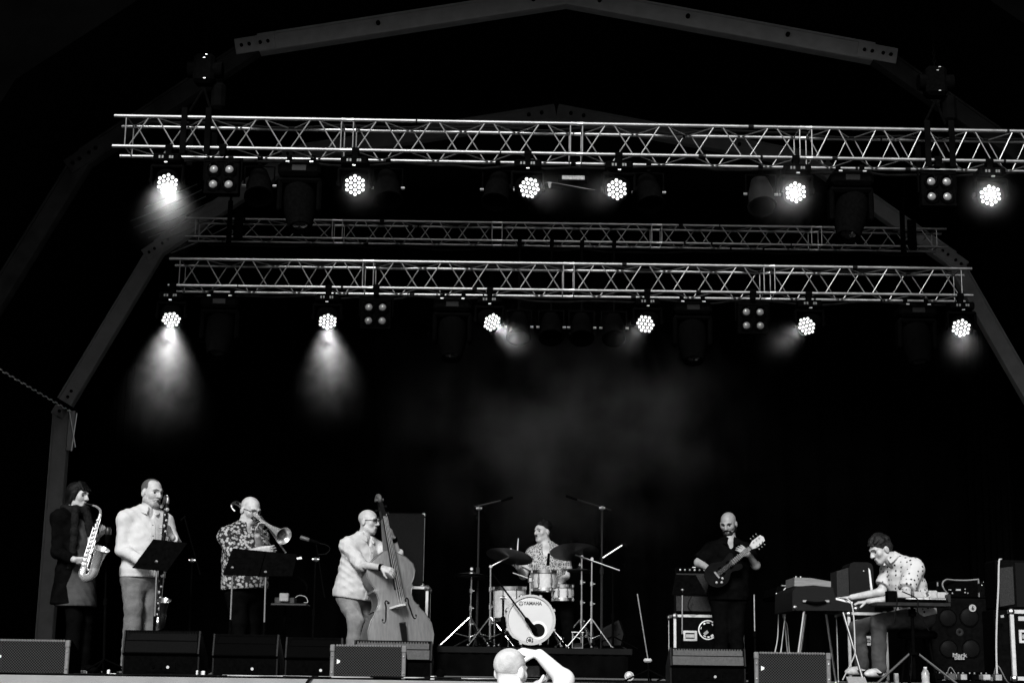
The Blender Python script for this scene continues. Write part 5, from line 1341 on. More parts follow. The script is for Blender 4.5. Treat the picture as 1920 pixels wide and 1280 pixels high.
def speaker_box(name, label, cat, c, size, mt=LAM, face=None, inset=.02, corners=True, group=None):
    t = thing(name, label, cat, c - V(0, 0, size[2] / 2), group); sx, sy, sz = size
    m_ = MB(); m_.box(c, size, bev=.012); m_.build('cabinet', mt, t)
    if face:
        m_ = MB(); m_.box(c - V(0, sy / 2 + .002, 0), (sx - 2 * inset, .012, sz - 2 * inset), bev=.003); m_.build('grille_cloth', face, t)
    if corners:
        for i in (-1, 1):
            for k in (-1, 1): m_ = MB(); m_.box(c + V(i * (sx / 2 - .018), -sy / 2 + .015, k * (sz / 2 - .018)), (.042, .042, .042), bev=.012); m_.build('corner_guard', STEEL, t)
    return t
CLOTHD = mat('dark_grille_cloth', .007, .85, spec=.03, var=.4, vscale=90, bump=.3, bscale=300)
CLOTHG = mat('grey_grille_cloth', .028, .85, spec=.03, var=.3, vscale=90, bump=.3, bscale=300)
zc = zoom(600, 900, 3.367, 15.75)
c, s = pbox(zc, 585, 668, 686, 1255, 0, .5); bot = 0.0
c = V(c.x - .12, c.y, (zc(600, 668).z) / 2); s = (s[0] + .24, .5, zc(600, 668).z)
flight_case('white-edged flight case under the tall dark speaker behind the double bass', c, s)
cc, ss = pbox(zc, 400, 206, 667, 652, .05, .38); dz = s[2] - (cc.z - ss[2] / 2)
speaker_box('speaker_cabinet', 'tall dark speaker cabinet behind the double bass player', 'speaker', V(cc.x, cc.y, cc.z + dz / 2), (ss[0], .38, ss[2] - dz), LAM, CLOTHD, .012)
m_ = MB(); 
for sg in (0,): 
    p0, p1_ = V(cc.x + ss[0] / 2 - .007, cc.y - .2, cc.z - ss[2] / 2 + dz + .05), V(cc.x + ss[0] / 2 - .007, cc.y - .2, cc.z + ss[2] / 2 - .05)
    m_.cyl(p0, p1_, .004, n=6)
tag(m_.build('cabinet_trim', STEEL), 'thin pale trim along the right edge of the tall dark speaker', 'trim')
# small table beside the trombonist
zt2 = zoom(380, 900, 3.369, 14.75); tt = thing('side_table', 'low dark tray table beside the trombonist holding small items', 'table', fl(zt2, 545, 0, 0))
a, b_ = zt2(435, 776), zt2(660, 782); tz = a.z
m_ = MB(); m_.box(V((a.x + b_.x) / 2, 14.85, tz - .01), (b_.x - a.x, .3, .018), bev=.004); m_.build('table_top', mat('grey_tray', .04, .5), tt)
m_ = MB(); m_.cyl(V((a.x + b_.x) / 2 - .05, 14.85, tz - .02), V((a.x + b_.x) / 2 - .05, 14.85, .02), .014); m_.build('pole', BLKM, tt)
for k in range(3):
    an = R_(30 + 120 * k); m_ = MB(); m_.cyl(V((a.x + b_.x) / 2 - .05, 14.85, .16), V((a.x + b_.x) / 2 - .05 + .22 * math.cos(an), 14.85 + .22 * math.sin(an), .01), .009, n=6); m_.build('leg', BLKM, tt)
def smallbox(name, label, cat, zf, x0, y0, x1, y1, dy, depth, mt, zfloor=None, bev=.006):
    c, s = pbox(zf, x0, y0, x1, y1, dy, depth)
    if zfloor is not None: top = c.z + s[2] / 2; s = (s[0], s[1], top - zfloor); c = V(c.x, c.y, (top + zfloor) / 2)
    m_ = MB(); m_.box(c, s, bev=bev); m_.box(c + V(s[0] * .1, -s[1] / 2, s[2] * .12), (s[0] * .4, .006, s[2] * .3), bev=.001)
    return tag(m_.build(name, mt), label, cat)
smallbox('plunger_mute', 'pale mute lying on the tray table beside the trombonist', 'mute', zt2, 484, 712, 542, 742, -.02, .06, mat('pale_mute', .4, .5), tz + .018)
smallbox('pedal_box', 'grey flat box on the tray table beside the trombonist', 'box', zt2, 452, 740, 580, 764, .03, .16, mat('grey_box', .035, .6), tz)
m_ = MB(); m_.tube([zt2(585, 740, .02), zt2(610, 726, .02), zt2(650, 736, .02), zt2(664, 768, .02), zt2(640, 772, 0)], .004, 6); tag(m_.build('short_cable', WCABLE), 'short pale cable looping over the tray table\'s right end', 'cable')
# curved mute hanging at the right of the stands
m_ = MB(); m_.tube([zt2(590, 600, -.1), zt2(635, 635, -.1), zt2(658, 670, -.1), zt2(655, 702, -.1)], [.012, .016, .012, .008], 8); tag(m_.build('hanging_cable', BLKM2), 'thick dark cable end hanging right of the trombonist\'s music stands', 'cable')

# ---- front-fill monitors facing the audience
GRILLE = pattern_mat('perforated_grille', 'grille', .001, .045, 66, .6); TRIM = mat('grey_monitor_frame', .13, .5, spec=.4, var=.25, vscale=30)
def front_monitor(label, px0, px1, py0, Yd, zf=0.0):
    a, b_ = P(px0, py0, Yd), P(px1, py0 + (px1 - px0) * .01, Yd); w_ = b_.x - a.x; H = (a.z + b_.z) / 2; cx = (a.x + b_.x) / 2
    t = thing('stage_monitor', label, 'speaker', V(cx, Yd, 0), 'front monitors facing the audience')
    m_ = MB(); m_.prism([V(a.x + .012, Yd + .02, .0), V(a.x + .012, Yd + .02, H - .01), V(a.x + .012, Yd + .10, H - .004), V(a.x + .012, Yd + .42, H * .55), V(a.x + .012, Yd + .42, .0)], V(w_ - .024, 0, 0)); m_.build('housing', BLKM2, t)
    m_ = MB(); m_.box(V(cx, Yd + .012, H / 2), (w_ - .06, .014, H - .03)); m_.build('grille', GRILLE, t)
    for x in (a.x + .017, b_.x - .017):
        m_ = MB(); m_.box(V(x, Yd + .008, H / 2), (.032, .03, H - .006), bev=.006); f_ = m_.build('side_frame', TRIM, t)
        m_ = MB(); m_.box(V(x, Yd + .004, H - .03), (.038, .034, .055), bev=.006); m_.build('corner_cap', TRIM, f_)
        for z_ in (.05, H - .09): m_ = MB(); m_.ball(V(x, Yd - .008, z_), .008, 7); m_.build('screw', STEEL, f_)
    m_ = MB(); n_b = 24
    for i in range(n_b): x = a.x + .04 + (w_ - .08) * (i + .5) / n_b; m_.cyl(V(x, Yd - .002, H - .008), V(x, Yd + .03, H - .008), .0085, n=8)
    o = m_.build('grille_edge', TRIM, t); o['kind'] = 'stuff'
    x = a.x + .065; z_ = H * .5; m_ = MB(); m_.prism([V(x - .012, Yd + .002, z_ + .02), V(x - .012, Yd + .002, z_ - .018), V(x + .012, Yd + .002, z_ - .006), V(x + .014, Yd + .002, z_ + .008)], V(0, .004, 0)); m_.build('badge', WHITEP, t)
front_monitor('perforated stage monitor at the far left of the stage edge', -14, 132, 1197, 12.72)
front_monitor('perforated stage monitor at the stage edge before the double bass', 620, 762, 1207, 12.72)
front_monitor('perforated stage monitor at the stage edge below the keyboard legs', 1414, 1557, 1221, 12.72)
def wedge(label, px0, px1, py, Yd, strip=GREYP, lip=True):
    a, b_ = P(px0, py, Yd), P(px1, py, Yd); w_ = b_.x - a.x; H = (a.z + b_.z) / 2; cx = (a.x + b_.x) / 2
    t = thing('wedge_monitor', label, 'speaker', V(cx, Yd, 0), 'wedge monitors turned to the musicians')
    pr = [(.03, 0), (.03, H * .44), (.0, H * .5), (.035, H), (.08, H), (.40, .14), (.40, 0)]
    m_ = MB(); m_.prism([V(a.x, Yd + y, z) for y, z in pr], V(w_, 0, 0)); m_.build('housing', BLKM2, t)
    m_ = MB(); m_.prism([V(a.x + .01, Yd - .003, H * .52), V(b_.x - .01, Yd - .003, H * .52), V(b_.x - .01, Yd + .013, H * .76), V(a.x + .01, Yd + .013, H * .76)], V(0, .004, 0)); m_.build('rear_panel', strip, t)
    m_ = MB(); zt_ = []; N = 26
    for i in range(N):
        x0 = a.x + .015 + (w_ - .03) * i / N; x1 = a.x + .015 + (w_ - .03) * (i + .6) / N; x2 = a.x + .015 + (w_ - .03) * (i + 1) / N
        zt_ += [(x0, H * .97), (x1, H * .97), (x1, H * .93), (x2, H * .93)]
    po = [V(a.x + .015, Yd + .015, H * .785), V(b_.x - .015, Yd + .015, H * .785)] + [V(x, Yd + .027, z) for x, z in zt_[::-1]]
    m_.prism(po, V(0, .004, 0)); m_.build('serrated_strip', strip, t)
    for x in (a.x - .004, b_.x + .004):
        m_ = MB(); m_.prism([V(x - .006, Yd + y - .006 * (y < .1), z) for y, z in pr], V(.012, 0, 0)); s_ = m_.build('side_cheek', mat('cheek', .006, .5, spec=.08, var=.3) if 'cheek' not in bpy.data.materials else bpy.data.materials['cheek'], t)
    m_ = MB(); m_.box(V(cx, Yd + .028, H * .2), (w_ * .4, .006, H * .22), bev=.002); m_.build('connector_plate', BLKM, t)
    for k in range(3): m_ = MB(); m_.cyl(V(cx - .06 + .06 * k, Yd + .026, H * .2), V(cx - .06 + .06 * k, Yd + .018, H * .2), .012, n=10); m_.build('socket', STEEL if k == 2 else BLKM2, t)
DKP = mat('dark_painted_plywood', .003, .6, spec=.02, var=.3, vscale=60, bump=.2)
wedge('dark wedge monitor in front of the bass clarinet player', 234, 373, 1181, 13.0, DKP)
wedge('dark wedge monitor in front of the trombonist, second from the left', 402, 520, 1188, 13.0, mat('darker_plywood', .0012, .7, spec=.01))
wedge('dark wedge monitor just left of the double bass player\'s front monitor', 538, 640, 1194, 13.0, bpy.data.materials['darker_plywood'])
wedge('grey-lipped wedge monitor in front of the double bass', 666, 808, 1200, 13.35)
wedge('grey-lipped wedge monitor in front of the guitarist', 1259, 1396, 1214, 13.4)

# ---------------------------------------------------------------- drum riser and drum kit
RY = 15.3; RZ = P(1000, 1213, RY).z
ra, rb_ = P(818, 1213, RY), P(1186, 1216, RY); riser = thing('drum_riser', 'low black rolling platform under the drum kit', 'platform', V((ra.x + rb_.x) / 2, RY, 0))
cxr = (ra.x + rb_.x) / 2; wr_ = rb_.x - ra.x
m_ = MB(); m_.box(V(cxr, RY + 1.0, RZ - .03), (wr_, 2.0, .06), bev=.006); m_.build('platform_top', FLOOR, riser)
m_ = MB(); vs_, fs = [], []
for i in range(61):
    x = cxr - wr_ / 2 + .01 + (wr_ - .05) * i / 60
    for z in (RZ - .06, .03): vs_.append((x, RY + .02 + .008 * math.sin(i * 1.7), z))
for i in range(60): fs.append((2 * i, 2 * i + 1, 2 * i + 3, 2 * i + 2))
m_.add(vs_, fs); m_.build('skirt', BLK, riser)
for x in (rb_.x - .03, ra.x + .05):
    m_ = MB(); m_.cyl(V(x - .02, RY + .0, .05), V(x + .015, RY - .012, .05), .048, n=18); wh = m_.build('castor_wheel', BLKM2, riser); m_ = MB(); m_.lathe([(.034, 0), (.03, .004), (.012, .006), (.0005, .006)], V(x - .005, RY - .05, .05), V(0, -1, 0), 16); m_.cyl(V(x - .005, RY - .05, .05), V(x - .005, RY + .02, .05), .044, n=18); m_.build('wheel_hub', STEEL if x > cxr else BLKM, wh)
DRUMW = mat('drum_white_lacquer', .48, .25, spec=.5, coat=.4, var=.12, vscale=30); HEADW = mat('drum_head', .52, .4, spec=.3, var=.03, vscale=6); PRINT = mat('black_print', .008, .5)
SHELLD = mat('drum_shell_sparkle', .30, .25, spec=.6, coat=.5, var=.35, vscale=160)
zk = zoom(800, 900, 3.369, 15.55)
def drum(name, label, c, axis, r, L, lugs=6, top_mat=HEADW, shell=SHELLD, front=False, group='drums of the kit', fl_=None):
    c = Vector(c); x, y, z = basis(axis); t = thing(name, label, 'drum', c, group)
    m_ = MB(); m_.shell([(r, 0), (r, L)], c, axis, 40); m_.build('shell', shell, t)
    for h, nm in ((0, 'hoop'), (L, 'hoop')):
        sg = -1 if h == 0 else 1; m_ = MB(); m_.shell([(r + .001, -.02 * sg), (r + .011, -.02 * sg), (r + .012, .012 * sg), (r + .003, .014 * sg), (r + .001, .004 * sg)], c + z * h, axis, 40); m_.build(nm, shell if front else CHROME, t)
        m_ = MB(); m_.lathe([(r, 0), (r * .5, .0015 * sg), (.0005, .002 * sg)], c + z * (h + .004 * sg), axis, 40); m_.build('drum_head', top_mat, t)
    for k in range(lugs):
        a = 2 * math.pi * (k + .5) / lugs; d = x * math.cos(a) + y * math.sin(a); q = c + d * (r + .012)
        m_ = MB(); m_.cyl(q + z * .01, q + z * (L - .01), .0042, n=6); m_.cyl(q + z * (L * .5 - .03), q + z * (L * .5 + .03), .010, n=8)
        for h in (.0, L): m_.box(q + z * h, (.022, .022, .03), ax=(d, z.cross(d), z), bev=.004)
        m_.build('lug', CHROME, t)
    return t, x, y, z
kc = zk(656, 902); KR = (zk(656, 742) - zk(656, 1062)).length / 2 - .012
kc = V(kc.x, kc.y, RZ + KR + .035)
kt, kx, ky, kz = drum('bass_drum', 'white bass drum with a lettered front head facing the audience', kc, V(.04, -1, .02), KR, .0001, 8, front=True)
for ch in list(kt.children): bpy.data.objects.remove(ch)
ka = V(.05, -1, .03).normalized(); kf = kc
m_ = MB(); m_.shell([(KR, 0), (KR, .40)], kf - ka * .42, ka, 48); m_.build('shell', SHELLD, kt)
m_ = MB(); m_.shell([(KR - .012, .012), (KR - .008, .022), (KR + .012, .022), (KR + .014, -.02), (KR + .002, -.022)], kf, ka, 48); m_.build('hoop', mat('hoop_lacquer', .40, .25, coat=.5, spec=.5), kt)
m_ = MB(); m_.shell([(KR + .014, -.02), (KR + .014, .02)], kf - ka * .41, ka, 48); m_.build('rear_hoop', SHELLD, kt)
m_ = MB(); m_.lathe([(KR - .005, 0), (KR - .012, .004), (KR * .86, .006), (.0005, .007)], kf, ka, 48); hd_ = m_.build('front_head', HEADW, kt)
kex = V(1, .05, 0).normalized(); kez = kex.cross(-ka).normalized()
if kez.z < 0: kez = -kez
K = lambda x, z, n=.009: kf + kex * x + kez * z + ka * n
zs_ = 1.523e-3
m_ = MB(); m_.shell([(.062, 0), (.088, 0), (.088, .003), (.062, .003)], K((705 - 656) * zs_, (902 - 966) * zs_, .006), ka, 28); m_.build('port_ring', WHITEP, hd_)
m_ = MB(); m_.lathe([(.064, 0), (.03, -.004), (.0005, -.005)], K((705 - 656) * zs_, (902 - 966) * zs_, .0105), ka, 28); m_.build('port_hole', mat('port_black', .003, .8, spec=.1), hd_)
text_mesh('lettering', 'YAMAHA', .047, PRINT, K((668 - 656) * zs_, (902 - 799) * zs_, .008), kex, kez, hd_, bold=.0012, xs=.92)
def emblem(p, r):
    m_ = MB(); m_.shell([(r * .82, 0), (r, 0), (r, .002), (r * .82, .002)], p, ka, 24)
    o = m_.build('emblem_ring', PRINT, hd_)
    for k in range(3):
        a = R_(90 + 120 * k); d = kex * math.cos(a) + kez * math.sin(a); s2 = kex * -math.sin(a) + kez * math.cos(a); m_ = MB()
        m_.prism([p + d * (r * .1) + s2 * (r * .06), p + d * (r * .74) + s2 * (r * .10), p + d * (r * .74) - s2 * (r * .10), p + d * (r * .1) - s2 * (r * .06)], ka * .002)
        m_.prism([p + d * (r * .45) + s2 * (r * .2), p + d * (r * .5) + s2 * (r * .2), p + d * (r * .5) - s2 * (r * .2), p + d * (r * .45) - s2 * (r * .2)], ka * .0025); m_.build('emblem_fork', PRINT, hd_)
emblem(K((593 - 656) * zs_, (902 - 800) * zs_, .008), .022)
pb = K((651 - 656) * zs_, (902 - 1030) * zs_, .008); m_ = MB(); m_.lathe([(.034, 0), (.034, .0015), (.0005, .0016)], pb, ka, 24); m_.build('round_badge', PRINT, hd_)
for k in range(9):
    a = 2 * math.pi * k / 9; m_ = MB(); m_.lathe([(.006 if k % 2 else .0045, 0), (.0005, .001)], pb + ka * .002 + (kex * math.cos(a) + kez * math.sin(a)) * .021, ka, 8); m_.build('badge_mark', WHITEP, hd_)
for k in range(8):
    a = 2 * math.pi * (k + .5) / 8; d = kex * math.cos(a) + kez * math.sin(a); q = kf + d * (KR + .016); m_ = MB()
    m_.box(q + ka * .012, (.03, .035, .022), ax=(d, ka.cross(d), ka), bev=.006); m_.cyl(q - ka * .12, q + ka * .015, .005, n=6); m_.box(q - ka * .14, (.03, .03, .05), ax=(d, ka.cross(d), ka), bev=.006); m_.build('claw_hook', CHROME, kt)
for sg in (-1, 1):
    m_ = MB(); m_.cyl(kf - ka * .14 + kex * (sg * KR * .93) + kez * (-.08), V(kf.x + sg * (KR + .07), kf.y - .03, RZ + .012), .010, n=8); m_.ball(V(kf.x + sg * (KR + .07), kf.y - .03, RZ + .018), .016, 8); m_.build('spur', CHROME, kt)

zt4 = zoom(800, 900, 3.369, 15.85)
a, b_ = zt4(745, 692), zt4(745, 576); drum('rack_tom', 'white rack tom mounted above the bass drum', a, (b_ - a), (zt4(815, 600) - zt4(672, 600)).length / 2, (b_ - a).length, 6, shell=DRUMW)
a, b_ = zt4(524, 882), zt4(524, 682); FTOM = drum('floor_tom', 'pale floor tom at the left side of the bass drum', a, (b_ - a), (zt4(628, 600) - zt4(425, 600)).length / 2, (b_ - a).length, 8, shell=DRUMW)[0]
a, b_ = zt4(858, 755), zt4(858, 668); drum('snare_drum', 'pale snare drum at the right above the bass drum', a, (b_ - a), (zt4(922, 600) - zt4(796, 600)).length / 2, (b_ - a).length, 8, shell=DRUMW)
# tom holder and floor tom legs belong to stands
tm = thing('tom_holder', 'chrome post and clamp carrying the rack tom on the bass drum', 'drum hardware', zt4(655, 740)); m_ = MB(); m_.cyl(zt4(654, 600), zt4(654, 745), .012); m_.build('post', CHROME, tm); m_ = MB(); m_.box(zt4(655, 628), (.05, .05, .06), bev=.012); m_.build('clamp', CHROME, tm)
m_ = MB(); m_.cyl(zt4(655, 628), zt4(690, 640), .010, n=8); m_.build('arm', CHROME, tm)
m_ = MB(); m_.box(zt4(655, 738), (.09, .06, .03), bev=.008); m_.build('mount_plate', CHROME, tm)
ft = FTOM
for x, dy in ((432, -.05), (606, -.06), (520, .17)):
    p = zt4(x, 760, dy); m_ = MB(); m_.cyl(p, V(p.x, p.y, RZ + .01), .007, n=8); m_.ball(V(p.x, p.y, RZ + .014), .013, 7); m_.build('leg', CHROME, ft)

CYM = mat('cymbal_bronze', .20, .34, metal=1.0, var=.25, vscale=8); CYMD = mat('dark_cymbal', .11, .4, metal=1.0, var=.3, vscale=8)
def cymbal(name, label, c, n, r, mt, group='cymbals'):
    t = thing(name, label, 'cymbal', c, group); m_ = MB(); m_.lathe([(r, -.002), (r * .8, .006), (r * .45, .018), (r * .2, .026), (r * .17, .034), (r * .08, .048), (.004, .05), (.004, .046), (r * .08, .044), (r * .16, .030), (r * .2, .022), (r * .45, .014), (r * .8, .002), (r, -.004)], Vector(c) - Vector(n).normalized() * .02, n, 48); m_.build('plate', mt, t, angle=60)
    m_ = MB(); m_.cyl(Vector(c) + Vector(n).normalized() * .02, Vector(c) + Vector(n).normalized() * .06, .006, n=8); m_.lathe([(.014, 0), (.014, .01), (.0005, .012)], Vector(c) + Vector(n).normalized() * .035, n, 10); m_.build('wing_nut', CHROME, t)
def tripod_stand(label, top, foot, boom=None, mt=CHROME, r=.011, spread=.26, group='drum hardware stands', a0=200, brace=True):
    top, foot = Vector(top), Vector(foot); t = thing('cymbal_stand', label, 'cymbal stand', foot, group); hgt = top.z - foot.z
    m_ = MB(); m_.cyl(foot + V(0, 0, .06), lerp(foot, top, .5), r * 1.2, n=10); m_.build('lower_tube', mt, t); m_ = MB(); m_.cyl(lerp(foot, top, .48), top, r * .85, n=10); m_.build('upper_tube', mt, t)
    for f in (.30, .5, .72): m_ = MB(); p = lerp(foot, top, f); m_.cyl(p - V(0, 0, .022), p + V(0, 0, .022), r * 1.8, n=10); m_.box(p + V(.022, -.01, 0), (.03, .012, .014), bev=.004); m_.build('height_clamp', mt, t)
    m_ = MB(); m_.ball(top, .02, 8); m_.cyl(top - V(.0, .025, 0), top + V(0, .025, 0), .014, n=8); m_.build('tilter', mt, t)
    for k in range(3):
        a = R_(a0 + 120 * k); e = V(foot.x + spread * math.cos(a), foot.y + spread * math.sin(a), foot.z + .012); m_ = MB(); h_ = foot + V(0, 0, .30)
        m_.cyl(h_, e, .008, n=8); m_.ball(e + V(0, 0, .004), .014, 7); m_.build('leg', mt, t)
        m_ = MB(); m_.cyl(foot + V(0, 0, .10), lerp(h_, e, .55), .006, n=6); m_.build('leg_brace', mt, t)
    if boom: m_ = MB(); m_.cyl(boom[0], boom[1], .008, n=8); m_.build('boom', mt, t)
    return t
rf = lambda zx, dy=0.0: (lambda p: V(p.x, p.y, RZ))(zt4(zx, 900, dy))
ca = zt4(525, 468); cymbal('crash_cymbal', 'left crash cymbal tilted down to the right above the floor tom', ca, V(.15, .26, .95), (zt4(672, 480) - zt4(378, 440)).length / 2, CYM)
cb2 = zt4(932, 440); cymbal('ride_cymbal', 'large cymbal at the drummer\'s left shoulder, tilted to the player', cb2, V(-.03, .30, .95), (zt4(1086, 430) - zt4(778, 450)).length / 2, CYMD)
tripod_stand('chrome boom stand under the left crash cymbal', zt4(404, 545), rf(402), (zt4(404, 545), zt4(518, 486)), a0=215)
tripod_stand('chrome boom stand under the large right cymbal', zt4(1044, 496), rf(1040), (zt4(938, 470), zt4(1220, 570, -.05)), a0=200)
zh = zoom(800, 900, 3.369, 16.0)
hh_ = zh(283, 594); cymbal('hi_hat_cymbal', 'upper one of the small hi-hat pair at the far left of the kit', hh_ + V(0, 0, .012), V(.03, .06, 1), .165, CYM); cymbal('hi_hat_cymbal', 'lower one of the small hi-hat pair at the far left of the kit', hh_ - V(0, 0, .012), V(.03, .06, 1), .165, CYMD)
tripod_stand('chrome hi-hat stand at the far left of the kit', zh(284, 560), (lambda p: V(p.x, p.y, RZ))(zh(274, 900)), a0=190, spread=.30)
cymbal('splash_cymbal', 'small dark flat cymbal right behind the large right cymbal', zt4(968, 560, .1), V(0, .08, 1), .13, CYMD)
tripod_stand('chrome straight stand left of the large right cymbal\'s stand', zt4(980, 482, .08), rf(978, .08), a0=170)
th = thing('drum_throne', 'round black drum stool under the drummer', 'stool', V(p5.pelvis.x, p5.pelvis.y, RZ)); m_ = MB(); m_.lathe([(.14, 0), (.165, .02), (.17, .06), (.15, .085), (.0005, .09)], p5.pelvis - V(0, 0, .21), V(0, 0, 1), 24); m_.build('seat', BLKM2, th)
m_ = MB(); m_.cyl(V(p5.pelvis.x, p5.pelvis.y, RZ + .05), p5.pelvis - V(0, 0, .2), .014); m_.build('post', CHROME, th)
for k in range(3):
    a = R_(90 + 120 * k); m_ = MB(); m_.cyl(V(p5.pelvis.x, p5.pelvis.y, RZ + .25), V(p5.pelvis.x + .24 * math.cos(a), p5.pelvis.y + .24 * math.sin(a), RZ + .012), .010, n=6); m_.build('leg', CHROME, th)
pd = thing('bass_drum_pedal', 'chrome foot pedal on the right side behind the bass drum', 'drum pedal', zt4(950, 1010, .1)); 
m_ = MB(); q = rf(950, .1); m_.box(q + V(0, 0, .03), (.09, .26, .012), ax=(V(1, 0, 0), V(0, .97, .2).normalized(), V(0, -.2, .97).normalized()), bev=.004); m_.build('footboard', STEEL, pd); m_ = MB(); m_.cyl(q + V(-.05, -.12, .0), q + V(-.05, -.12, .16), .008); m_.cyl(q + V(.05, -.12, .0), q + V(.05, -.12, .16), .008); m_.cyl(q + V(-.06, -.12, .16), q + V(.06, -.12, .16), .007); m_.build('pedal_frame', CHROME, pd)
# microphone stands round the kit
zo = zoom(800, 900, 3.369, 16.1)
mic_stand('tall overhead microphone stand at the left of the drum kit', (lambda p: V(p.x, p.y, RZ))(zo(317, 900)), zo(331, 178), (zo(303, 168), zo(470, 128)), r=.011, mt=mat('dim_stand', .012, .4, spec=.2))
mic('overhead microphone at the left above the drum kit', zo(545, 108), zo(468, 130), .013)
mic_stand('tall overhead microphone stand at the right of the drum kit', (lambda p: V(p.x, p.y, RZ))(zo(1104, 900)), zo(1108, 175), (zo(1166, 190), zo(950, 122)), r=.011, mt=bpy.data.materials['dim_stand'])
mic('overhead microphone at the right above the drum kit', zo(878, 98), zo(952, 123), .013)
mic_stand('short black boom stand before the bass drum reaching into its port', V(zk(482, 900, -.1).x, 15.45, RZ), zk(484, 742, -.1), (zk(415, 588, -.1), zk(640, 890, -.1)), r=.012)
mic('round black microphone at the port of the bass drum', zk(690, 955, -.07), zk(625, 868, -.1), .024)
mic_stand('dark boom stand at the right rear of the drum kit', rf(1176, .1), zt4(1176, 690, .1), (zt4(1176, 690, .1), zt4(1176, 560, .1)), knob=False)
m_ = MB(); m_.cyl(zt4(1112, 490, .2), zt4(1236, 410, .2), .008, n=8); bx_ = tag(m_.build('boom_arm', STEEL), 'pale boom arm slanting up right of the large right cymbal', 'boom arm')
mic('small dark microphone on the rack tom before the drummer\'s chest', zt4(766, 540, -.02), zt4(772, 460, -.02), .016)
mic('small microphone at the end of the right boom arm', zt4(1270, 432, .2), zt4(1236, 408, .2), .012)
# drum fill wedge
pts = [(1108, 935), (1212, 882), (1243, 968), (1226, 1040), (1110, 1046)]; t = thing('drum_monitor', 'dark tilted monitor speaker at the right rear corner of the drum riser', 'speaker', rf(1170, .3))
m_ = MB(); m_.prism([zt4(x, y, .25) for x, y in pts], V(.05, .35, 0)); m_.build('housing', mat('dim_black', .008, .6, spec=.05, var=.3), t)
m_ = MB(); m_.prism([zt4(x, y, .24) for x, y in [(1120, 945), (1205, 900), (1222, 965), (1130, 1020)]], V(0, .012, 0)); m_.build('grille', CLOTHD, t)
# thin leaning boom right of the riser
zl = zoom(800, 900, 3.369, 14.6); t = thing('leaning_stand', 'thin slanted microphone pole with a pale weight right of the drum riser', 'microphone stand', fl(zl, 1410, 0, 0)); m_ = MB(); m_.cyl(zl(1331, 716), zl(1397, 1125), .006, n=8); m_.build('pole', STEEL, t); m_ = MB(); m_.box(zl(1396, 1136), (.075, .06, .035), bev=.012); m_.build('weight', mat('pale_weight', .4, .4), t)
b0 = fl(zl, 1402, 0, .01); m_ = MB(); m_.cyl(zl(1398, 1140), b0, .009, n=8); m_.build('lower_pole', BLKM, t)
for k in range(3):
    a = R_(80 + 120 * k); m_ = MB(); m_.cyl(b0 + V(0, 0, .10), b0 + V(.24 * math.cos(a), .24 * math.sin(a), 0), .008, n=6); m_.build('leg', BLKM, t)

# ---------------------------------------------------------------- guitar amplifier stack
za = zoom(1200, 920, 3.557, 16.45)
top_case = za(300, 822).z; c = V((za(226, 900).x + za(697, 900).x) / 2, 16.75, top_case / 2); s = (za(697, 900).x - za(226, 900).x, .55, top_case)
lz = za(300, 964).z; t = flight_case('flight case with pale latches under the guitar amplifier', c, s, [(za(335, 900).x, lz, .145, .105), (za(572, 900).x, lz, .145, .105)])
pS = V(za(455, 925).x, c.y - s[1] / 2 - .002, za(455, 925).z); m_ = MB(); m_.shell([(.088, 0), (.100, 0), (.100, .002), (.088, .002)], pS, V(0, -1, 0), 32); m_.build('sticker_ring', WHITEP, t)
for k in (0, 1, 3, 4, 6, 9, 10, 11):
    a = 2 * math.pi * k / 14 + .2 + .1 * (k % 3); d = V(math.cos(a), 0, math.sin(a)); m_ = MB(); m_.box(pS + d * .072 - V(0, .002, 0), (.022 + .01 * (k % 2), .002, .008 + .008 * (k % 3)), ax=(d.cross(V(0, 1, 0)), V(0, 1, 0), d)); m_.build('sticker_mark', WHITEP, t)
m_ = MB(); m_.box(pS - V(.02, .002, .03), (.05, .002, .03), ax=(V(.8, 0, .6), V(0, 1, 0), V(-.6, 0, .8))); m_.build('sticker_mark', mat('sticker_grey', .3, .6), t)
cz0, cz1 = top_case, za(300, 686).z
cab = speaker_box('speaker_cabinet', 'grey guitar cabinet on the flight case behind the guitarist', 'speaker', V(c.x - .02, 16.72, (cz0 + cz1) / 2 + .008), (s[0] - .06, .4, cz1 - cz0 - .012), LAM, CLOTHG, .022, False)
az0, az1 = cz1, za(300, 508).z; ac = V(za(420, 600).x, 16.68, (az0 + az1) / 2 + .004); aw = za(600, 600).x - za(242, 600).x
am = thing('amplifier', 'guitar amplifier with a row of control knobs behind the black music stand', 'amplifier', V(ac.x, ac.y, az0)); m_ = MB(); m_.box(ac, (aw, .30, az1 - az0 - .006), bev=.01); m_.build('cabinet', LAM, am)
m_ = MB(); m_.box(ac - V(0, .152, .025), (aw - .02, .012, (az1 - az0) * .72), bev=.003); m_.build('grille_cloth', CLOTHG, am)
m_ = MB(); m_.box(ac - V(0, .153, -(az1 - az0) * .40), (aw - .02, .012, (az1 - az0) * .18), bev=.003); cp_ = m_.build('control_panel', BLKM2, am)
for k in range(9):
    m_ = MB(); m_.lathe([(.011, 0), (.009, .014), (.0005, .015)], ac + V(-aw / 2 + .05 + k * .05, -.16, (az1 - az0) * .40), V(0, -1, 0), 10); m_.build('knob', CHROME if k % 3 else STEEL, cp_)
m_ = MB(); m_.box(V(za(372, 502).x, 16.62, az1 + .008), (.04, .02, .016), bev=.004); tag(m_.build('tuner_pedal', WHITEP), 'tiny white box on top of the guitar amplifier', 'box')
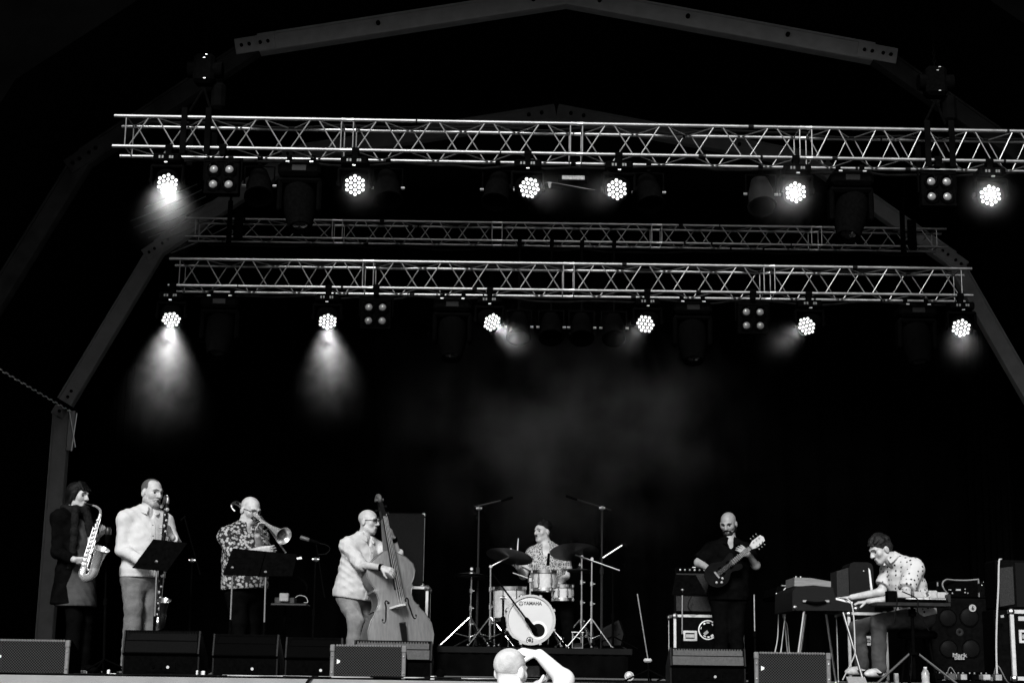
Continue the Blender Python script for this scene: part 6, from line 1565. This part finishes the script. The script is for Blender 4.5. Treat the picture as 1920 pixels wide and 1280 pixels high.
m_ = MB(); m_.tube([za(345, 700, -.05), za(325, 740, -.05), za(322, 780, -.05), za(345, 800, -.05), za(385, 800, -.02)], .005, 6); tag(m_.build('loop_cable', CABLE), 'black cable looping over the grey guitar cabinet', 'cable')

# ---------------------------------------------------------------- keyboards
zK = zoom(1420, 960, 4.0, 13.9); KD = .92
kb = thing('stage_piano', 'black case electric piano on slanted tubular legs, seen from its end', 'keyboard', V(zK(480, 740).x, 14.3, 0))
m_ = MB(); pol = [(262, 735), (264, 592), (290, 556), (420, 546), (566, 562), (590, 655), (730, 692), (742, 738)]; m_.prism([zK(x, y) for x, y in pol], V(0, KD, 0)); m_.build('case', mat('black_tolex', .009, .6, spec=.06, var=.4, vscale=120, bump=.4, bscale=400), kb)
for x in (355, 524): m_ = MB(); m_.box(zK(x, 665, -.008), (.045, .018, .028), bev=.006); m_.build('handle_end', CHROME, kb)
m_ = MB(); m_.tube([zK(365, 670, -.012), zK(440, 678, -.03), zK(515, 672, -.012)], .011, 8); m_.build('handle', BLKM2, kb)
for x, y in ((283, 712), (740, 722)): m_ = MB(); m_.ball(zK(x, y, .0), .022, 8); m_.build('corner_guard', STEEL, kb)
ky0 = zK(600, 655).z + .004; wk = MB(); wk.box((0, 0, 0), (.15, .0215, .018), bev=.002); wk = wk.mesh('white_key', WHITEP); bk = MB(); bk.box((0, 0, 0), (.09, .011, .016), bev=.002); bk = bk.mesh('black_key', EBONY)
for i in range(37):
    y = 13.93 + i * .0238; p = V(zK(655, 670).x, y, zK(655, 672).z + .012); o = link('white_key', wk, kb, p - kb.location); o.rotation_euler = (0, R_(13), 0)
    if i % 7 in (0, 1, 3, 4, 5): o = link('black_key', bk, kb, p + V(-.028, .012, .016) - kb.location); o.rotation_euler = (0, R_(13), 0)
for (xa, ya, xb, yb, dy) in ((350, 742, 268, 1262, .04), (642, 748, 790, 1268, .04), (365, 742, 300, 1262, KD - .08), (512, 742, 600, 1262, KD - .08)):
    a = zK(xa, ya, dy); e = zK(xb, yb, dy); e = V(e.x, e.y - (.06 if dy < .5 else -.06), .012); m_ = MB(); m_.cyl(a, e, .0125, n=10); m_.ball(e + V(0, 0, .006), .018, 7); m_.build('leg', CHROME if dy < .5 else STEEL, kb)
wb = thing('wooden_box', 'pale wooden wedge-shaped box on top of the electric piano', 'box', zK(415, 552)); m_ = MB(); m_.prism([zK(278, 552, .10), zK(280, 487, .10), zK(400, 492, .10), zK(552, 518, .10), zK(552, 558, .10)], V(0, .45, 0)); m_.build('wooden_case', wood_mat('pale_box_wood', .15, .55, (2, 8, 20), .35), wb)
for x in (290, 325): m_ = MB(); m_.lathe([(.009, 0), (.008, .012), (.0005, .013)], zK(x, 489, .16), V(0, 0, 1), 10); m_.build('knob', CHROME, wb)
m_ = MB(); m_.tube([zK(590, 640, .05), zK(620, 640, .05), zK(670, 645, -.02), zK(708, 690, -.03), zK(724, 800, -.03), zK(732, 1000, -.03), zK(725, 1080, -.02), zK(640, 1255, .05)], .006, 6); tag(m_.build('pale_cable', WCABLE), 'pale cable hanging from the electric piano\'s key side', 'cable')
# second, darker keyboard on a crossed stand behind the piano
z9 = zoom(1420, 960, 4.0, 14.9); k2 = thing('organ', 'dark small organ on a crossed stand left of the electric piano', 'keyboard', V(z9(210, 700).x, 15.1, 0))
m_ = MB(); m_.prism([z9(128, 622), z9(150, 556), z9(268, 546), z9(420, 560), z9(420, 640), z9(140, 650)], V(0, .7, 0)); m_.build('case', BLKM2, k2); m_ = MB(); m_.box(z9(210, 550, .05), (.085, .05, .012), bev=.004); m_.build('top_plate', STEEL, k2)
for x, y in ((145, 610), (232, 590), (150, 632)): m_ = MB(); m_.ball(z9(x, y, -.01), .012, 7); m_.build('stud', STEEL, k2)
for xa, xb, dd_ in ((225, 150, .02), (190, 248, .05), (395, 350, .5), (365, 400, .52)): a = z9(xa, 648, dd_); m_ = MB(); e = z9(xb, 1250, dd_); m_.cyl(a, V(e.x, e.y, .012), .008, n=8); m_.build('leg', STEEL if dd_ < .3 else BLKM, k2)
m_ = MB(); m_.tube([z9(218, 560, -.03), z9(190, 600, -.04), z9(184, 680, -.04), z9(190, 770, -.04), z9(222, 840, -.04), z9(232, 930, -.04), z9(244, 1100, -.04)], .005, 6); tag(m_.build('pale_cable', WCABLE), 'pale cable hanging down the dark organ\'s left side', 'cable')
m_ = MB(); m_.tube([z9(160, 700, -.02), z9(158, 790, -.02), z9(152, 940, -.02), z9(130, 1060, -.02)], .005, 6); tag(m_.build('pale_cable', WCABLE), 'leftmost pale cable hanging below the dark organ', 'cable')
# stool
stl = thing('keyboard_stool', 'dark stool under the seated keyboard player', 'stool', V(p7.pelvis.x, p7.pelvis.y, 0)); m_ = MB(); m_.lathe([(.16, 0), (.175, .02), (.175, .05), (.15, .07), (.0005, .072)], p7.pelvis - V(0, 0, .215), V(0, 0, 1), 24); m_.build('seat', BLKM2, stl)
for k in range(4):
    a = R_(45 + 90 * k); m_ = MB(); m_.cyl(p7.pelvis + V(.11 * math.cos(a), .11 * math.sin(a), -.21), V(p7.pelvis.x + .18 * math.cos(a), p7.pelvis.y + .18 * math.sin(a), .01), .011, n=8); m_.build('leg', BLKM, stl)
# rounded speaker and flight case behind the player
zq = zoom(1420, 960, 4.0, 15.3); qz = zq(800, 748).z; cx0, cx1 = zq(684, 900).x, zq(985, 900).x
flight_case('flight case with a bright latch behind the keyboard player\'s knees', V((cx0 + cx1) / 2, 15.6, qz / 2), (cx1 - cx0, .55, qz), [(zq(835, 962).x, zq(835, 962).z, .085, .09)])
t = thing('rotary_speaker', 'black round-topped speaker cabinet behind the keyboard player\'s head', 'speaker', V(zq(800, 600).x, 15.55, qz)); zz = qz + .004; tz_ = zq(800, 368).z
xa, xb = zq(708, 500).x, zq(890, 500).x; r_c = .05
m_ = MB(); po = [V(xa, 15.4, zz), V(xb, 15.4, zz), V(xb, 15.4, tz_ - r_c), V(xb - .015, 15.4, tz_ - .015), V(xb - r_c, 15.4, tz_), V(xa + r_c, 15.4, tz_), V(xa + .015, 15.4, tz_ - .015), V(xa, 15.4, tz_ - r_c)]; m_.prism(po, V(0, .36, 0)); m_.build('cabinet', mat('vinyl', .007, .6, spec=.06, var=.3, vscale=90), t)
xc = zq(628, 500).x; m_ = MB(); m_.prism([V(xc, 15.5, zz), V(xa - .004, 15.42, zz), V(xa - .004, 15.42, zq(700, 408).z), V(xc, 15.5, zq(630, 432).z)], V(.0, .3, 0)); m_.build('side_grille', CLOTHG, t)
m_ = MB(); m_.prism([zq(833, 415, .08), zq(846, 432, .08), zq(868, 600, .08), zq(852, 602, .08)], V(0, .02, 0)); m_.build('pale_strip', WHITEP, t); m_ = MB(); m_.ball(zq(798, 441, .095), .011, 8); m_.build('stud', STEEL, t)
# tray stand with small gear
zy = zoom(1640, 1080, 6.4, 13.95); ys = thing('gear_stand', 'dark tray on a tripod pole right of the keyboard player', 'stand', fl(zy, 468, .12, 0)); ta, tb2 = zy(20, 352), zy(915, 352)
m_ = MB(); m_.box(V((ta.x + tb2.x) / 2, 13.95 + .15, (zy(500, 312).z + zy(500, 356).z) / 2), (tb2.x - ta.x, .30, zy(500, 312).z - zy(500, 356).z), bev=.004); m_.build('tray', mat('dim_tray', .014, .5, spec=.12, var=.3), ys)
m_ = MB(); c, s = pbox(zy, 882, 215, 914, 312, .0, .3); m_.box(c, s, bev=.004); m_.build('end_post', bpy.data.materials['dim_tray'], ys)
fp = fl(zy, 470, .15, 0); jt = zy(465, 925, .15)
m_ = MB(); m_.cyl(V(fp.x, fp.y, .06), V(fp.x, fp.y, zy(470, 356).z), .016); m_.build('pole', BLKM, ys); m_ = MB(); m_.cyl(V(fp.x, fp.y, jt.z - .01), V(fp.x, fp.y, jt.z + .01), .05, n=12); m_.cyl(V(fp.x, fp.y, zy(470, 470).z), V(fp.x, fp.y, zy(470, 380).z), .032, n=12); m_.build('collar', BLKM, ys)
for k, (dx, dy) in enumerate(((-.36, -.10), (.36, -.10), (.05, .38))): m_ = MB(); m_.cyl(V(fp.x + dx * .1, fp.y + dy * .1, jt.z), V(fp.x + dx, fp.y + dy, .012), .0105, n=8); m_.build('leg', STEEL if k < 0 else mat('dim_leg', .05, .4, spec=.5) if 'dim_leg' not in bpy.data.materials else bpy.data.materials['dim_leg'], ys)
ztray = zy(500, 312).z; PG = mat('pale_grey_pedal', .35, .5, var=.15, vscale=40)
zy2 = zoom(1640, 1080, 6.4, 14.0)
c, s = pbox(zy2, 285, 262, 880, 308, .02, .22); sy = thing('small_synthesizer', 'flat dark synthesizer lying on the gear tray', 'keyboard', V(c.x, c.y, ztray)); m_ = MB(); m_.box(V(c.x, c.y, ztray + .022), (s[0], .22, .04), bev=.004); m_.build('case', BLKM2, sy)
for i in range(22): m_ = MB(); m_.box(V(c.x - s[0] * .34 + i * .0158, c.y - .112, ztray + .034), (.014, .06, .012), bev=.0015); m_.build('key', WHITEP if i < 14 else PG, sy)
for x0, y0, x1, y1, dy, lab in ((272, 165, 436, 242, .06, 'wide pale effect pedal at the left end of the gear tray'), (478, 180, 592, 245, .08, 'pale effect pedal second from the left on the gear tray'), (655, 170, 752, 245, .08, 'pale effect pedal third from the left on the gear tray'), (755, 190, 868, 250, .05, 'pale effect pedal at the right end of the gear tray')):
    c, s = pbox(zy2, x0, y0, x1, y1, dy, .10); zb_ = ztray + .043; top = c.z + s[2] / 2; t = thing('effect_pedal', lab, 'effect pedal', V(c.x, c.y, zb_), 'effect pedals on the gear tray'); m_ = MB(); m_.box(V(c.x, c.y, (top + zb_) / 2), (s[0], .10, top - zb_), bev=.006); m_.build('housing', PG, t)
    for k in (-1, 0, 1): m_ = MB(); m_.lathe([(.006, 0), (.005, .01), (.0005, .011)], V(c.x + k * s[0] * .25, c.y - .01, top), V(0, 0, 1), 8); m_.build('knob', BLKM2, t)
c, s = pbox(zy2, 165, 170, 262, 300, .02, .12); smallbox('dark_controller', 'dark controller box at the keyboard player\'s wrist', 'box', zy2, 165, 172, 262, 300, .0, .12, BLKM2, ztray)
for pts, lab in (([(262, 180), (268, 300), (250, 430), (234, 560)], 'black cable hanging from the left of the gear tray'), ([(330, 180), (500, 260), (520, 330), (515, 420), (580, 520), (655, 655)], 'black cable curling under the right of the gear tray')):
    m_ = MB(); m_.tube([zy(x, y, -.03) for x, y in pts], .0055, 6); tag(m_.build('black_cable', CABLE), lab, 'cable')
m_ = MB(); m_.tube([zy(600, 190, .0), zy(590, 225, -.01), zy(625, 252, -.02), zy(665, 235, -.01), zy(645, 195, .0)], .006, 6); tag(m_.build('coiled_cable', WCABLE), 'short pale cable loop on the middle of the gear tray', 'cable')

# ---------------------------------------------------------------- bass amplifier and cabinet at the right
zm = zoom(1640, 1080, 6.4, 15.2)
ztop = zm(1000, 258).z; xa, xb = zm(690, 600).x, zm(1432, 600).x; base = .12
bxc = V((xa + xb) / 2, 15.42, (ztop + base) / 2)
dol = thing('amp_dolly', 'low black rolling board under the four-speaker bass cabinet', 'dolly', V(bxc.x, bxc.y, 0)); m_ = MB(); m_.box(V(bxc.x, bxc.y, .095), (xb - xa + .04, .46, .03), bev=.005); m_.build('board', BLKM, dol)
for i in (-1, 1):
    for j in (-1, 1): m_ = MB(); m_.cyl(V(bxc.x + i * .2 - .015, bxc.y + j * .17, .04), V(bxc.x + i * .2 + .015, bxc.y + j * .17, .04), .038, n=14); m_.build('castor', STEEL if j < 0 else BLKM2, dol)
bcab = thing('bass_cabinet', 'black bass cabinet with four round speaker grilles at the right', 'speaker', V(bxc.x, bxc.y, base)); m_ = MB(); m_.box(bxc, (xb - xa, .42, ztop - base - .004), bev=.012); m_.build('cabinet', LAM, bcab)
GR2 = pattern_mat('round_grille', 'grille', .0012, .011, 90, .45)
fy = bxc.y - .212
for (x, y, r) in ((880, 500, 100), (1138, 490, 108), (890, 870, 100), (1160, 868, 102)):
    p = zm(x, y); p.y = fy; r = r * (zm(1, 0) - zm(0, 0)).length; m_ = MB(); m_.shell([(r, 0), (r + .008, .004), (r + .008, -.01)], p, V(0, -1, 0), 32); sp_ = m_.build('speaker_ring', BLKM2, bcab); m_ = MB(); m_.lathe([(r, 0), (r * .92, .010), (r * .6, .02), (.0005, .024)], p, V(0, -1, 0), 32); m_.build('speaker_grille', GR2, sp_)
p = zm(1024, 668); p.y = fy; m_ = MB(); m_.shell([(.012, 0), (.028, .004), (.036, .002)], p, V(0, -1, 0), 20); m_.build('horn', mat('horn_grey', .012, .4, spec=.1), bcab)
sx1 = (zm(1, 0) - zm(0, 0)).length
for s_t, y in (('Mark', 945), ('bass', 978)):
    q = zm(1012, y); q.y = fy - .026; text_mesh('lettering', s_t, .052 if s_t == 'Mark' else .046, mat('pale_lettering', .3, .6) if s_t == 'Mark' else bpy.data.materials['pale_lettering'], q, V(1, 0, 0), V(0, 0, 1), bcab, bold=.001, xs=1.25)
q = zm(1166, 380); q.y = fy - .03; m_ = MB(); m_.shell([(.024, 0), (.034, 0), (.034, .003), (.024, .003)], q, V(0, -1, 0), 20); m_.lathe([(.022, -.001), (.0005, 0)], q, V(0, -1, 0), 20); m_.build('round_sticker', mat('sticker_pale', .35, .6), bcab); text_mesh('lettering', '6', .045, PRINT, q - V(0, .006, 0), V(1, 0, 0), V(0, 0, 1), bcab, bold=.002)
# amp head
ah0, ah1 = ztop, zm(1000, 48).z; hc_ = V((zm(757, 100).x + zm(1440, 100).x) / 2, 15.42, (ah0 + ah1) / 2); hw_ = zm(1440, 100).x - zm(757, 100).x
ah = thing('bass_amplifier', 'black rack amplifier standing on the four-speaker bass cabinet', 'amplifier', V(hc_.x, hc_.y, ah0)); m_ = MB(); m_.box(hc_, (hw_, .34, ah1 - ah0 - .004), bev=.008); m_.build('case', LAM, ah)
m_ = MB(); m_.box(hc_ - V(hw_ * .13, .172, 0), (hw_ * .70, .008, ah1 - ah0 - .02), bev=.003); fp_ = m_.build('front_panel', BLKM2, ah)
for x, y, r in ((905, 158, 8), (945, 200, 12), (1098, 152, 10), (1098, 192, 13), (1132, 200, 10), (890, 200, 7), (925, 160, 6)):
    q = zm(x, y); q.y = hc_.y - .178; m_ = MB(); m_.lathe([(r * sx1, 0), (r * sx1 * .8, .014), (.0005, .015)], q, V(0, -1, 0), 10); m_.build('knob', CHROME, fp_)
q = zm(1018, 158); q.y = hc_.y - .178; m_ = MB(); m_.box(q, (.05, .006, .018), bev=.002); m_.build('name_plate', STEEL, fp_)
for x, y0, y1 in ((1262, 45, 75), (1268, 205, 235), (768, 70, 110)): q = zm(x, (y0 + y1) / 2); q.y = hc_.y - .174; m_ = MB(); m_.box(q, (.018, .02, .045), bev=.005); m_.build('corner_guard', STEEL, ah)
r = random.Random(8)
for k in range(16): q = zm(r.uniform(1290, 1425), r.uniform(60, 230)); q.y = hc_.y - .176; m_ = MB(); m_.ball(q, r.uniform(.003, .008), 6); m_.build('socket', STEEL if k % 2 else BLKM2, ah)
m_ = MB(); m_.tube([zm(1250, 35, .05), zm(1100, 46, .05), zm(960, 44, .02), zm(860, 38, -.03), zm(815, 80, -.06), zm(826, 140, -.08), zm(862, 190, -.3), zm(870, 215, -.8)], .007, 6); tag(m_.build('pale_cable', mat('grey_cable', .2, .5)), 'grey cable lying over the rack amplifier and down its front', 'cable')
# combo amp on case at the right border
ze = zoom(1640, 1080, 6.4, 14.75); ez0 = ze(1700, 398).z; ex0 = ze(1650, 800).x
flight_case('white-edged flight case at the right border of the stage', V(ex0 + .31, 15.02, ez0 / 2 + .03), (.62, .5, ez0 - .06), [(ze(1830, 720).x, ze(1830, 720).z, .14, .12)], edge=.036)
m_ = MB(); q = V(ze(1775, 506).x, 14.765, ze(1775, 506).z); m_.box(q, (.07, .006, .04), bev=.003); tag(m_.build('case_label', mat('label_pale', .4, .6)), 'small pale label on the white-edged flight case at the right border', 'label')
xk0 = ze(1490, 100).x; ezt = ze(1600, -205).z
cmb = thing('combo_amplifier', 'combo amplifier with grey grille at the right border on top of a case', 'amplifier', V(xk0 + .33, 15.0, ez0)); m_ = MB(); m_.box(V(xk0 + .36, 15.0, (ez0 + ezt) / 2 + .005), (.72, .36, ezt - ez0 - .012), bev=.014); m_.build('cabinet', LAM, cmb)
xg0, xg1 = ze(1496, 0).x, ze(1688, 0).x; m_ = MB(); m_.prism([V(xg0 + .01, 14.81, ze(1500, 358).z), V(xg1, 14.81, ze(1690, 328).z), V(xg1, 14.81, ezt - .06), V(xg0 + .01, 14.81, ezt - .08)], V(0, .014, 0)); m_.build('grille_cloth', CLOTHG, cmb)
m_ = MB(); m_.box(V(xg1 + .2, 14.814, (ez0 + ezt) / 2), (.36, .012, ezt - ez0 - .05), bev=.004); m_.build('side_panel', mat('tolex_dim', .006, .7, spec=.03), cmb)
blk0 = ze(1450, 360).x; smallbox('black_stand_box', 'black box standing left of the white-edged flight case', 'box', ze, 1462, 402, 1632, 1200, .1, .4, LAM, 0.0)
m_ = MB(); m_.tube([ze(1520, -205, -.02), ze(1498, -200, -.04), ze(1490, -120, -.05), ze(1484, 150, -.06), ze(1470, 420, -.06), ze(1460, 760, -.06), ze(1462, 1000, -.06), ze(1466, 1180, -.08), ze(1440, 1225, -.12)], .0085, 6); tag(m_.build('pale_cable', WCABLE), 'long pale cable hanging beside the combo amplifier to the floor', 'cable')
smallbox('floor_switch', 'small pale footswitch on the floor below the long hanging cable', 'pedal', ze, 1408, 1205, 1468, 1240, -.2, .08, PG, 0.0)
m_ = MB(); q = ze(1530, 478, -.02); m_.box(q, (.03, .01, .022), ax=(V(.97, 0, .2), V(0, 1, 0), V(-.2, 0, .97))); tag(m_.build('tape_scrap', PG), 'scrap of pale tape on the black box at the right', 'tape')
# bottle and floor clutter
zf_ = zoom(1640, 1080, 6.4, 14.25); bt = thing('water_bottle', 'clear pale water bottle standing on the floor by the gear stand', 'bottle', fl(zf_, 602, 0, 0)); bz = zf_(600, 1085).z; bxp = fl(zf_, 602, 0, 0); rb = (zf_(650, 0) - zf_(555, 0)).length / 2
m_ = MB(); m_.lathe([(rb * .9, 0), (rb, .012), (rb, bz * .2), (rb * .93, bz * .3), (rb, bz * .4), (rb, bz * .68), (rb * .6, bz * .84), (rb * .36, bz * .89), (rb * .36, bz * .92)], bxp, V(0, 0, 1), 18); m_.build('bottle_body', mat('bottle_plastic', .42, .25, spec=.6, var=.2, vscale=25), bt)
m_ = MB(); m_.lathe([(rb * .45, 0), (rb * .45, bz * .08), (.0005, bz * .085)], bxp + V(0, 0, bz * .92), V(0, 0, 1), 14); m_.build('cap', WHITEP, bt)
smallbox('small_carton', 'tiny pale carton on the floor left of the water bottle', 'carton', zf_, 245, 1160, 290, 1250, 0, .05, mat('carton', .3, .7), 0.0)
r = random.Random(21)
pbd = thing('pedal_board', 'dark board of effect pedals on the floor before the bass cabinet', 'effect pedals', V(zm(1050, 1150, -.5).x, 14.6, 0)); pc0 = pbd.location; m_ = MB(); m_.box(pc0 + V(0, 0, .03), (.62, .34, .05), bev=.006); m_.build('board', BLKM, pbd)
for k in range(11):
    p = pc0 + V(-.26 + .104 * (k % 6), -.08 + .15 * (k // 6), .055); m_ = MB(); m_.box(p + V(0, 0, .03), (.066, .11, r.uniform(.045, .065)), bev=.006); b2 = m_.build('pedal', [BLKM2, GREYP, STEEL][k % 3] if k != 4 else PG, pbd); m_ = MB(); m_.lathe([(.010, 0), (.010, .012), (.0005, .013)], p + V(0, -.03, .06), V(0, 0, 1), 8); m_.build('switch', CHROME, b2)
TANG = [o_ + ' patch cable from the left in the tangle before the bass cabinet' for o_ in ('first', 'second', 'third', 'fourth', 'fifth', 'sixth', 'seventh')]
for k in range(7):
    x, y = 700 + 105 * k + r.uniform(-20, 20), 0; p = zm(x, 1200, -.3); p = V(p.x, 14.75 + r.uniform(-.05, .3), 0); m_ = MB(); m_.tube([p + V(0, 0, .012), p + V(.06, .02, .10 + .1 * r.random()), p + V(.13, -.03, .05), p + V(.22, .04, .012)], .006, 6); tag(m_.build('patch_cable', CABLE if k % 2 else mat('dim_cable', .06, .5) if 'dim_cable' not in bpy.data.materials else bpy.data.materials['dim_cable']), TANG[k], 'cable', 'tangled floor cables')
for px, py, w_, h_, Yd, lab in ((151, 1245, .028, .035, 13.3, 'left one of two tiny white plugs on the floor right of the left front monitor'), (159, 1245, .028, .035, 13.3, 'right one of two tiny white plugs on the floor right of the left front monitor'), (204, 1257, .022, .045, 13.0, 'white plug standing at the stage edge left of the first wedge'), (212, 1248, .06, .015, 13.1, 'white strip on the floor left of the first wedge'), (163, 1227, .022, .028, 13.6, 'small white plug above the pair at the left'), (381, 1252, .035, .045, 13.1, 'white plug on the floor between the first and second wedge'), (370, 1258, .015, .05, 12.9, 'thin white plug at the stage edge between the first and second wedge'), (811, 1262, .035, .03, 13.2, 'white plug on the floor right of the grey-lipped wedge by the double bass')):
    p = P(px, py, Yd); zc_ = h_ / 2 + .002; m_ = MB(); m_.box(V(p.x, Yd, zc_), (w_, .03, h_), bev=.005);  tag(m_.build('cable_plug', WHITEP), lab, 'plug')
# floor pedal by the keyboard player's foot
zv = zoom(1420, 960, 4.0, 13.8); t = thing('volume_pedal', 'pale slanted foot pedal beside the keyboard player\'s rear shoe', 'pedal', fl(zv, 720, 0, 0)); q = fl(zv, 722, 0, 0); m_ = MB(); m_.prism([q + V(-.08, -.12, 0), q + V(.08, -.12, 0), q + V(.08, -.12, .025), q + V(-.08, -.12, .025)], V(.03, .22, .05)); m_.build('treadle', PG, t); m_ = MB(); m_.box(q + V(.01, .0, .008), (.17, .25, .014), bev=.003); m_.build('pedal_base', STEEL, t)
# cables along the stage edge
r = random.Random(4); zc_ = .008
for i, (x0p, x1p, mt_) in enumerate(((40, 270, CABLE), (140, 420, CABLE), (300, 640, CABLE), (420, 700, WCABLE), (760, 960, WCABLE), (700, 930, CABLE))):
    pts = []; N = 9
    for k in range(N): p = P(x0p + (x1p - x0p) * k / (N - 1), 1260, 12.6); pts.append(V(p.x, 12.5 + .12 * math.sin(k * 1.3 + i) + r.uniform(-.05, .05), zc_ + .003 * i))
    m_ = MB(); m_.tube(pts, .007 if mt_ is CABLE else .005, 6); tag(m_.build('stage_cable', mt_), ('black cable lying along the stage edge, number %d' % i).split(', number')[0] + [' at far left', ' before the first wedge', ' before the second wedge', '', '', ' before the drum riser'][i] if mt_ is CABLE else ['', '', '', 'thin pale cable on the stage edge before the trombonist', 'thin pale cable on the stage edge before the drums', ''][i], 'cable')
pts = [P(615, 1262, 12.6), P(600, 1266, 12.45), V(P(585, 1268, 12.33).x, 12.32, .012), V(P(572, 1275, 12.31).x, 12.31, -.06), V(P(560, 1284, 12.31).x, 12.30, -.25)]
pts[0].z = .01; pts[1].z = .01; m_ = MB(); m_.tube(pts, .010, 6); tag(m_.build('stage_cable', CABLE), 'black cable hanging over the stage edge left of the middle front monitor', 'cable')
